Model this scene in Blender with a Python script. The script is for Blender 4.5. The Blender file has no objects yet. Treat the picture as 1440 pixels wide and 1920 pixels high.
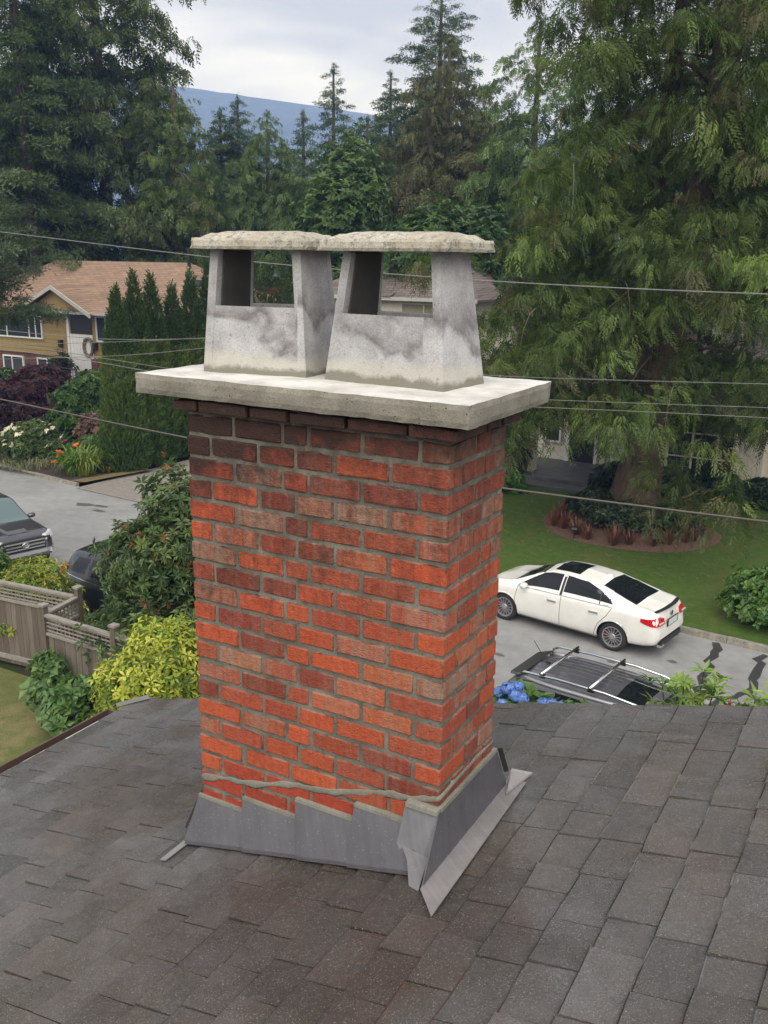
import bpy, bmesh, math, random
import numpy as np
from mathutils import Vector, Matrix, noise

PI = math.pi
SC = bpy.context.scene
COL = SC.collection
rng = np.random.default_rng(7)
random.seed(7)

# ------------------------------------------------------------------ camera
cam_d = bpy.data.cameras.new('camera')
cam = bpy.data.objects.new('camera', cam_d)
COL.objects.link(cam)
CAM = Vector((1.1638, -2.4169, 8.2225))
YAW, PIT, ROL = math.radians(29.793), math.radians(15.232), math.radians(0.760)
fw = Vector((-math.sin(YAW) * math.cos(PIT), math.cos(YAW) * math.cos(PIT), -math.sin(PIT)))
rt = Vector((math.cos(YAW), math.sin(YAW), 0))
up = rt.cross(fw)
rt2 = rt * math.cos(ROL) + up * math.sin(ROL)
up2 = -rt * math.sin(ROL) + up * math.cos(ROL)
cam.matrix_world = Matrix(((rt2.x, up2.x, -fw.x, CAM.x), (rt2.y, up2.y, -fw.y, CAM.y), (rt2.z, up2.z, -fw.z, CAM.z), (0, 0, 0, 1)))
cam_d.sensor_fit = 'VERTICAL'
cam_d.sensor_height = 24.0
cam_d.lens = 1750.3 / 1920 * 24.0
cam_d.clip_start = 0.05
cam_d.clip_end = 9000
SC.camera = cam
SC.render.resolution_x, SC.render.resolution_y = 768, 1024

# ------------------------------------------------------------------ sky, sun, exposure
SUN_EL, SUN_AZ = math.radians(50), math.radians(152)     # azimuth clockwise from +Y
w = bpy.data.worlds.new('World')
SC.world = w
w.use_nodes = True
nt = w.node_tree
nt.nodes.clear()
def N(t, typ, **kw):
    n = t.nodes.new(typ)
    for k, v in kw.items():
        if k in n.inputs.keys() if isinstance(k, str) else False:
            n.inputs[k].default_value = v
        else:
            setattr(n, k, v)
    return n
out = N(nt, 'ShaderNodeOutputWorld')
sky = N(nt, 'ShaderNodeTexSky')
sky.sky_type = 'NISHITA'
sky.sun_disc = False
sky.sun_elevation = SUN_EL
sky.sun_rotation = SUN_AZ
b1 = N(nt, 'ShaderNodeBackground'); b1.inputs['Strength'].default_value = 0.05
nt.links.new(sky.outputs[0], b1.inputs[0])
tc = N(nt, 'ShaderNodeTexCoord')
mp = N(nt, 'ShaderNodeMapping'); mp.inputs['Scale'].default_value = (1.0, 1.0, 2.6)
mp.inputs['Location'].default_value = (0.35, 0.1, 0.62)
nt.links.new(tc.outputs['Generated'], mp.inputs[0])
nz = N(nt, 'ShaderNodeTexNoise'); nz.inputs['Scale'].default_value = 3.4; nz.inputs['Detail'].default_value = 7; nz.inputs['Roughness'].default_value = 0.5; nz.inputs['Distortion'].default_value = 0.5
nt.links.new(mp.outputs[0], nz.inputs['Vector'])
cr = N(nt, 'ShaderNodeValToRGB')
cr.color_ramp.elements[0].position = 0.40; cr.color_ramp.elements[0].color = (0.215, 0.218, 0.245, 1)
cr.color_ramp.elements[1].position = 0.60; cr.color_ramp.elements[1].color = (0.37, 0.37, 0.38, 1)
nt.links.new(nz.outputs['Fac'], cr.inputs[0])
b2 = N(nt, 'ShaderNodeBackground'); b2.inputs['Strength'].default_value = 1.0
nt.links.new(cr.outputs[0], b2.inputs[0])
mx = N(nt, 'ShaderNodeMixShader'); mx.inputs[0].default_value = 0.93
nt.links.new(b1.outputs[0], mx.inputs[1]); nt.links.new(b2.outputs[0], mx.inputs[2])
nt.links.new(mx.outputs[0], out.inputs['Surface'])

sd = bpy.data.lights.new('sun', 'SUN')
sd.energy = 1.5
sd.angle = math.radians(80)
sd.color = (1.0, 0.975, 0.945)
sun = bpy.data.objects.new('sun', sd)
COL.objects.link(sun)
sdir = Vector((math.sin(SUN_AZ) * math.cos(SUN_EL), math.cos(SUN_AZ) * math.cos(SUN_EL), math.sin(SUN_EL)))
sun.rotation_euler = sdir.to_track_quat('Z', 'Y').to_euler()
sun.location = (20, -20, 60)
vs = SC.view_settings
vs.view_transform = 'Standard'
vs.look = 'None'
vs.gamma = 1
vs.use_curve_mapping = False
vs.exposure = 1.55
SC.cycles.max_bounces = 6
SC.cycles.diffuse_bounces = 3
SC.cycles.glossy_bounces = 3
SC.cycles.transmission_bounces = 4
SC.cycles.volume_bounces = 3
SC.cycles.transparent_max_bounces = 6
SC.cycles.use_denoising = True

# ------------------------------------------------------------------ materials
def new_mat(name):
    m = bpy.data.materials.new(name)
    m.use_nodes = True
    t = m.node_tree
    t.nodes.clear()
    o = t.nodes.new('ShaderNodeOutputMaterial')
    p = t.nodes.new('ShaderNodeBsdfPrincipled')
    t.links.new(p.outputs[0], o.inputs['Surface'])
    return m, t, p
def noise_node(t, scale, detail=4, rough=0.55, coord='Position', vec=None, dist=0.0):
    n = t.nodes.new('ShaderNodeTexNoise')
    n.inputs['Scale'].default_value = scale
    n.inputs['Detail'].default_value = detail
    n.inputs['Roughness'].default_value = rough
    n.inputs['Distortion'].default_value = dist
    if vec is None:
        if coord == 'Position':
            g = t.nodes.new('ShaderNodeNewGeometry'); vec = g.outputs['Position']
        else:
            g = t.nodes.new('ShaderNodeTexCoord'); vec = g.outputs[coord]
    t.links.new(vec, n.inputs['Vector'])
    return n
def ramp(t, src, stops):
    r = t.nodes.new('ShaderNodeValToRGB')
    e = r.color_ramp.elements
    while len(e) < len(stops):
        e.new(0.5)
    for i, (p, c) in enumerate(stops):
        e[i].position = p
        e[i].color = (c[0], c[1], c[2], 1) if hasattr(c, '__len__') else (c, c, c, 1)
    t.links.new(src, r.inputs[0])
    return r
def mixc(t, fac, a, b, mode='MIX'):
    m = t.nodes.new('ShaderNodeMix'); m.data_type = 'RGBA'; m.blend_type = mode
    for i, v in ((0, fac), (6, a), (7, b)):
        if hasattr(v, 'is_output'):
            t.links.new(v, m.inputs[i])
        elif i == 0:
            m.inputs[0].default_value = v
        else:
            m.inputs[i].default_value = (v[0], v[1], v[2], 1)
    return m.outputs[2]
def mth(t, op, a, b=None, clamp=False):
    m = t.nodes.new('ShaderNodeMath'); m.operation = op; m.use_clamp = clamp
    for i, v in ((0, a), (1, b)):
        if v is None: continue
        if hasattr(v, 'is_output'): t.links.new(v, m.inputs[i])
        else: m.inputs[i].default_value = v
    return m.outputs[0]
def bump(t, p, src, strength=0.3, dist=0.01):
    b = t.nodes.new('ShaderNodeBump')
    b.inputs['Strength'].default_value = strength
    b.inputs['Distance'].default_value = dist
    t.links.new(src, b.inputs['Height'])
    t.links.new(b.outputs[0], p.inputs['Normal'])
    return b
def simple(name, col, rough=0.6, metal=0.0, var=0.15, scale=6.0, spec=0.5, bmp=0.0, coat=0.0):
    m, t, p = new_mat(name)
    n = noise_node(t, scale, 5)
    lo = [c * (1 - var) for c in col]; hi = [min(1, c * (1 + var)) for c in col]
    r = ramp(t, n.outputs['Fac'], [(0.3, lo), (0.7, hi)])
    t.links.new(r.outputs[0], p.inputs['Base Color'])
    p.inputs['Roughness'].default_value = rough
    p.inputs['Metallic'].default_value = metal
    p.inputs['Specular IOR Level'].default_value = spec
    p.inputs['Coat Weight'].default_value = coat
    p.inputs['Coat Roughness'].default_value = 0.05
    if bmp:
        n2 = noise_node(t, scale * 6, 4)
        bump(t, p, n2.outputs['Fac'], bmp, 0.01)
    return m
def leaf_mat(name, trans=0.28, rough=0.55, spec=0.3):
    m, t, p = new_mat(name)
    a = t.nodes.new('ShaderNodeAttribute'); a.attribute_name = 'tint'
    t.links.new(a.outputs['Color'], p.inputs['Base Color'])
    p.inputs['Roughness'].default_value = rough
    p.inputs['Specular IOR Level'].default_value = spec
    tr = t.nodes.new('ShaderNodeBsdfTranslucent')
    t.links.new(mixc(t, 1.0, a.outputs['Color'], (1.15, 1.25, 0.7), 'MULTIPLY'), tr.inputs[0])
    ms = t.nodes.new('ShaderNodeMixShader'); ms.inputs[0].default_value = trans
    t.links.new(p.outputs[0], ms.inputs[1]); t.links.new(tr.outputs[0], ms.inputs[2])
    o = [n for n in t.nodes if n.type == 'OUTPUT_MATERIAL'][0]
    t.links.new(ms.outputs[0], o.inputs['Surface'])
    return m
def glass_mat(name, col=(0.012, 0.015, 0.018), rough=0.04):
    m, t, p = new_mat(name)
    p.inputs['Base Color'].default_value = (*col, 1)
    p.inputs['Roughness'].default_value = rough
    p.inputs['Specular IOR Level'].default_value = 0.45
    return m

# ------------------------------------------------------------------ object helpers
def tag(o, label=None, cat=None, group=None, kind=None):
    if label: o['label'] = label
    if cat: o['category'] = cat
    if group: o['group'] = group
    if kind: o['kind'] = kind
    return o
def empty(name, loc, label, cat, group=None, rz=0.0):
    o = bpy.data.objects.new(name, None)
    o.empty_display_size = 0.2
    COL.objects.link(o)
    o.location = loc
    o.rotation_euler = (0, 0, rz)
    return tag(o, label, cat, group)
def wloc(o):
    v = Vector((0, 0, 0))
    while o is not None:
        v += o.location; o = o.parent
    return v
class MB:
    """collects vertices and faces for one mesh"""
    def __init__(s): s.v = []; s.f = []; s.mi = []; s.cur = 0
    def add(s, vs, fs):
        o = len(s.v); s.v.extend([tuple(v) for v in vs])
        for f in fs: s.f.append([i + o for i in f]); s.mi.append(s.cur)
        return s
    def box(s, c, d, rz=0.0, rot=None):
        hx, hy, hz = d[0] / 2, d[1] / 2, d[2] / 2
        P = [Vector((x, y, z)) for z in (-hz, hz) for y in (-hy, hy) for x in (-hx, hx)]
        R = rot if rot is not None else Matrix.Rotation(rz, 3, 'Z')
        P = [R @ q + Vector(c) for q in P]
        return s.add(P, [(0, 2, 3, 1), (4, 5, 7, 6), (0, 1, 5, 4), (2, 6, 7, 3), (0, 4, 6, 2), (1, 3, 7, 5)])
    def bb(s, x0, x1, y0, y1, z0, z1):
        return s.box(((x0 + x1) / 2, (y0 + y1) / 2, (z0 + z1) / 2), (abs(x1 - x0), abs(y1 - y0), abs(z1 - z0)))
    def hexa(s, low, high):
        return s.add(list(low) + list(high), [(3, 2, 1, 0), (4, 5, 6, 7), (0, 1, 5, 4), (1, 2, 6, 5), (2, 3, 7, 6), (3, 0, 4, 7)])
    def sheet(s, pts, th=0.003):
        """a polygon given thickness along its normal"""
        P = [Vector(p) for p in pts]
        n = Vector((0, 0, 0))
        for i in range(len(P)):
            a, b = P[i], P[(i + 1) % len(P)]
            n += Vector(((a.y - b.y) * (a.z + b.z), (a.z - b.z) * (a.x + b.x), (a.x - b.x) * (a.y + b.y)))
        n.normalize()
        k = len(P)
        V = [p - n * th for p in P] + P
        F = [tuple(reversed(range(k))), tuple(range(k, 2 * k))] + [(i, (i + 1) % k, (i + 1) % k + k, i + k) for i in range(k)]
        return s.add(V, F)
    def patch(s, p00, p10, p11, p01, n=7, m=5, th=0.004):
        A, B, C, D = [Vector(p) for p in (p00, p10, p11, p01)]
        nn = (B - A).cross(D - A).normalized(); V = []
        for lay_ in (0, 1):
            for j in range(m + 1):
                for i in range(n + 1):
                    u, v = i / n, j / m
                    V.append(A.lerp(B, u).lerp(D.lerp(C, u), v) - nn * th * lay_)
        k = (n + 1) * (m + 1); F = []
        for j in range(m):
            for i in range(n):
                a = j * (n + 1) + i; F += [(a, a + 1, a + n + 2, a + n + 1), (k + a, k + a + n + 1, k + a + n + 2, k + a + 1)]
        ring = [i for i in range(n + 1)] + [j * (n + 1) + n for j in range(1, m + 1)] + [m * (n + 1) + i for i in range(n - 1, -1, -1)] + [j * (n + 1) for j in range(m - 1, 0, -1)]
        for a, b_ in zip(ring, ring[1:] + ring[:1]): F.append((a, k + a, k + b_, b_))
        return s.add(V, F)
    def tube(s, pts, r, n=6, caps=True):
        P = [Vector(p) for p in pts]
        R = r if hasattr(r, '__len__') else [r] * len(P)
        vs = []; prev = None
        for i, p in enumerate(P):
            d = (P[min(i + 1, len(P) - 1)] - P[max(i - 1, 0)]).normalized()
            a = Vector((0, 0, 1)) if abs(d.z) < 0.9 else Vector((1, 0, 0))
            if prev is not None: a = prev
            x = d.cross(a)
            if x.length < 1e-6: x = d.orthogonal()
            x.normalize(); y = x.cross(d).normalized(); prev = y
            for k in range(n):
                t = 2 * PI * k / n
                vs.append(p + (x * math.cos(t) + y * math.sin(t)) * R[i])
        fs = []
        for i in range(len(P) - 1):
            for k in range(n):
                fs.append((i * n + k, i * n + (k + 1) % n, (i + 1) * n + (k + 1) % n, (i + 1) * n + k))
        if caps:
            fs.append(tuple(reversed(range(n)))); fs.append(tuple(range((len(P) - 1) * n, len(P) * n)))
        return s.add(vs, fs)
    def lathe(s, prof, axis_o, axis='Z', n=20, caps=False):
        vs = []
        for (r, h) in prof:
            for k in range(n):
                t = 2 * PI * k / n
                a, b = r * math.cos(t), r * math.sin(t)
                q = {'Z': (a, b, h), 'Y': (a, h, b), 'X': (h, a, b)}[axis]
                vs.append(Vector(q) + Vector(axis_o))
        fs = []
        for i in range(len(prof) - 1):
            for k in range(n):
                fs.append((i * n + k, i * n + (k + 1) % n, (i + 1) * n + (k + 1) % n, (i + 1) * n + k))
        if caps:
            fs.append(tuple(reversed(range(n)))); fs.append(tuple(range((len(prof) - 1) * n, len(prof) * n)))
        return s.add(vs, fs)
    def build(s, name, mat, parent=None, smooth=False, local=False, label=None, kind=None):
        me = bpy.data.meshes.new(name)
        off = Vector((0, 0, 0)) if (parent is None or local) else wloc(parent)
        me.from_pydata([(v[0] - off.x, v[1] - off.y, v[2] - off.z) for v in s.v], [], s.f)
        mats = mat if isinstance(mat, (list, tuple)) else [mat]
        for m in mats: me.materials.append(m)
        if len(mats) > 1: me.polygons.foreach_set('material_index', s.mi)
        bm = bmesh.new(); bm.from_mesh(me); bmesh.ops.recalc_face_normals(bm, faces=bm.faces); bm.to_mesh(me); bm.free()
        if smooth: me.polygons.foreach_set('use_smooth', [True] * len(me.polygons))
        o = bpy.data.objects.new(name, me)
        COL.objects.link(o)
        if parent is not None: o.parent = parent
        if label: o['label'] = label
        if kind: o['kind'] = kind
        return o
def quick(name, mat, parent, fn, *a, smooth=False, local=False, label=None, kind=None, **k):
    m = MB(); getattr(m, fn)(*a, **k)
    return m.build(name, mat, parent, smooth, local, label, kind)
def np_mesh(name, V, F, mat, parent=None, tint=None, smooth=False, local=False):
    """V (n,3), F (m,k) numpy"""
    me = bpy.data.meshes.new(name)
    V = np.asarray(V, np.float32).reshape(-1, 3)
    if parent is not None and not local:
        V = V - np.array(wloc(parent), np.float32)
    k = F.shape[1]
    me.vertices.add(len(V)); me.vertices.foreach_set('co', V.ravel())
    me.loops.add(F.size); me.loops.foreach_set('vertex_index', F.ravel().astype(np.int32))
    me.polygons.add(len(F)); me.polygons.foreach_set('loop_start', np.arange(0, F.size, k, dtype=np.int32))
    if tint is not None:
        at = me.attributes.new('tint', 'FLOAT_COLOR', 'POINT')
        c = np.ones((len(V), 4), np.float32); c[:, :3] = tint
        at.data.foreach_set('color', c.ravel())
    for m in (mat if isinstance(mat, (list, tuple)) else [mat]): me.materials.append(m)
    me.update(calc_edges=True)
    if smooth: me.polygons.foreach_set('use_smooth', np.ones(len(F), bool))
    o = bpy.data.objects.new(name, me)
    COL.objects.link(o)
    if parent is not None: o.parent = parent
    return o
def rough_box(name, low, high, mat, parent, seg=(14, 8, 3), amp=0.004, fr=9.0, bev=0.006, dome=0.0, seed=0):
    """a cast block between a lower and an upper quad: subdivided, worn edges, uneven faces"""
    nx, ny, nz_ = seg
    low = [Vector(p) for p in low]; high = [Vector(p) for p in high]
    def at(a, b, c):
        lo = (low[0] * (1 - a) + low[1] * a) * (1 - b) + (low[3] * (1 - a) + low[2] * a) * b
        hi = (high[0] * (1 - a) + high[1] * a) * (1 - b) + (high[3] * (1 - a) + high[2] * a) * b
        return lo * (1 - c) + hi * c
    bm = bmesh.new(); idx = {}
    def vv(i, j, k):
        key = (i, j, k)
        if key not in idx:
            p = at(i / nx, j / ny, k / nz_)
            ne = (i in (0, nx)) + (j in (0, ny)) + (k in (0, nz_))
            c = at(0.5, 0.5, 0.5)
            if ne >= 2:
                q = Vector((c.x if i in (0, nx) else p.x, c.y if j in (0, ny) else p.y, c.z if k in (0, nz_) else p.z))
                d = (q - p)
                p = p + d.normalized() * bev * (0.6 + 0.8 * random.random())
            n_ = noise.noise_vector(p * fr + Vector((seed, seed, seed))) * amp + noise.noise_vector(p * fr * 4) * amp * 0.4
            p = p + n_
            idx[key] = bm.verts.new(p)
        return idx[key]
    for i in range(nx):
        for j in range(ny):
            bm.faces.new((vv(i, j, 0), vv(i, j + 1, 0), vv(i + 1, j + 1, 0), vv(i + 1, j, 0)))
            bm.faces.new((vv(i, j, nz_), vv(i + 1, j, nz_), vv(i + 1, j + 1, nz_), vv(i, j + 1, nz_)))
    for i in range(nx):
        for k in range(nz_):
            bm.faces.new((vv(i, 0, k), vv(i + 1, 0, k), vv(i + 1, 0, k + 1), vv(i, 0, k + 1)))
            bm.faces.new((vv(i, ny, k), vv(i, ny, k + 1), vv(i + 1, ny, k + 1), vv(i + 1, ny, k)))
    for j in range(ny):
        for k in range(nz_):
            bm.faces.new((vv(0, j, k), vv(0, j, k + 1), vv(0, j + 1, k + 1), vv(0, j + 1, k)))
            bm.faces.new((vv(nx, j, k), vv(nx, j + 1, k), vv(nx, j + 1, k + 1), vv(nx, j, k + 1)))
    bmesh.ops.recalc_face_normals(bm, faces=bm.faces)
    me = bpy.data.meshes.new(name)
    off = wloc(parent) if parent else Vector((0, 0, 0))
    for v in bm.verts: v.co -= off
    bm.to_mesh(me); bm.free()
    me.materials.append(mat)
    o = bpy.data.objects.new(name, me); COL.objects.link(o)
    if parent: o.parent = parent
    return o

# ------------------------------------------------------------------ the roof the camera stands on
ROOF0, SLOPE = 6.30, 0.25
CS = 1 / math.sqrt(1 + SLOPE * SLOPE); SN = SLOPE * CS
EAVE_X, RIDGE_X, RAKE_Y, BACK_Y = -2.63, 3.3, 1.30, -5.0
def rz(x): return ROOF0 + SLOPE * x
RN = Vector((-SN, 0, CS)); RU = Vector((CS, 0, SN))
def on_roof(x, y, h=0.0):
    return Vector((x, y, rz(x))) + RN * h

# shingle: dark granules, wet patches, brown tinge (object colour sets each tab's own shade)
def mat_shingle():
    m, t, p = new_mat('asphalt_shingle')
    oi = t.nodes.new('ShaderNodeObjectInfo')
    g = t.nodes.new('ShaderNodeNewGeometry')
    gran = noise_node(t, 260, 4, 0.85)
    fleck = noise_node(t, 215, 2, 0.7)
    mid = noise_node(t, 22, 4, 0.6)
    big = noise_node(t, 1.6, 4, 0.6)
    base = mixc(t, 1.0, oi.outputs['Color'], ramp(t, gran.outputs['Fac'], [(0.34, 0.30), (0.66, 1.75)]).outputs[0], 'MULTIPLY')
    base = mixc(t, 1.0, base, ramp(t, mid.outputs['Fac'], [(0.3, 0.84), (0.7, 1.14)]).outputs[0], 'MULTIPLY')
    brown = mixc(t, 1.0, base, (0.76, 0.63, 0.52), 'MULTIPLY')
    bfac = ramp(t, big.outputs['Fac'], [(0.46, 0.0), (0.58, 1.0)])
    base = mixc(t, bfac.outputs[0], base, brown)
    # damp stain round the foot of the chimney
    sx = t.nodes.new('ShaderNodeSeparateXYZ'); t.links.new(g.outputs['Position'], sx.inputs[0])
    dx = mth(t, 'ADD', sx.outputs[0], 0.15); dy = mth(t, 'ADD', sx.outputs[1], 0.36)
    wob = noise_node(t, 5.0, 4, 0.6)
    d2 = mth(t, 'ADD', mth(t, 'MULTIPLY', mth(t, 'MULTIPLY', dx, dx), 1.5), mth(t, 'MULTIPLY', mth(t, 'MULTIPLY', dy, dy), 2.8))
    d2 = mth(t, 'ADD', d2, mth(t, 'MULTIPLY', mth(t, 'SUBTRACT', wob.outputs['Fac'], 0.5), 1.3))
    damp = ramp(t, d2, [(0.25, 1.0), (0.75, 0.0)])
    base = mixc(t, damp.outputs[0], base, mixc(t, 1.0, base, (0.56, 0.45, 0.38), 'MULTIPLY'))
    fl = ramp(t, fleck.outputs['Fac'], [(0.615, 0.0), (0.665, 1.0)])
    base = mixc(t, mth(t, 'MULTIPLY', fl.outputs[0], 0.72), base, (0.33, 0.31, 0.295))
    t.links.new(base, p.inputs['Base Color'])
    wet = noise_node(t, 5.5, 5, 0.65)
    wr = ramp(t, wet.outputs['Fac'], [(0.44, 0.62), (0.56, 0.17)])
    t.links.new(wr.outputs[0], p.inputs['Roughness'])
    p.inputs['Specular IOR Level'].default_value = 0.75
    film = noise_node(t, 3.2, 5, .6)
    t.links.new(ramp(t, film.outputs['Fac'], [(.47, 0.0), (.58, .5)]).outputs[0], p.inputs['Coat Weight'])
    p.inputs['Coat Roughness'].default_value = .16
    h = mth(t, 'ADD', mth(t, 'MULTIPLY', gran.outputs['Fac'], 1.3), mth(t, 'MULTIPLY', mid.outputs['Fac'], 0.9))
    bump(t, p, h, 0.8, 0.005)
    return m
M_SH = mat_shingle()
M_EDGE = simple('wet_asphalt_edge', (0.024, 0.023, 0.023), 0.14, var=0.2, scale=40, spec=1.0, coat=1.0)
M_DARK = simple('dark_underlay', (0.012, 0.012, 0.012), 0.7)
M_TRIMW = simple('white_trim', (0.42, 0.415, 0.40), 0.5, var=0.15)
M_GUTTER = simple('brown_gutter', (0.085, 0.055, 0.045), 0.4)
M_STUCCO = simple('house_siding', (0.42, 0.38, 0.31), 0.8)
M_DRIP = simple('drip_edge', (0.13, 0.125, 0.125), 0.5)

home = empty('house', (0.5, -2.0, 0), 'house with the dark wet shingle roof that the brick chimney stands on', 'house')
b = MB(); b.bb(-2.2, 8.6, -4.9, 0.95, -0.3, 5.62); b.build('wall', M_STUCCO, home)
deck = MB()
V = []
for y in (BACK_Y, RAKE_Y):
    V += [on_roof(EAVE_X, y, -0.03), on_roof(RIDGE_X, y, -0.03), Vector((2 * RIDGE_X - EAVE_X, y, rz(EAVE_X) - 0.03))]
lo = [v - Vector((0, 0, 0.14)) for v in V]
deck.add(V + lo, [(0, 1, 4, 3), (1, 2, 5, 4), (6, 9, 10, 7), (7, 10, 11, 8), (0, 6, 7, 1), (1, 7, 8, 2), (3, 4, 10, 9), (4, 5, 11, 10), (0, 3, 9, 6), (2, 8, 11, 5)])
roof = deck.build('roof', M_DARK, home)
# far slope (never in view from here): one plain sheet
b = MB(); b.sheet([Vector((RIDGE_X, BACK_Y, rz(RIDGE_X))), Vector((2 * RIDGE_X - EAVE_X, BACK_Y, rz(EAVE_X))), Vector((2 * RIDGE_X - EAVE_X, RAKE_Y, rz(EAVE_X))), Vector((RIDGE_X, RAKE_Y, rz(RIDGE_X)))], 0.01)
o = b.build('shingle', M_SH, roof); o.color = (0.07, 0.066, 0.066, 1)
EXPO = 0.1455
tabs = []
ncourse = int((RIDGE_X - EAVE_X) / (EXPO * CS)) + 1
r_ = random.Random(11)
for i in range(ncourse):
    u0 = i * EXPO
    y = BACK_Y + r_.uniform(0, 0.25)
    dbl = r_.random() < 0.5
    yy = [BACK_Y]
    while yy[-1] < RAKE_Y + 0.004:
        wdt = r_.choice([0.14, 0.165, 0.18, 0.2, 0.22, 0.25]) * r_.uniform(0.92, 1.1)
        if len(yy) == 1: wdt *= r_.uniform(0.4, 1)
        yy.append(yy[-1] + wdt)
    yy[-1] = RAKE_Y + 0.012 + r_.uniform(-0.002, 0.002)
    if yy[-1] - yy[-2] < 0.06: yy.pop(-2)
    for a, c in zip(yy[:-1], yy[1:]):
        dbl = not dbl if r_.random() < 0.8 else dbl
        x0 = EAVE_X + u0 * CS
        ym, xm = (a + c) / 2, x0 + 0.07
        # hidden under the chimney?
        if -0.98 < xm < -0.05 and 0.02 < a and c < 0.40: continue
        tabs.append((i, u0, a, c, dbl))
ORG = Vector((EAVE_X, 0, rz(EAVE_X)))
def tab_geo(m, u0, a, c, dbl):
    t = (0.0135 if dbl else 0.0085) + r_.uniform(-0.001, 0.0015)
    g = 0.0022
    L = EXPO + 0.018
    j = [r_.uniform(-0.004, 0.004) for _ in range(2)]
    n = 4
    top, bot = [], []
    for k in range(n):
        f = k / (n - 1)
        y = a + g + (c - a - 2 * g) * f
        ee = j[0] + (j[1] - j[0]) * f + r_.uniform(-0.0012, 0.0012)
        h = t + r_.uniform(-0.0012, 0.0018)
        p0 = ORG + RU * (u0 + ee) + Vector((0, y, 0))
        p1 = ORG + RU * (u0 + L) + Vector((0, y, 0))
        pm = ORG + RU * (u0 + ee + 0.0042 + r_.uniform(0, .0015)) + Vector((0, y, 0))
        top.append((p0 + RN * (h * 0.80), pm + RN * h * 0.97, p1 + RN * 0.0012)); bot.append((p0 - RN * 0.002, p1 - RN * 0.002))
    V = []; F = []
    for k in range(n): V += [top[k][0], top[k][1], top[k][2], bot[k][0], bot[k][1]]
    for k in range(n - 1):
        o = 5 * k; q = 5 * (k + 1)
        F += [(o, q, q + 1, o + 1), (o + 1, q + 1, q + 2, o + 2), (o + 3, q + 3, q, o), (o + 2, q + 2, q + 4, o + 4)]
    F += [(0, 1, 2, 4, 3), tuple(reversed([5 * (n - 1) + e for e in (0, 1, 2, 4, 3)]))]
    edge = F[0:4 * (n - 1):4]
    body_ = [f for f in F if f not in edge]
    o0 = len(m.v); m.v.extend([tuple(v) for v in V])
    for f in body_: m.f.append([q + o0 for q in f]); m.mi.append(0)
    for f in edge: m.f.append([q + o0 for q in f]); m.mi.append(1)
def sh_col():
    v = r_.choice([0.062, 0.070, 0.078, 0.085, 0.092]) * r_.uniform(0.94, 1.06)
    wv = r_.uniform(0.97, 1.07)
    return (v * wv * 1.0, v * 0.965, v * .96, 1)
def size_in_view(tb):
    i, u0, a, c, _ = tb
    P = ORG + RU * (u0 + EXPO / 2) + Vector((0, (a + c) / 2, 0))
    d = P - CAM; z = d.dot(fw)
    if z < 0.2: return -1
    x = d.dot(rt2) / z * 1750 + 720; y = 960 - d.dot(up2) / z * 1750
    if not (-60 < x < 1500 and 1250 < y < 1990): return -1 + 1 / (10 + d.length)
    return (c - a) * EXPO * abs(d.normalized().dot(RN)) / (z * z)
tabs.sort(key=lambda q: -size_in_view(q))
rest = MB()
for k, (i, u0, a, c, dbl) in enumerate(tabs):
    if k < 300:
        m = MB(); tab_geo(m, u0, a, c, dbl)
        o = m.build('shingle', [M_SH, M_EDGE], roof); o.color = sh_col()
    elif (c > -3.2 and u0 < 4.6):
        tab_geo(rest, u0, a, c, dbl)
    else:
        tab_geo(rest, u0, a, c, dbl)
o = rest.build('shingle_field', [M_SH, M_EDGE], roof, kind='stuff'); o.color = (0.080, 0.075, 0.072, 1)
# rake edge metal, fascia, eave gutter
m = MB(); A, B_ = on_roof(EAVE_X, RAKE_Y + 0.018, -0.03), on_roof(RIDGE_X, RAKE_Y + 0.018, -0.03)
m.sheet([A, B_, B_ - Vector((0, 0, 0.15)), A - Vector((0, 0, 0.15))], 0.012); m.build('rake_board', M_TRIMW, home)
m = MB()
gx = EAVE_X - 0.065
m.sheet([(gx - 0.02, BACK_Y, 5.52), (gx + 0.05, BACK_Y, 5.52), (gx + 0.05, 1.12, 5.52), (gx - 0.02, 1.12, 5.52)], 0.004)
m.bb(gx - 0.032, gx - 0.022, BACK_Y, 1.12, 5.52, 5.635); m.bb(gx + 0.052, gx + 0.058, BACK_Y, 1.12, 5.52, 5.61)
m.bb(gx - 0.026, gx + 0.056, 1.121, 1.127, 5.52, 5.63)
gut = m.build('gutter', M_GUTTER, home)
m = MB(); m.bb(EAVE_X - 0.010, EAVE_X + 0.006, BACK_Y, 1.13, 5.612, 5.648); m.build('drip_edge', M_TRIMW, home)
m = MB(); m.sheet([on_roof(EAVE_X - 0.03, 1.14, 0.02), on_roof(EAVE_X + 0.10, 1.28, 0.018), on_roof(EAVE_X + 0.07, 1.295, 0.034), on_roof(EAVE_X - 0.05, 1.155, 0.036)], 0.004)
m.build('corner_flashing', M_DRIP, home)

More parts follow.
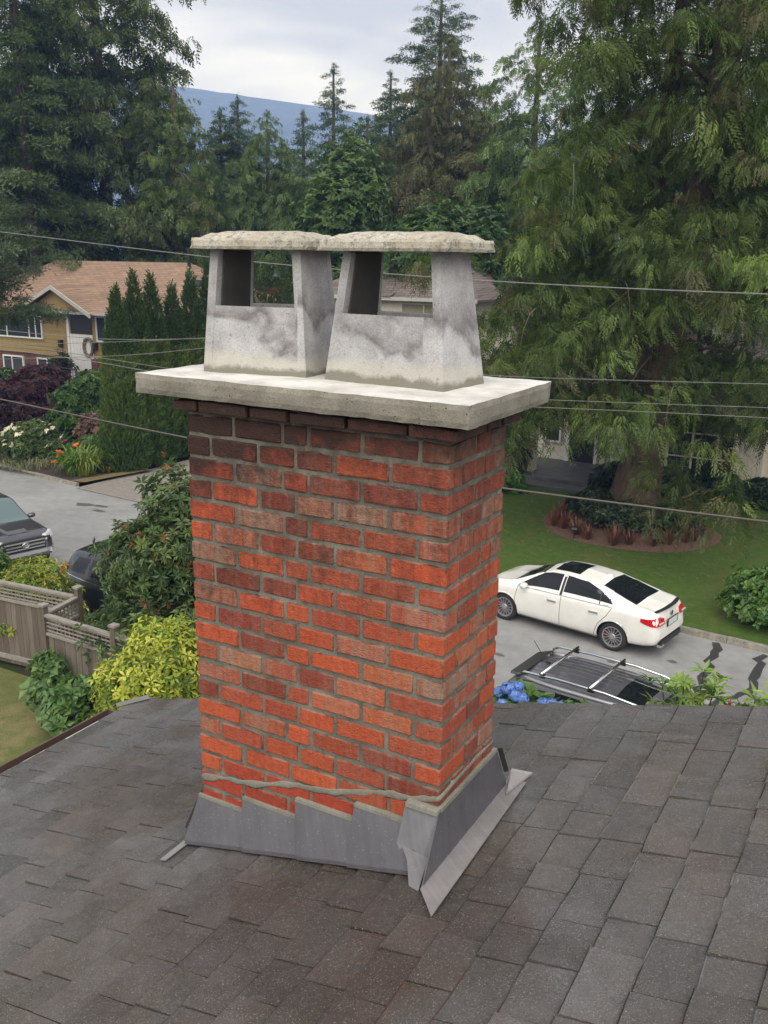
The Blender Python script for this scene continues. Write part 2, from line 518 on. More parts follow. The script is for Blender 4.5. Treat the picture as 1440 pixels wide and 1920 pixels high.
# ------------------------------------------------------------------ chimney
def mat_brick():
    m, t, p = new_mat('clay_brick')
    oi = t.nodes.new('ShaderNodeObjectInfo')
    g = t.nodes.new('ShaderNodeNewGeometry')
    sx = t.nodes.new('ShaderNodeSeparateXYZ'); t.links.new(g.outputs['Position'], sx.inputs[0])
    off = mth(t, 'MULTIPLY', oi.outputs['Random'], 37.0)
    hor = mth(t, 'ADD', mth(t, 'ADD', sx.outputs[0], sx.outputs[1]), off)
    cb = t.nodes.new('ShaderNodeCombineXYZ'); t.links.new(hor, cb.inputs[0]); t.links.new(mth(t, 'MULTIPLY', sx.outputs[2], 0.02), cb.inputs[2])
    st = noise_node(t, 24, 3, 0.6, vec=cb.outputs[0])
    stf = ramp(t, st.outputs['Fac'], [(0.47, 0.0), (0.50, 1.0)])
    st2 = noise_node(t, 60, 2, 0.6, vec=cb.outputs[0])
    fac = mth(t, 'MULTIPLY', stf.outputs[0], oi.outputs['Alpha'])
    base = oi.outputs['Color']
    base = mixc(t, mth(t, 'MULTIPLY', ramp(t, st2.outputs['Fac'], [(0.45, 0), (0.6, 1)]).outputs[0], 0.35), base, mixc(t, 1.0, base, (0.72, 0.62, 0.66), 'MULTIPLY'))
    base = mixc(t, fac, base, (0.25, 0.165, 0.122))
    fine = noise_node(t, 55, 5, 0.65)
    base = mixc(t, 1.0, base, ramp(t, fine.outputs['Fac'], [(0.25, 0.72), (0.75, 1.24)]).outputs[0], 'MULTIPLY')
    pit = noise_node(t, 210, 2, 0.5)
    pf = ramp(t, pit.outputs['Fac'], [(0.66, 0.0), (0.72, 1.0)])
    base = mixc(t, mth(t, 'MULTIPLY', pf.outputs[0], 0.6), base, (0.05, 0.02, 0.015))
    # grime and mortar smears along the arrises
    gen = t.nodes.new('ShaderNodeTexCoord'); gx_ = t.nodes.new('ShaderNodeSeparateXYZ'); t.links.new(gen.outputs['Generated'], gx_.inputs[0])
    ez = mth(t, 'MULTIPLY', mth(t, 'MINIMUM', gx_.outputs[2], mth(t, 'SUBTRACT', 1.0, gx_.outputs[2])), 0.065)
    ex_ = mth(t, 'MULTIPLY', mth(t, 'MINIMUM', gx_.outputs[0], mth(t, 'SUBTRACT', 1.0, gx_.outputs[0])), 0.19)
    gn = t.nodes.new('ShaderNodeSeparateXYZ'); t.links.new(g.outputs['True Normal'], gn.inputs[0])
    ey_ = mth(t, 'MULTIPLY', mth(t, 'MINIMUM', gx_.outputs[1], mth(t, 'SUBTRACT', 1.0, gx_.outputs[1])), 0.12)
    ex_ = mth(t, 'ADD', ex_, mth(t, 'GREATER_THAN', mth(t, 'ABSOLUTE', gn.outputs[0]), .55))
    ey_ = mth(t, 'ADD', ey_, mth(t, 'GREATER_THAN', mth(t, 'ABSOLUTE', gn.outputs[1]), .55))
    ex_ = mth(t, 'MINIMUM', ex_, ey_)
    en = noise_node(t, 75, 4, .7); en2 = noise_node(t, 12, 3, .6)
    ed = mth(t, 'ADD', mth(t, 'MINIMUM', ez, ex_), mth(t, 'MULTIPLY', mth(t, 'SUBTRACT', en.outputs['Fac'], .5), .018))
    ef = ramp(t, mth(t, 'MULTIPLY', ed, 100.0), [(0.20, 0.75), (0.62, 0.0)])
    ecol = ramp(t, en2.outputs['Fac'], [(.40, (.055, .032, .024)), (.60, (.20, .165, .13))])
    base = mixc(t, ef.outputs[0], base, ecol.outputs[0])
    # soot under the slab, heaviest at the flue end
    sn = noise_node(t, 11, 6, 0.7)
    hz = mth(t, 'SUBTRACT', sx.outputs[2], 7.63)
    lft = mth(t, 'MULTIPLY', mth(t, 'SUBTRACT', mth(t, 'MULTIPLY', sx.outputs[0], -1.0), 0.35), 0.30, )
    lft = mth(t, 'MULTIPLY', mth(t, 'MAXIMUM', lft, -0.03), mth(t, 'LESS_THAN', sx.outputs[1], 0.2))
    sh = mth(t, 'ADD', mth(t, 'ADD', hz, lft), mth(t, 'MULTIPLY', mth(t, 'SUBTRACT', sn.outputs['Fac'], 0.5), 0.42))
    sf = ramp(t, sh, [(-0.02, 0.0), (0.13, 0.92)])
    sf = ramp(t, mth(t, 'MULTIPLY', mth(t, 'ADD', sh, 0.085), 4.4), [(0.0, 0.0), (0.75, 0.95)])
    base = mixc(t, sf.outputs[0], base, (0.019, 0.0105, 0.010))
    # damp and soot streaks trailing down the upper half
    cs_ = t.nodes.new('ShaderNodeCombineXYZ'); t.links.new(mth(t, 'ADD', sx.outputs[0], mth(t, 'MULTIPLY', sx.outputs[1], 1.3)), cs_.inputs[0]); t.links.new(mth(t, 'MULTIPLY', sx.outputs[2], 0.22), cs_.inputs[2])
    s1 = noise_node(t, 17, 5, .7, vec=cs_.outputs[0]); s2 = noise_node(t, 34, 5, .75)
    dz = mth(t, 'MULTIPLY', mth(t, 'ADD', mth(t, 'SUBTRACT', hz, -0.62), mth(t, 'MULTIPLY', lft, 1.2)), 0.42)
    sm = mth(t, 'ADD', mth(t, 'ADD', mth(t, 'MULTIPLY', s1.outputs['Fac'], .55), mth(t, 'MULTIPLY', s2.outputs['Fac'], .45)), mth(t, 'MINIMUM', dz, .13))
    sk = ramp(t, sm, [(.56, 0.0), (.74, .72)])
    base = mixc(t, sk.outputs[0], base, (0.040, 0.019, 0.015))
    # pale lime bloom
    bl = noise_node(t, 7, 5, 0.7)
    bf = ramp(t, bl.outputs['Fac'], [(0.60, 0.0), (0.78, 0.30)])
    base = mixc(t, bf.outputs[0], base, (0.42, 0.26, 0.21))
    t.links.new(base, p.inputs['Base Color'])
    p.inputs['Roughness'].default_value = 0.72
    p.inputs['Specular IOR Level'].default_value = 0.35
    bump(t, p, mth(t, 'ADD', fine.outputs['Fac'], mth(t, 'MULTIPLY', pit.outputs['Fac'], 0.7)), 0.7, 0.008)
    return m
def mat_concrete(name, lo, hi, pits=0.5, soot=0.0, moss=0.0, grain=1.0, rough=0.85, shape=None):
    m, t, p = new_mat(name)
    big = noise_node(t, 7, 6, 0.62)
    fine = noise_node(t, 160, 4, 0.7)
    base = ramp(t, big.outputs['Fac'], [(0.3, lo), (0.68, hi)]).outputs[0]
    base = mixc(t, 1.0, base, ramp(t, fine.outputs['Fac'], [(0.25, 1 - 0.28 * grain), (0.75, 1 + 0.24 * grain)]).outputs[0], 'MULTIPLY')
    vo = t.nodes.new('ShaderNodeTexVoronoi'); vo.inputs['Scale'].default_value = 62
    g = t.nodes.new('ShaderNodeNewGeometry'); t.links.new(g.outputs['Position'], vo.inputs['Vector'])
    sel = noise_node(t, 30, 2, 0.5)
    pv = mth(t, 'MULTIPLY', ramp(t, vo.outputs['Distance'], [(0.12, 1.0), (0.20, 0.0)]).outputs[0], ramp(t, sel.outputs['Fac'], [(0.52, 0.0), (0.60, 1.0)]).outputs[0])
    pv = mth(t, 'MULTIPLY', pv, pits)
    base = mixc(t, pv, base, (0.05, 0.045, 0.04))
    if moss:
        mo = noise_node(t, 38, 5, 0.75)
        base = mixc(t, ramp(t, mo.outputs['Fac'], [(0.52, 0.0), (0.62, moss)]).outputs[0], base, (0.055, 0.05, 0.038))
        mo2 = noise_node(t, 9, 4, 0.7)
        base = mixc(t, ramp(t, mo2.outputs['Fac'], [(0.50, 0.0), (0.7, 0.5)]).outputs[0], base, (0.40, 0.33, 0.24))
    if shape: base = shape(t, base)
    t.links.new(base, p.inputs['Base Color'])
    p.inputs['Roughness'].default_value = rough
    p.inputs['Specular IOR Level'].default_value = 0.3
    h = mth(t, 'SUBTRACT', mth(t, 'ADD', fine.outputs['Fac'], mth(t, 'MULTIPLY', big.outputs['Fac'], 0.8)), mth(t, 'MULTIPLY', pv, 2.0))
    bump(t, p, h, 0.5, 0.005)
    return m
M_BRICK = mat_brick()
def mortar_soot(t, base):
    g = t.nodes.new('ShaderNodeNewGeometry'); sx = t.nodes.new('ShaderNodeSeparateXYZ'); t.links.new(g.outputs['Position'], sx.inputs[0])
    n = noise_node(t, 13, 5, .75); n2 = noise_node(t, 45, 4, .8)
    f = mth(t, 'ADD', mth(t, 'MULTIPLY', mth(t, 'SUBTRACT', sx.outputs[2], 7.15), .42), mth(t, 'MULTIPLY', mth(t, 'SUBTRACT', n.outputs['Fac'], .5), 1.3))
    base = mixc(t, ramp(t, f, [(.05, 0.0), (.42, .72)]).outputs[0], base, (.045, .038, .032))
    return mixc(t, ramp(t, n2.outputs['Fac'], [(.55, 0.0), (.68, .7)]).outputs[0], base, (.055, .048, .038))
M_MORTAR = mat_concrete('mortar', (0.080, 0.074, 0.060), (0.20, 0.19, 0.158), pits=0.6, shape=mortar_soot)
M_REPAIR = mat_concrete('repair_mortar', (0.145, 0.14, 0.115), (0.22, 0.215, 0.18), pits=0.3)
M_MORTNEW = mat_concrete('fresh_mortar', (0.15, 0.148, 0.12), (0.25, 0.248, 0.21), pits=0.25)
def slab_tone(t, base):
    # upward faces get a paler colour than the sides
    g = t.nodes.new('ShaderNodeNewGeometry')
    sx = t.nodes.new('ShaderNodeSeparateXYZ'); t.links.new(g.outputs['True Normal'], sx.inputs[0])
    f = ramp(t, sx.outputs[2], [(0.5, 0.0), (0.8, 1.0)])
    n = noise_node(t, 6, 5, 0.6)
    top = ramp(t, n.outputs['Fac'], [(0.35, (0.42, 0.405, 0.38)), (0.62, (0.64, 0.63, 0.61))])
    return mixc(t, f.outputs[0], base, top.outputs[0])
M_SLAB = mat_concrete('slab_concrete', (0.145, 0.135, 0.11), (0.26, 0.243, 0.208), pits=0.9, shape=slab_tone)
def pot_stain(t, base):
    g = t.nodes.new('ShaderNodeNewGeometry')
    sx = t.nodes.new('ShaderNodeSeparateXYZ'); t.links.new(g.outputs['Position'], sx.inputs[0])
    n1 = noise_node(t, 5.0, 4, 0.52, dist=0.6)
    hor = mth(t, 'ADD', sx.outputs[0], mth(t, 'MULTIPLY', sx.outputs[1], 0.4))
    # soot run-off: a dark band that sinks along the block
    band = mth(t, 'ADD', mth(t, 'SUBTRACT', sx.outputs[2], 7.985), mth(t, 'MULTIPLY', mth(t, 'SUBTRACT', n1.outputs['Fac'], 0.5), 0.34))
    saw = mth(t, 'SUBTRACT', mth(t, 'FRACT', mth(t, 'ADD', mth(t, 'MULTIPLY', hor, 2.1), 0.25)), 0.5)
    band = mth(t, 'ADD', band, mth(t, 'MULTIPLY', saw, 0.09))
    bf = ramp(t, mth(t, 'ADD', mth(t, 'MULTIPLY', band, 4.0), 0.5), [(0.40, 0.0), (0.54, 0.8), (0.66, 0.5), (0.85, 0.15)])
    n2 = noise_node(t, 16, 5, 0.7)
    bf2 = mth(t, 'MULTIPLY', bf.outputs[0], ramp(t, n2.outputs['Fac'], [(0.35, 0.35), (0.6, 1.0)]).outputs[0])
    base = mixc(t, bf2, base, (0.095, 0.082, 0.086))
    # soot under the cap
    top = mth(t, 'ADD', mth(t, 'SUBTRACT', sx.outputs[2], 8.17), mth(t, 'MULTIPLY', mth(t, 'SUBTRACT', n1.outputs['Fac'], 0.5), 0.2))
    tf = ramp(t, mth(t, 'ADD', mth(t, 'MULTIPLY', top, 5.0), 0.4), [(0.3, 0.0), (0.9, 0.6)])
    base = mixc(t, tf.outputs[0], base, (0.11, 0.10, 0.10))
    # cream wash and mortar line at the foot
    low = mth(t, 'ADD', sx.outputs[2], mth(t, 'MULTIPLY', mth(t, 'SUBTRACT', n1.outputs['Fac'], 0.5), 0.06))
    low = mth(t, 'ADD', low, mth(t, 'MULTIPLY', mth(t, 'SUBTRACT', n2.outputs['Fac'], 0.5), 0.05))
    cf = ramp(t, mth(t, 'MULTIPLY', mth(t, 'SUBTRACT', low, 7.83), 8.0), [(.45, .6), (.66, 0.0)])
    base = mixc(t, cf.outputs[0], base, (0.48, 0.455, 0.39))
    gf = ramp(t, mth(t, 'MULTIPLY', mth(t, 'SUBTRACT', low, 7.83), 8.0), [(.14, .9), (.27, 0.0)])
    base = mixc(t, gf.outputs[0], base, (0.17, 0.165, 0.13))
    rn = noise_node(t, 60, 3, .6, vec=None)
    spk = ramp(t, rn.outputs['Fac'], [(.66, 0.0), (.72, .55)])
    base = mixc(t, spk.outputs[0], base, (.10, .09, .085))
    return base
M_POT = mat_concrete('pot_concrete', (0.265, 0.262, 0.268), (0.48, 0.475, 0.485), pits=0.35, shape=pot_stain)
M_SOOT = simple('sooty_concrete', (0.042, 0.040, 0.040), 0.9, var=0.4, bmp=0.3)
M_CAP = mat_concrete('cap_concrete', (0.27, 0.25, 0.205), (0.45, 0.425, 0.365), pits=0.7, moss=0.6, grain=1.5)
def mat_flash(name, col, drops=True):
    m, t, p = new_mat(name)
    n = noise_node(t, 9, 5, 0.6)
    base = ramp(t, n.outputs['Fac'], [(0.3, [c * 0.86 for c in col]), (0.7, [c * 1.12 for c in col])]).outputs[0]
    g = t.nodes.new('ShaderNodeNewGeometry')
    sx = t.nodes.new('ShaderNodeSeparateXYZ'); t.links.new(g.outputs['Position'], sx.inputs[0])
    cb = t.nodes.new('ShaderNodeCombineXYZ'); t.links.new(mth(t, 'ADD', sx.outputs[0], sx.outputs[1]), cb.inputs[0])
    run = noise_node(t, 42, 3, 0.6, vec=cb.outputs[0])
    base = mixc(t, 1.0, base, ramp(t, run.outputs['Fac'], [(0.35, 0.88), (0.65, 1.08)]).outputs[0], 'MULTIPLY')
    vo = t.nodes.new('ShaderNodeTexVoronoi'); vo.inputs['Scale'].default_value = 120
    t.links.new(g.outputs['Position'], vo.inputs['Vector'])
    sel = noise_node(t, 70, 1, 0.5)
    d = mth(t, 'MULTIPLY', ramp(t, vo.outputs['Distance'], [(0.14, 1.0), (0.24, 0.0)]).outputs[0], ramp(t, sel.outputs['Fac'], [(0.56, 0.0), (0.6, 1.0)]).outputs[0])
    base = mixc(t, mth(t, 'MULTIPLY', d, 0.35), base, (0.40, 0.40, 0.42))
    t.links.new(base, p.inputs['Base Color'])
    p.inputs['Metallic'].default_value = 0.0
    p.inputs['Roughness'].default_value = 0.5
    bump(t, p, mth(t, 'ADD', mth(t, 'MULTIPLY', d, 1.5), mth(t, 'MULTIPLY', n.outputs['Fac'], 1.2)), 0.35, 0.004)
    return m
M_FLASH = mat_flash('grey_flashing', (0.074, 0.072, 0.083))
M_FLASHL = mat_flash('pale_flashing', (0.215, 0.205, 0.21))
M_FLASHM = mat_flash('mid_flashing', (0.145, 0.143, 0.158))

CW, CD = 1.008, 0.426
TOPZ = 7.706                # joint under the corbel course
CH = 0.076; J = 0.0118
chim = empty('brick_chimney', (-0.5, 0.21, 6.2), 'tall red brick chimney with concrete slab and twin concrete pots on shingle roof', 'chimney')
m = MB(); m.bb(-CW + 0.006, -0.006, 0.006, CD - 0.006, 5.9, 7.76)
m.build('mortar_core', M_MORTAR, chim)
COLS = {'O': (0.385, 0.074, 0.029), 'R': (0.295, 0.060, 0.028), 'D': (0.195, 0.043, 0.026), 'T': (0.38, 0.108, 0.050), 'P': (0.32, 0.084, 0.046), 'G': (0.28, 0.12, 0.072), 'N': (0.30, 0.047, 0.024)}
STREAK = {'O': 0.05, 'R': 0.12, 'D': 0.15, 'T': 0.25, 'P': 0.45, 'G': 0.75, 'N': 0.0}
br = random.Random(5)
def brick_geo(x0, x1, y0, y1, z0, z1, r=0.010):
    """a worn brick: edges pulled in, faces a little uneven"""
    bm = MB()
    c = Vector(((x0 + x1) / 2, (y0 + y1) / 2, (z0 + z1) / 2)); h = Vector((abs(x1 - x0) / 2, abs(y1 - y0) / 2, abs(z1 - z0) / 2))
    idx = {}; V = []
    sd_ = br.uniform(0, 100)
    chip = {(a, bb_, cc): br.choice([0, 0, 0, 0.3, 0.8, 1.6]) for a in (-1, 1) for bb_ in (-1, 1) for cc in (-1, 1)}
    nx = max(2, min(6, int(h.x * 2 / 0.035))); ny = max(2, min(6, int(h.y * 2 / 0.035))); nz_ = 3
    def lev(n, hh, rr):
        a = [-hh, -hh + rr]; k = n - 1
        a += [-hh + rr + (2 * hh - 2 * rr) * i / k for i in range(1, k)]
        return a + [hh - rr, hh]
    LX, LY, LZ = lev(nx, h.x, r), lev(ny, h.y, r), lev(nz_, h.z, r)
    def vid(i, j, k):
        if (i, j, k) in idx: return idx[(i, j, k)]
        p = Vector((LX[i], LY[j], LZ[k]))
        q = Vector((max(-h.x + r, min(h.x - r, p.x)), max(-h.y + r, min(h.y - r, p.y)), max(-h.z + r, min(h.z - r, p.z))))
        d = p - q
        if d.length > 1e-7:
            m_ = max(abs(d.x), abs(d.y), abs(d.z))
            p = q + d.normalized() * m_
        near = (i in (0, len(LX) - 1)) + (j in (0, len(LY) - 1)) + (k in (0, len(LZ) - 1))
        p = p + noise.noise_vector(p * 28 + Vector((sd_, sd_, 0))) * (0.0030 if near >= 2 else 0.0007)
        if near >= 2 or (i in (0, 1, len(LX) - 2, len(LX) - 1) and k in (0, len(LZ) - 1)):
            key = (1 if p.x > 0 else -1, 1 if p.y > 0 else -1, 1 if p.z > 0 else -1)
            ex = abs(p.x) > h.x - 2.2 * r; ey = abs(p.y) > h.y - 2.2 * r
            if ex or ey:
                p.z -= math.copysign(0.0046 * chip[key], p.z)
                if ex: p.x -= math.copysign(0.0042 * chip[key], p.x)
                elif ey: p.y -= math.copysign(0.0040 * chip[key], p.y)
        idx[(i, j, k)] = len(V); V.append(c + p)
        return idx[(i, j, k)]
    F = []
    a, b_, d_ = len(LX) - 1, len(LY) - 1, len(LZ) - 1
    for i in range(a):
        for k in range(d_):
            F += [(vid(i, 0, k), vid(i + 1, 0, k), vid(i + 1, 0, k + 1), vid(i, 0, k + 1)), (vid(i, b_, k), vid(i, b_, k + 1), vid(i + 1, b_, k + 1), vid(i + 1, b_, k))]
    for j in range(b_):
        for k in range(d_):
            F += [(vid(0, j, k), vid(0, j, k + 1), vid(0, j + 1, k + 1), vid(0, j + 1, k)), (vid(a, j, k), vid(a, j + 1, k), vid(a, j + 1, k + 1), vid(a, j, k + 1))]
    for i in range(a):
        for j in range(b_):
            F += [(vid(i, j, 0), vid(i, j + 1, 0), vid(i + 1, j + 1, 0), vid(i + 1, j, 0)), (vid(i, j, d_), vid(i + 1, j, d_), vid(i + 1, j + 1, d_), vid(i, j + 1, d_))]
    bm.add(V, F)
    return bm
def lay(x0, x1, y0, y1, z0, z1, code, into=None):
    m = brick_geo(x0, x1, y0, y1, z0, z1, br.uniform(0.0045, 0.0075))
    if into is not None:
        into.add(m.v, m.f); return
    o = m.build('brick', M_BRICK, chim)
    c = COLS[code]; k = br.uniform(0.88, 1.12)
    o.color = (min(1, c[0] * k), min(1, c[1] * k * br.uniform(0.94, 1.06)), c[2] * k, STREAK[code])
# front courses: widths in brick units from the left, and a colour letter for each
A_ = [1, 1, .5, 1, 1, .5]; B_w = [.5, 1, .75, .75, 1, 1]
FRONT = [([.5, 1, .75, 1, 1, .75], 'DDDDDD'),
 (A_, 'DORRDP'), (B_w, 'ROODOR'), (A_, 'OGRDDR'), (B_w, 'RODPGP'), (A_, 'OGDRRP'), (B_w, 'OPRDTO'), (A_, 'GORRRO'),
 (B_w, 'RDDORP'), (A_, 'POORRO'), (B_w, 'ODROPO'), (A_, 'ODOOTG'), (B_w, 'RGPDTR'), (A_, 'PDRTTR'), (B_w, 'DRROOR'),
 (A_, 'OPORDO'), (B_w, 'PROORD'), ([1, .06, 1, 1, 1, .94], 'O-OORO'), ([.5, 1, 1, 1, 1, .5], 'ONNNNO'), (A_, 'NNNNNO'), ([.5, .75, 1, 1, 1, .75], 'NNDNNN'), ([1, 1, 1, 1, 1], 'NNDNN'), ([.5, 1, 1, 1, 1, .5], 'NNNNNN')]
DEEP = 0.10
SIDE_A = [1, .55, .65]; SIDE_B = [.5, .85, .45, .4]
stuff_bricks = MB()
for n, (ws, cc) in enumerate(FRONT):
    z1 = TOPZ + CH - CH * n; z0 = z1 - CH
    ov = 0.0
    if n == 0: z1 = 7.757; ov = 0.032
    zz0, zz1 = z0 + J / 2, z1 - J / 2
    tot = sum(ws); x = -CW - ov; Wd = CW + 2 * ov
    is_a = ws[-1] < 0.9
    sidew = SIDE_A if is_a else SIDE_B
    for q, (wd, c) in enumerate(zip(ws, cc)):
        x1 = x + wd / tot * Wd
        xa, xb = x + (0 if q == 0 else J / 2), x1 - (0 if q == len(ws) - 1 else J / 2)
        if c != '-' and xb - xa > 0.02:
            yb = DEEP - 0.005
            if q == len(ws) - 1:      # the corner brick shows on both faces
                yb = (CD + 2 * ov) * sidew[0] / sum(sidew) - J / 2 - ov
            if q == 0 and n % 2 == 0: yb = 0.09
            e = br.uniform(-0.002, 0.002)
            lay(xa, xb, -ov + e, yb, zz0, zz1, c)
        x = x1
    # right face
    tots = sum(sidew); y = -ov; D = CD + 2 * ov
    for q, wd in enumerate(sidew):
        y1 = y + wd / tots * D
        if q > 0:
            c = br.choice('ORORORDPTG' if n < 17 else 'NNNO')
            if n == 0: c = 'D'
            lay(-DEEP, ov + br.uniform(-0.002, 0.002), y + J / 2, y1 - (J / 2 if q < len(sidew) - 1 else 0), zz0, zz1, c)
        y = y1
    # the two faces turned away: one mass of bricks
    if n < 22:
        for q in range(5):
            xa = -CW - ov + Wd * q / 5; lay(xa + J / 2, xa + Wd / 5 - J / 2 - (0.11 if q == 4 else 0), CD - 0.09, CD + ov, zz0, zz1, 'R', stuff_bricks)
        for q in range(2):
            ya = 0.095 + (CD - 0.195) * q / 2; lay(-CW - ov, -CW + 0.09, ya + J / 2, ya + (CD - 0.195) / 2 - J / 2, zz0, zz1, 'R', stuff_bricks)
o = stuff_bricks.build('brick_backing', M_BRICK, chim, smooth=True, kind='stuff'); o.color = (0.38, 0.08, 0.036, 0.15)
# slanting mortar repair across the lowest courses
m = MB(); pts = []
for k in range(61):
    f = k / 60
    x = -CW + CW * f
    z = 6.296 + (6.470 - 6.296) * min(1, f * 1.32) + 0.062 * max(0, f - 0.74) / 0.26 + 0.006 * math.sin(f * 19)
    pts.append((x, 0.0055 + .003 * noise.noise(Vector((f * 30, 3, 0))), z + .005 * noise.noise(Vector((f * 26, 0, 0)))))
m.tube(pts, [0.0115 + 0.010 * noise.noise(Vector((k * 0.23, 0, 0))) + .004 * noise.noise(Vector((k * .9, 4, 0))) for k in range(61)], 8)
m.tube([(0.0, 0.004, 6.532), (0.002, 0.0, 6.532), (-0.004, 0.12, 6.536), (-0.004, 0.3, 6.538), (-0.004, CD, 6.536)], 0.010, 8)
m.v = [(x, (-0.0010 + (y - .004) * .16) if abs(x) > .006 or y < .02 else y, z) if x < -.006 else (x * .35 + .001, y, z) for x, y, z in m.v]
m.build('mortar_repair', M_REPAIR, chim, smooth=True)
# slab
lowq = [(-1.195, -0.045, 7.760), (0.088, -0.066, 7.760), (0.086, 0.585, 7.760), (-1.195, 0.60, 7.760)]
highq = [(-1.19, -0.048, 7.829), (0.090, -0.066, 7.829), (0.088, 0.59, 7.829), (-1.19, 0.60, 7.829)]
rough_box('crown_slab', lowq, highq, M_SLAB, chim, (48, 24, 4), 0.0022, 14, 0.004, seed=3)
# concrete pots
def pot(base, zb, zt, inset, op_z, pil, capov, seed):
    P = [Vector((q[0], q[1], zb)) for q in base]
    c = sum(P, Vector()) / 4
    e1 = (P[1] - P[0]).normalized(); e2 = (P[3] - P[0]).normalized()
    T = [P[0] + e1 * inset + e2 * inset * .7, P[1] - e1 * inset + e2 * inset * .7, P[2] - e1 * inset - e2 * inset * .7, P[3] + e1 * inset - e2 * inset * .7]
    for q in T: q.z = zt
    th = 0.032
    def wallp(q, a, b_, cc):    # on face from corner a to b
        lo = P[a].lerp(P[b_], q); hi = T[a].lerp(T[b_], q)
        return lo.lerp(hi, cc)
    root = None
    fop = (op_z - zb) / (zt - zb)
    m = MB()
    n1 = (P[1] - P[0]).length
    inn = lambda v, s=1.0: v + ((c - Vector((v.x, v.y, c.z))).normalized() * th * 1.3 * s)
    def slab4(a, b_, q0, q1, f0, f1):
        o = [wallp(q0, a, b_, f0), wallp(q1, a, b_, f0), wallp(q1, a, b_, f1), wallp(q0, a, b_, f1)]
        nn = (o[1] - o[0]).cross(o[3] - o[0]).normalized()
        if nn.dot(c - o[0]) < 0: nn = -nn
        i = [v + nn * th for v in o]
        m.add(o + i, [(0, 1, 2, 3), (7, 6, 5, 4), (0, 4, 5, 1), (1, 5, 6, 2), (2, 6, 7, 3), (3, 7, 4, 0)])
    pl, pr = pil
    for a, b_, l_, r__ in ((0, 1, pl, pr), (2, 3, pr, pl)):
        slab4(a, b_, 0, 1, 0, fop)
        slab4(a, b_, 0, l_, fop, 1); slab4(a, b_, 1 - r__, 1, fop, 1)
    body = m.build('pot_block', M_POT, chim)
    for a, b_ in ((1, 2), (3, 0)):
        m = MB(); slab4(a, b_, 0.004, 0.996, 0, 1); m.build('side_wall', M_POT, body)
    m = MB()                                   # sooty lining
    for a, b_ in ((1, 2), (3, 0)):
        o = [wallp(q, a, b_, f) for q, f in ((0.13, 0.02), (0.87, 0.02), (0.87, 1), (0.13, 1))]
        nn = (o[1] - o[0]).cross(o[3] - o[0]).normalized()
        if nn.dot(c - o[0]) < 0: nn = -nn
        m.add([v + nn * (th + 0.003) for v in o] + [v + nn * (th + 0.008) for v in o], [(0, 1, 2, 3), (7, 6, 5, 4), (0, 4, 5, 1), (1, 5, 6, 2), (2, 6, 7, 3), (3, 7, 4, 0)])
    fl = [Vector((q.x, q.y, zb + 0.01)).lerp(Vector((c.x, c.y, zb + 0.01)), 0.1) for q in P]
    m.add(fl, [(0, 1, 2, 3)])
    m.build('soot_lining', M_SOOT, body)
    # cap: a cast lid with a stepped, worn rim
    o_ = capov
    L = [T[0] - e1 * o_ - e2 * o_, T[1] + e1 * o_ - e2 * o_, T[2] + e1 * o_ + e2 * o_, T[3] - e1 * o_ + e2 * o_]
    def lvl(ins, z): return [(L[0] + e1 * ins + e2 * ins) * 1.0 + Vector((0, 0, z - zt)), L[1] - e1 * ins + e2 * ins + Vector((0, 0, z - zt)), L[2] - e1 * ins - e2 * ins + Vector((0, 0, z - zt)), L[3] + e1 * ins - e2 * ins + Vector((0, 0, z - zt))]
    cap = rough_box('pot_cap', lvl(0, zt + 0.001), lvl(0.005, zt + 0.038), M_CAP, chim, (36, 22, 4), 0.0014, 20, 0.005, seed=seed)
    bmx = rough_box('cap_crown', lvl(0.012, zt + 0.031), lvl(0.048, zt + 0.053), M_CAP, cap, (30, 20, 3), 0.0016, 20, 0.005, seed=seed + 9)
    b2_ = rough_box('cap_top', lvl(0.046, zt + 0.048), lvl(0.085, zt + 0.061), M_CAP, cap, (24, 16, 2), 0.0018, 20, 0.004, seed=seed + 19)
    return body
pot([(-1.03, .125), (-.635, .185), (-.66, .44), (-1.05, .385)], 7.829, 8.243, 0.030, 8.057, (0.06, 0.065), 0.05, 1)
pot([(-.56, .185), (-.10, .150), (-.078, .40), (-.535, .435)], 7.829, 8.241, 0.050, 8.047, (0.055, 0.055), 0.062, 5)
# flashing
yo = -0.006
def top_bot(x0, x1, zt_, yb, name, mat, lift=0.0, x0b=None, x1b=None):
    x0b = x0 if x0b is None else x0b; x1b = x1 if x1b is None else x1b
    m = MB()
    m.patch((x0b, yb - lift, rz(x0b) + 0.012), (x1b, yb - lift, rz(x1b) + 0.012), (x1, yo - lift, zt_), (x0, yo - lift, zt_))
    # turned-out foot lying on the shingles
    m.sheet([(x0b, yb - lift + 0.004, rz(x0b) + 0.018), (x0b + 0.012, yb - 0.016 - lift, rz(x0b) + 0.022), (x1b + 0.012, yb - 0.016 - lift, rz(x1b) + 0.022), (x1b, yb - lift + 0.004, rz(x1b) + 0.018)], 0.003)
    o = m.build(name, mat, chim)
    mm = MB(); mm.bb(x0 + 0.002, x1 - 0.002, -0.009 - lift, 0.003, zt_ - 0.002, zt_ + 0.010); mm.build('sealant_bead', M_MORTNEW, o)
    return o
FS = 'flashing_step'
top_bot(-1.022, -.795, 6.217, -.086, FS, M_FLASH, 0.000, -1.03, -.742)
top_bot(-.805, -.555, 6.275, -.088, FS, M_FLASH, 0.004, -.748, -.492)
top_bot(-.563, -.305, 6.350, -.090, FS, M_FLASH, 0.008, -.50, -.283)
top_bot(-.313, -.09, 6.414, -.092, FS, M_FLASH, 0.012, -.29, -.015)
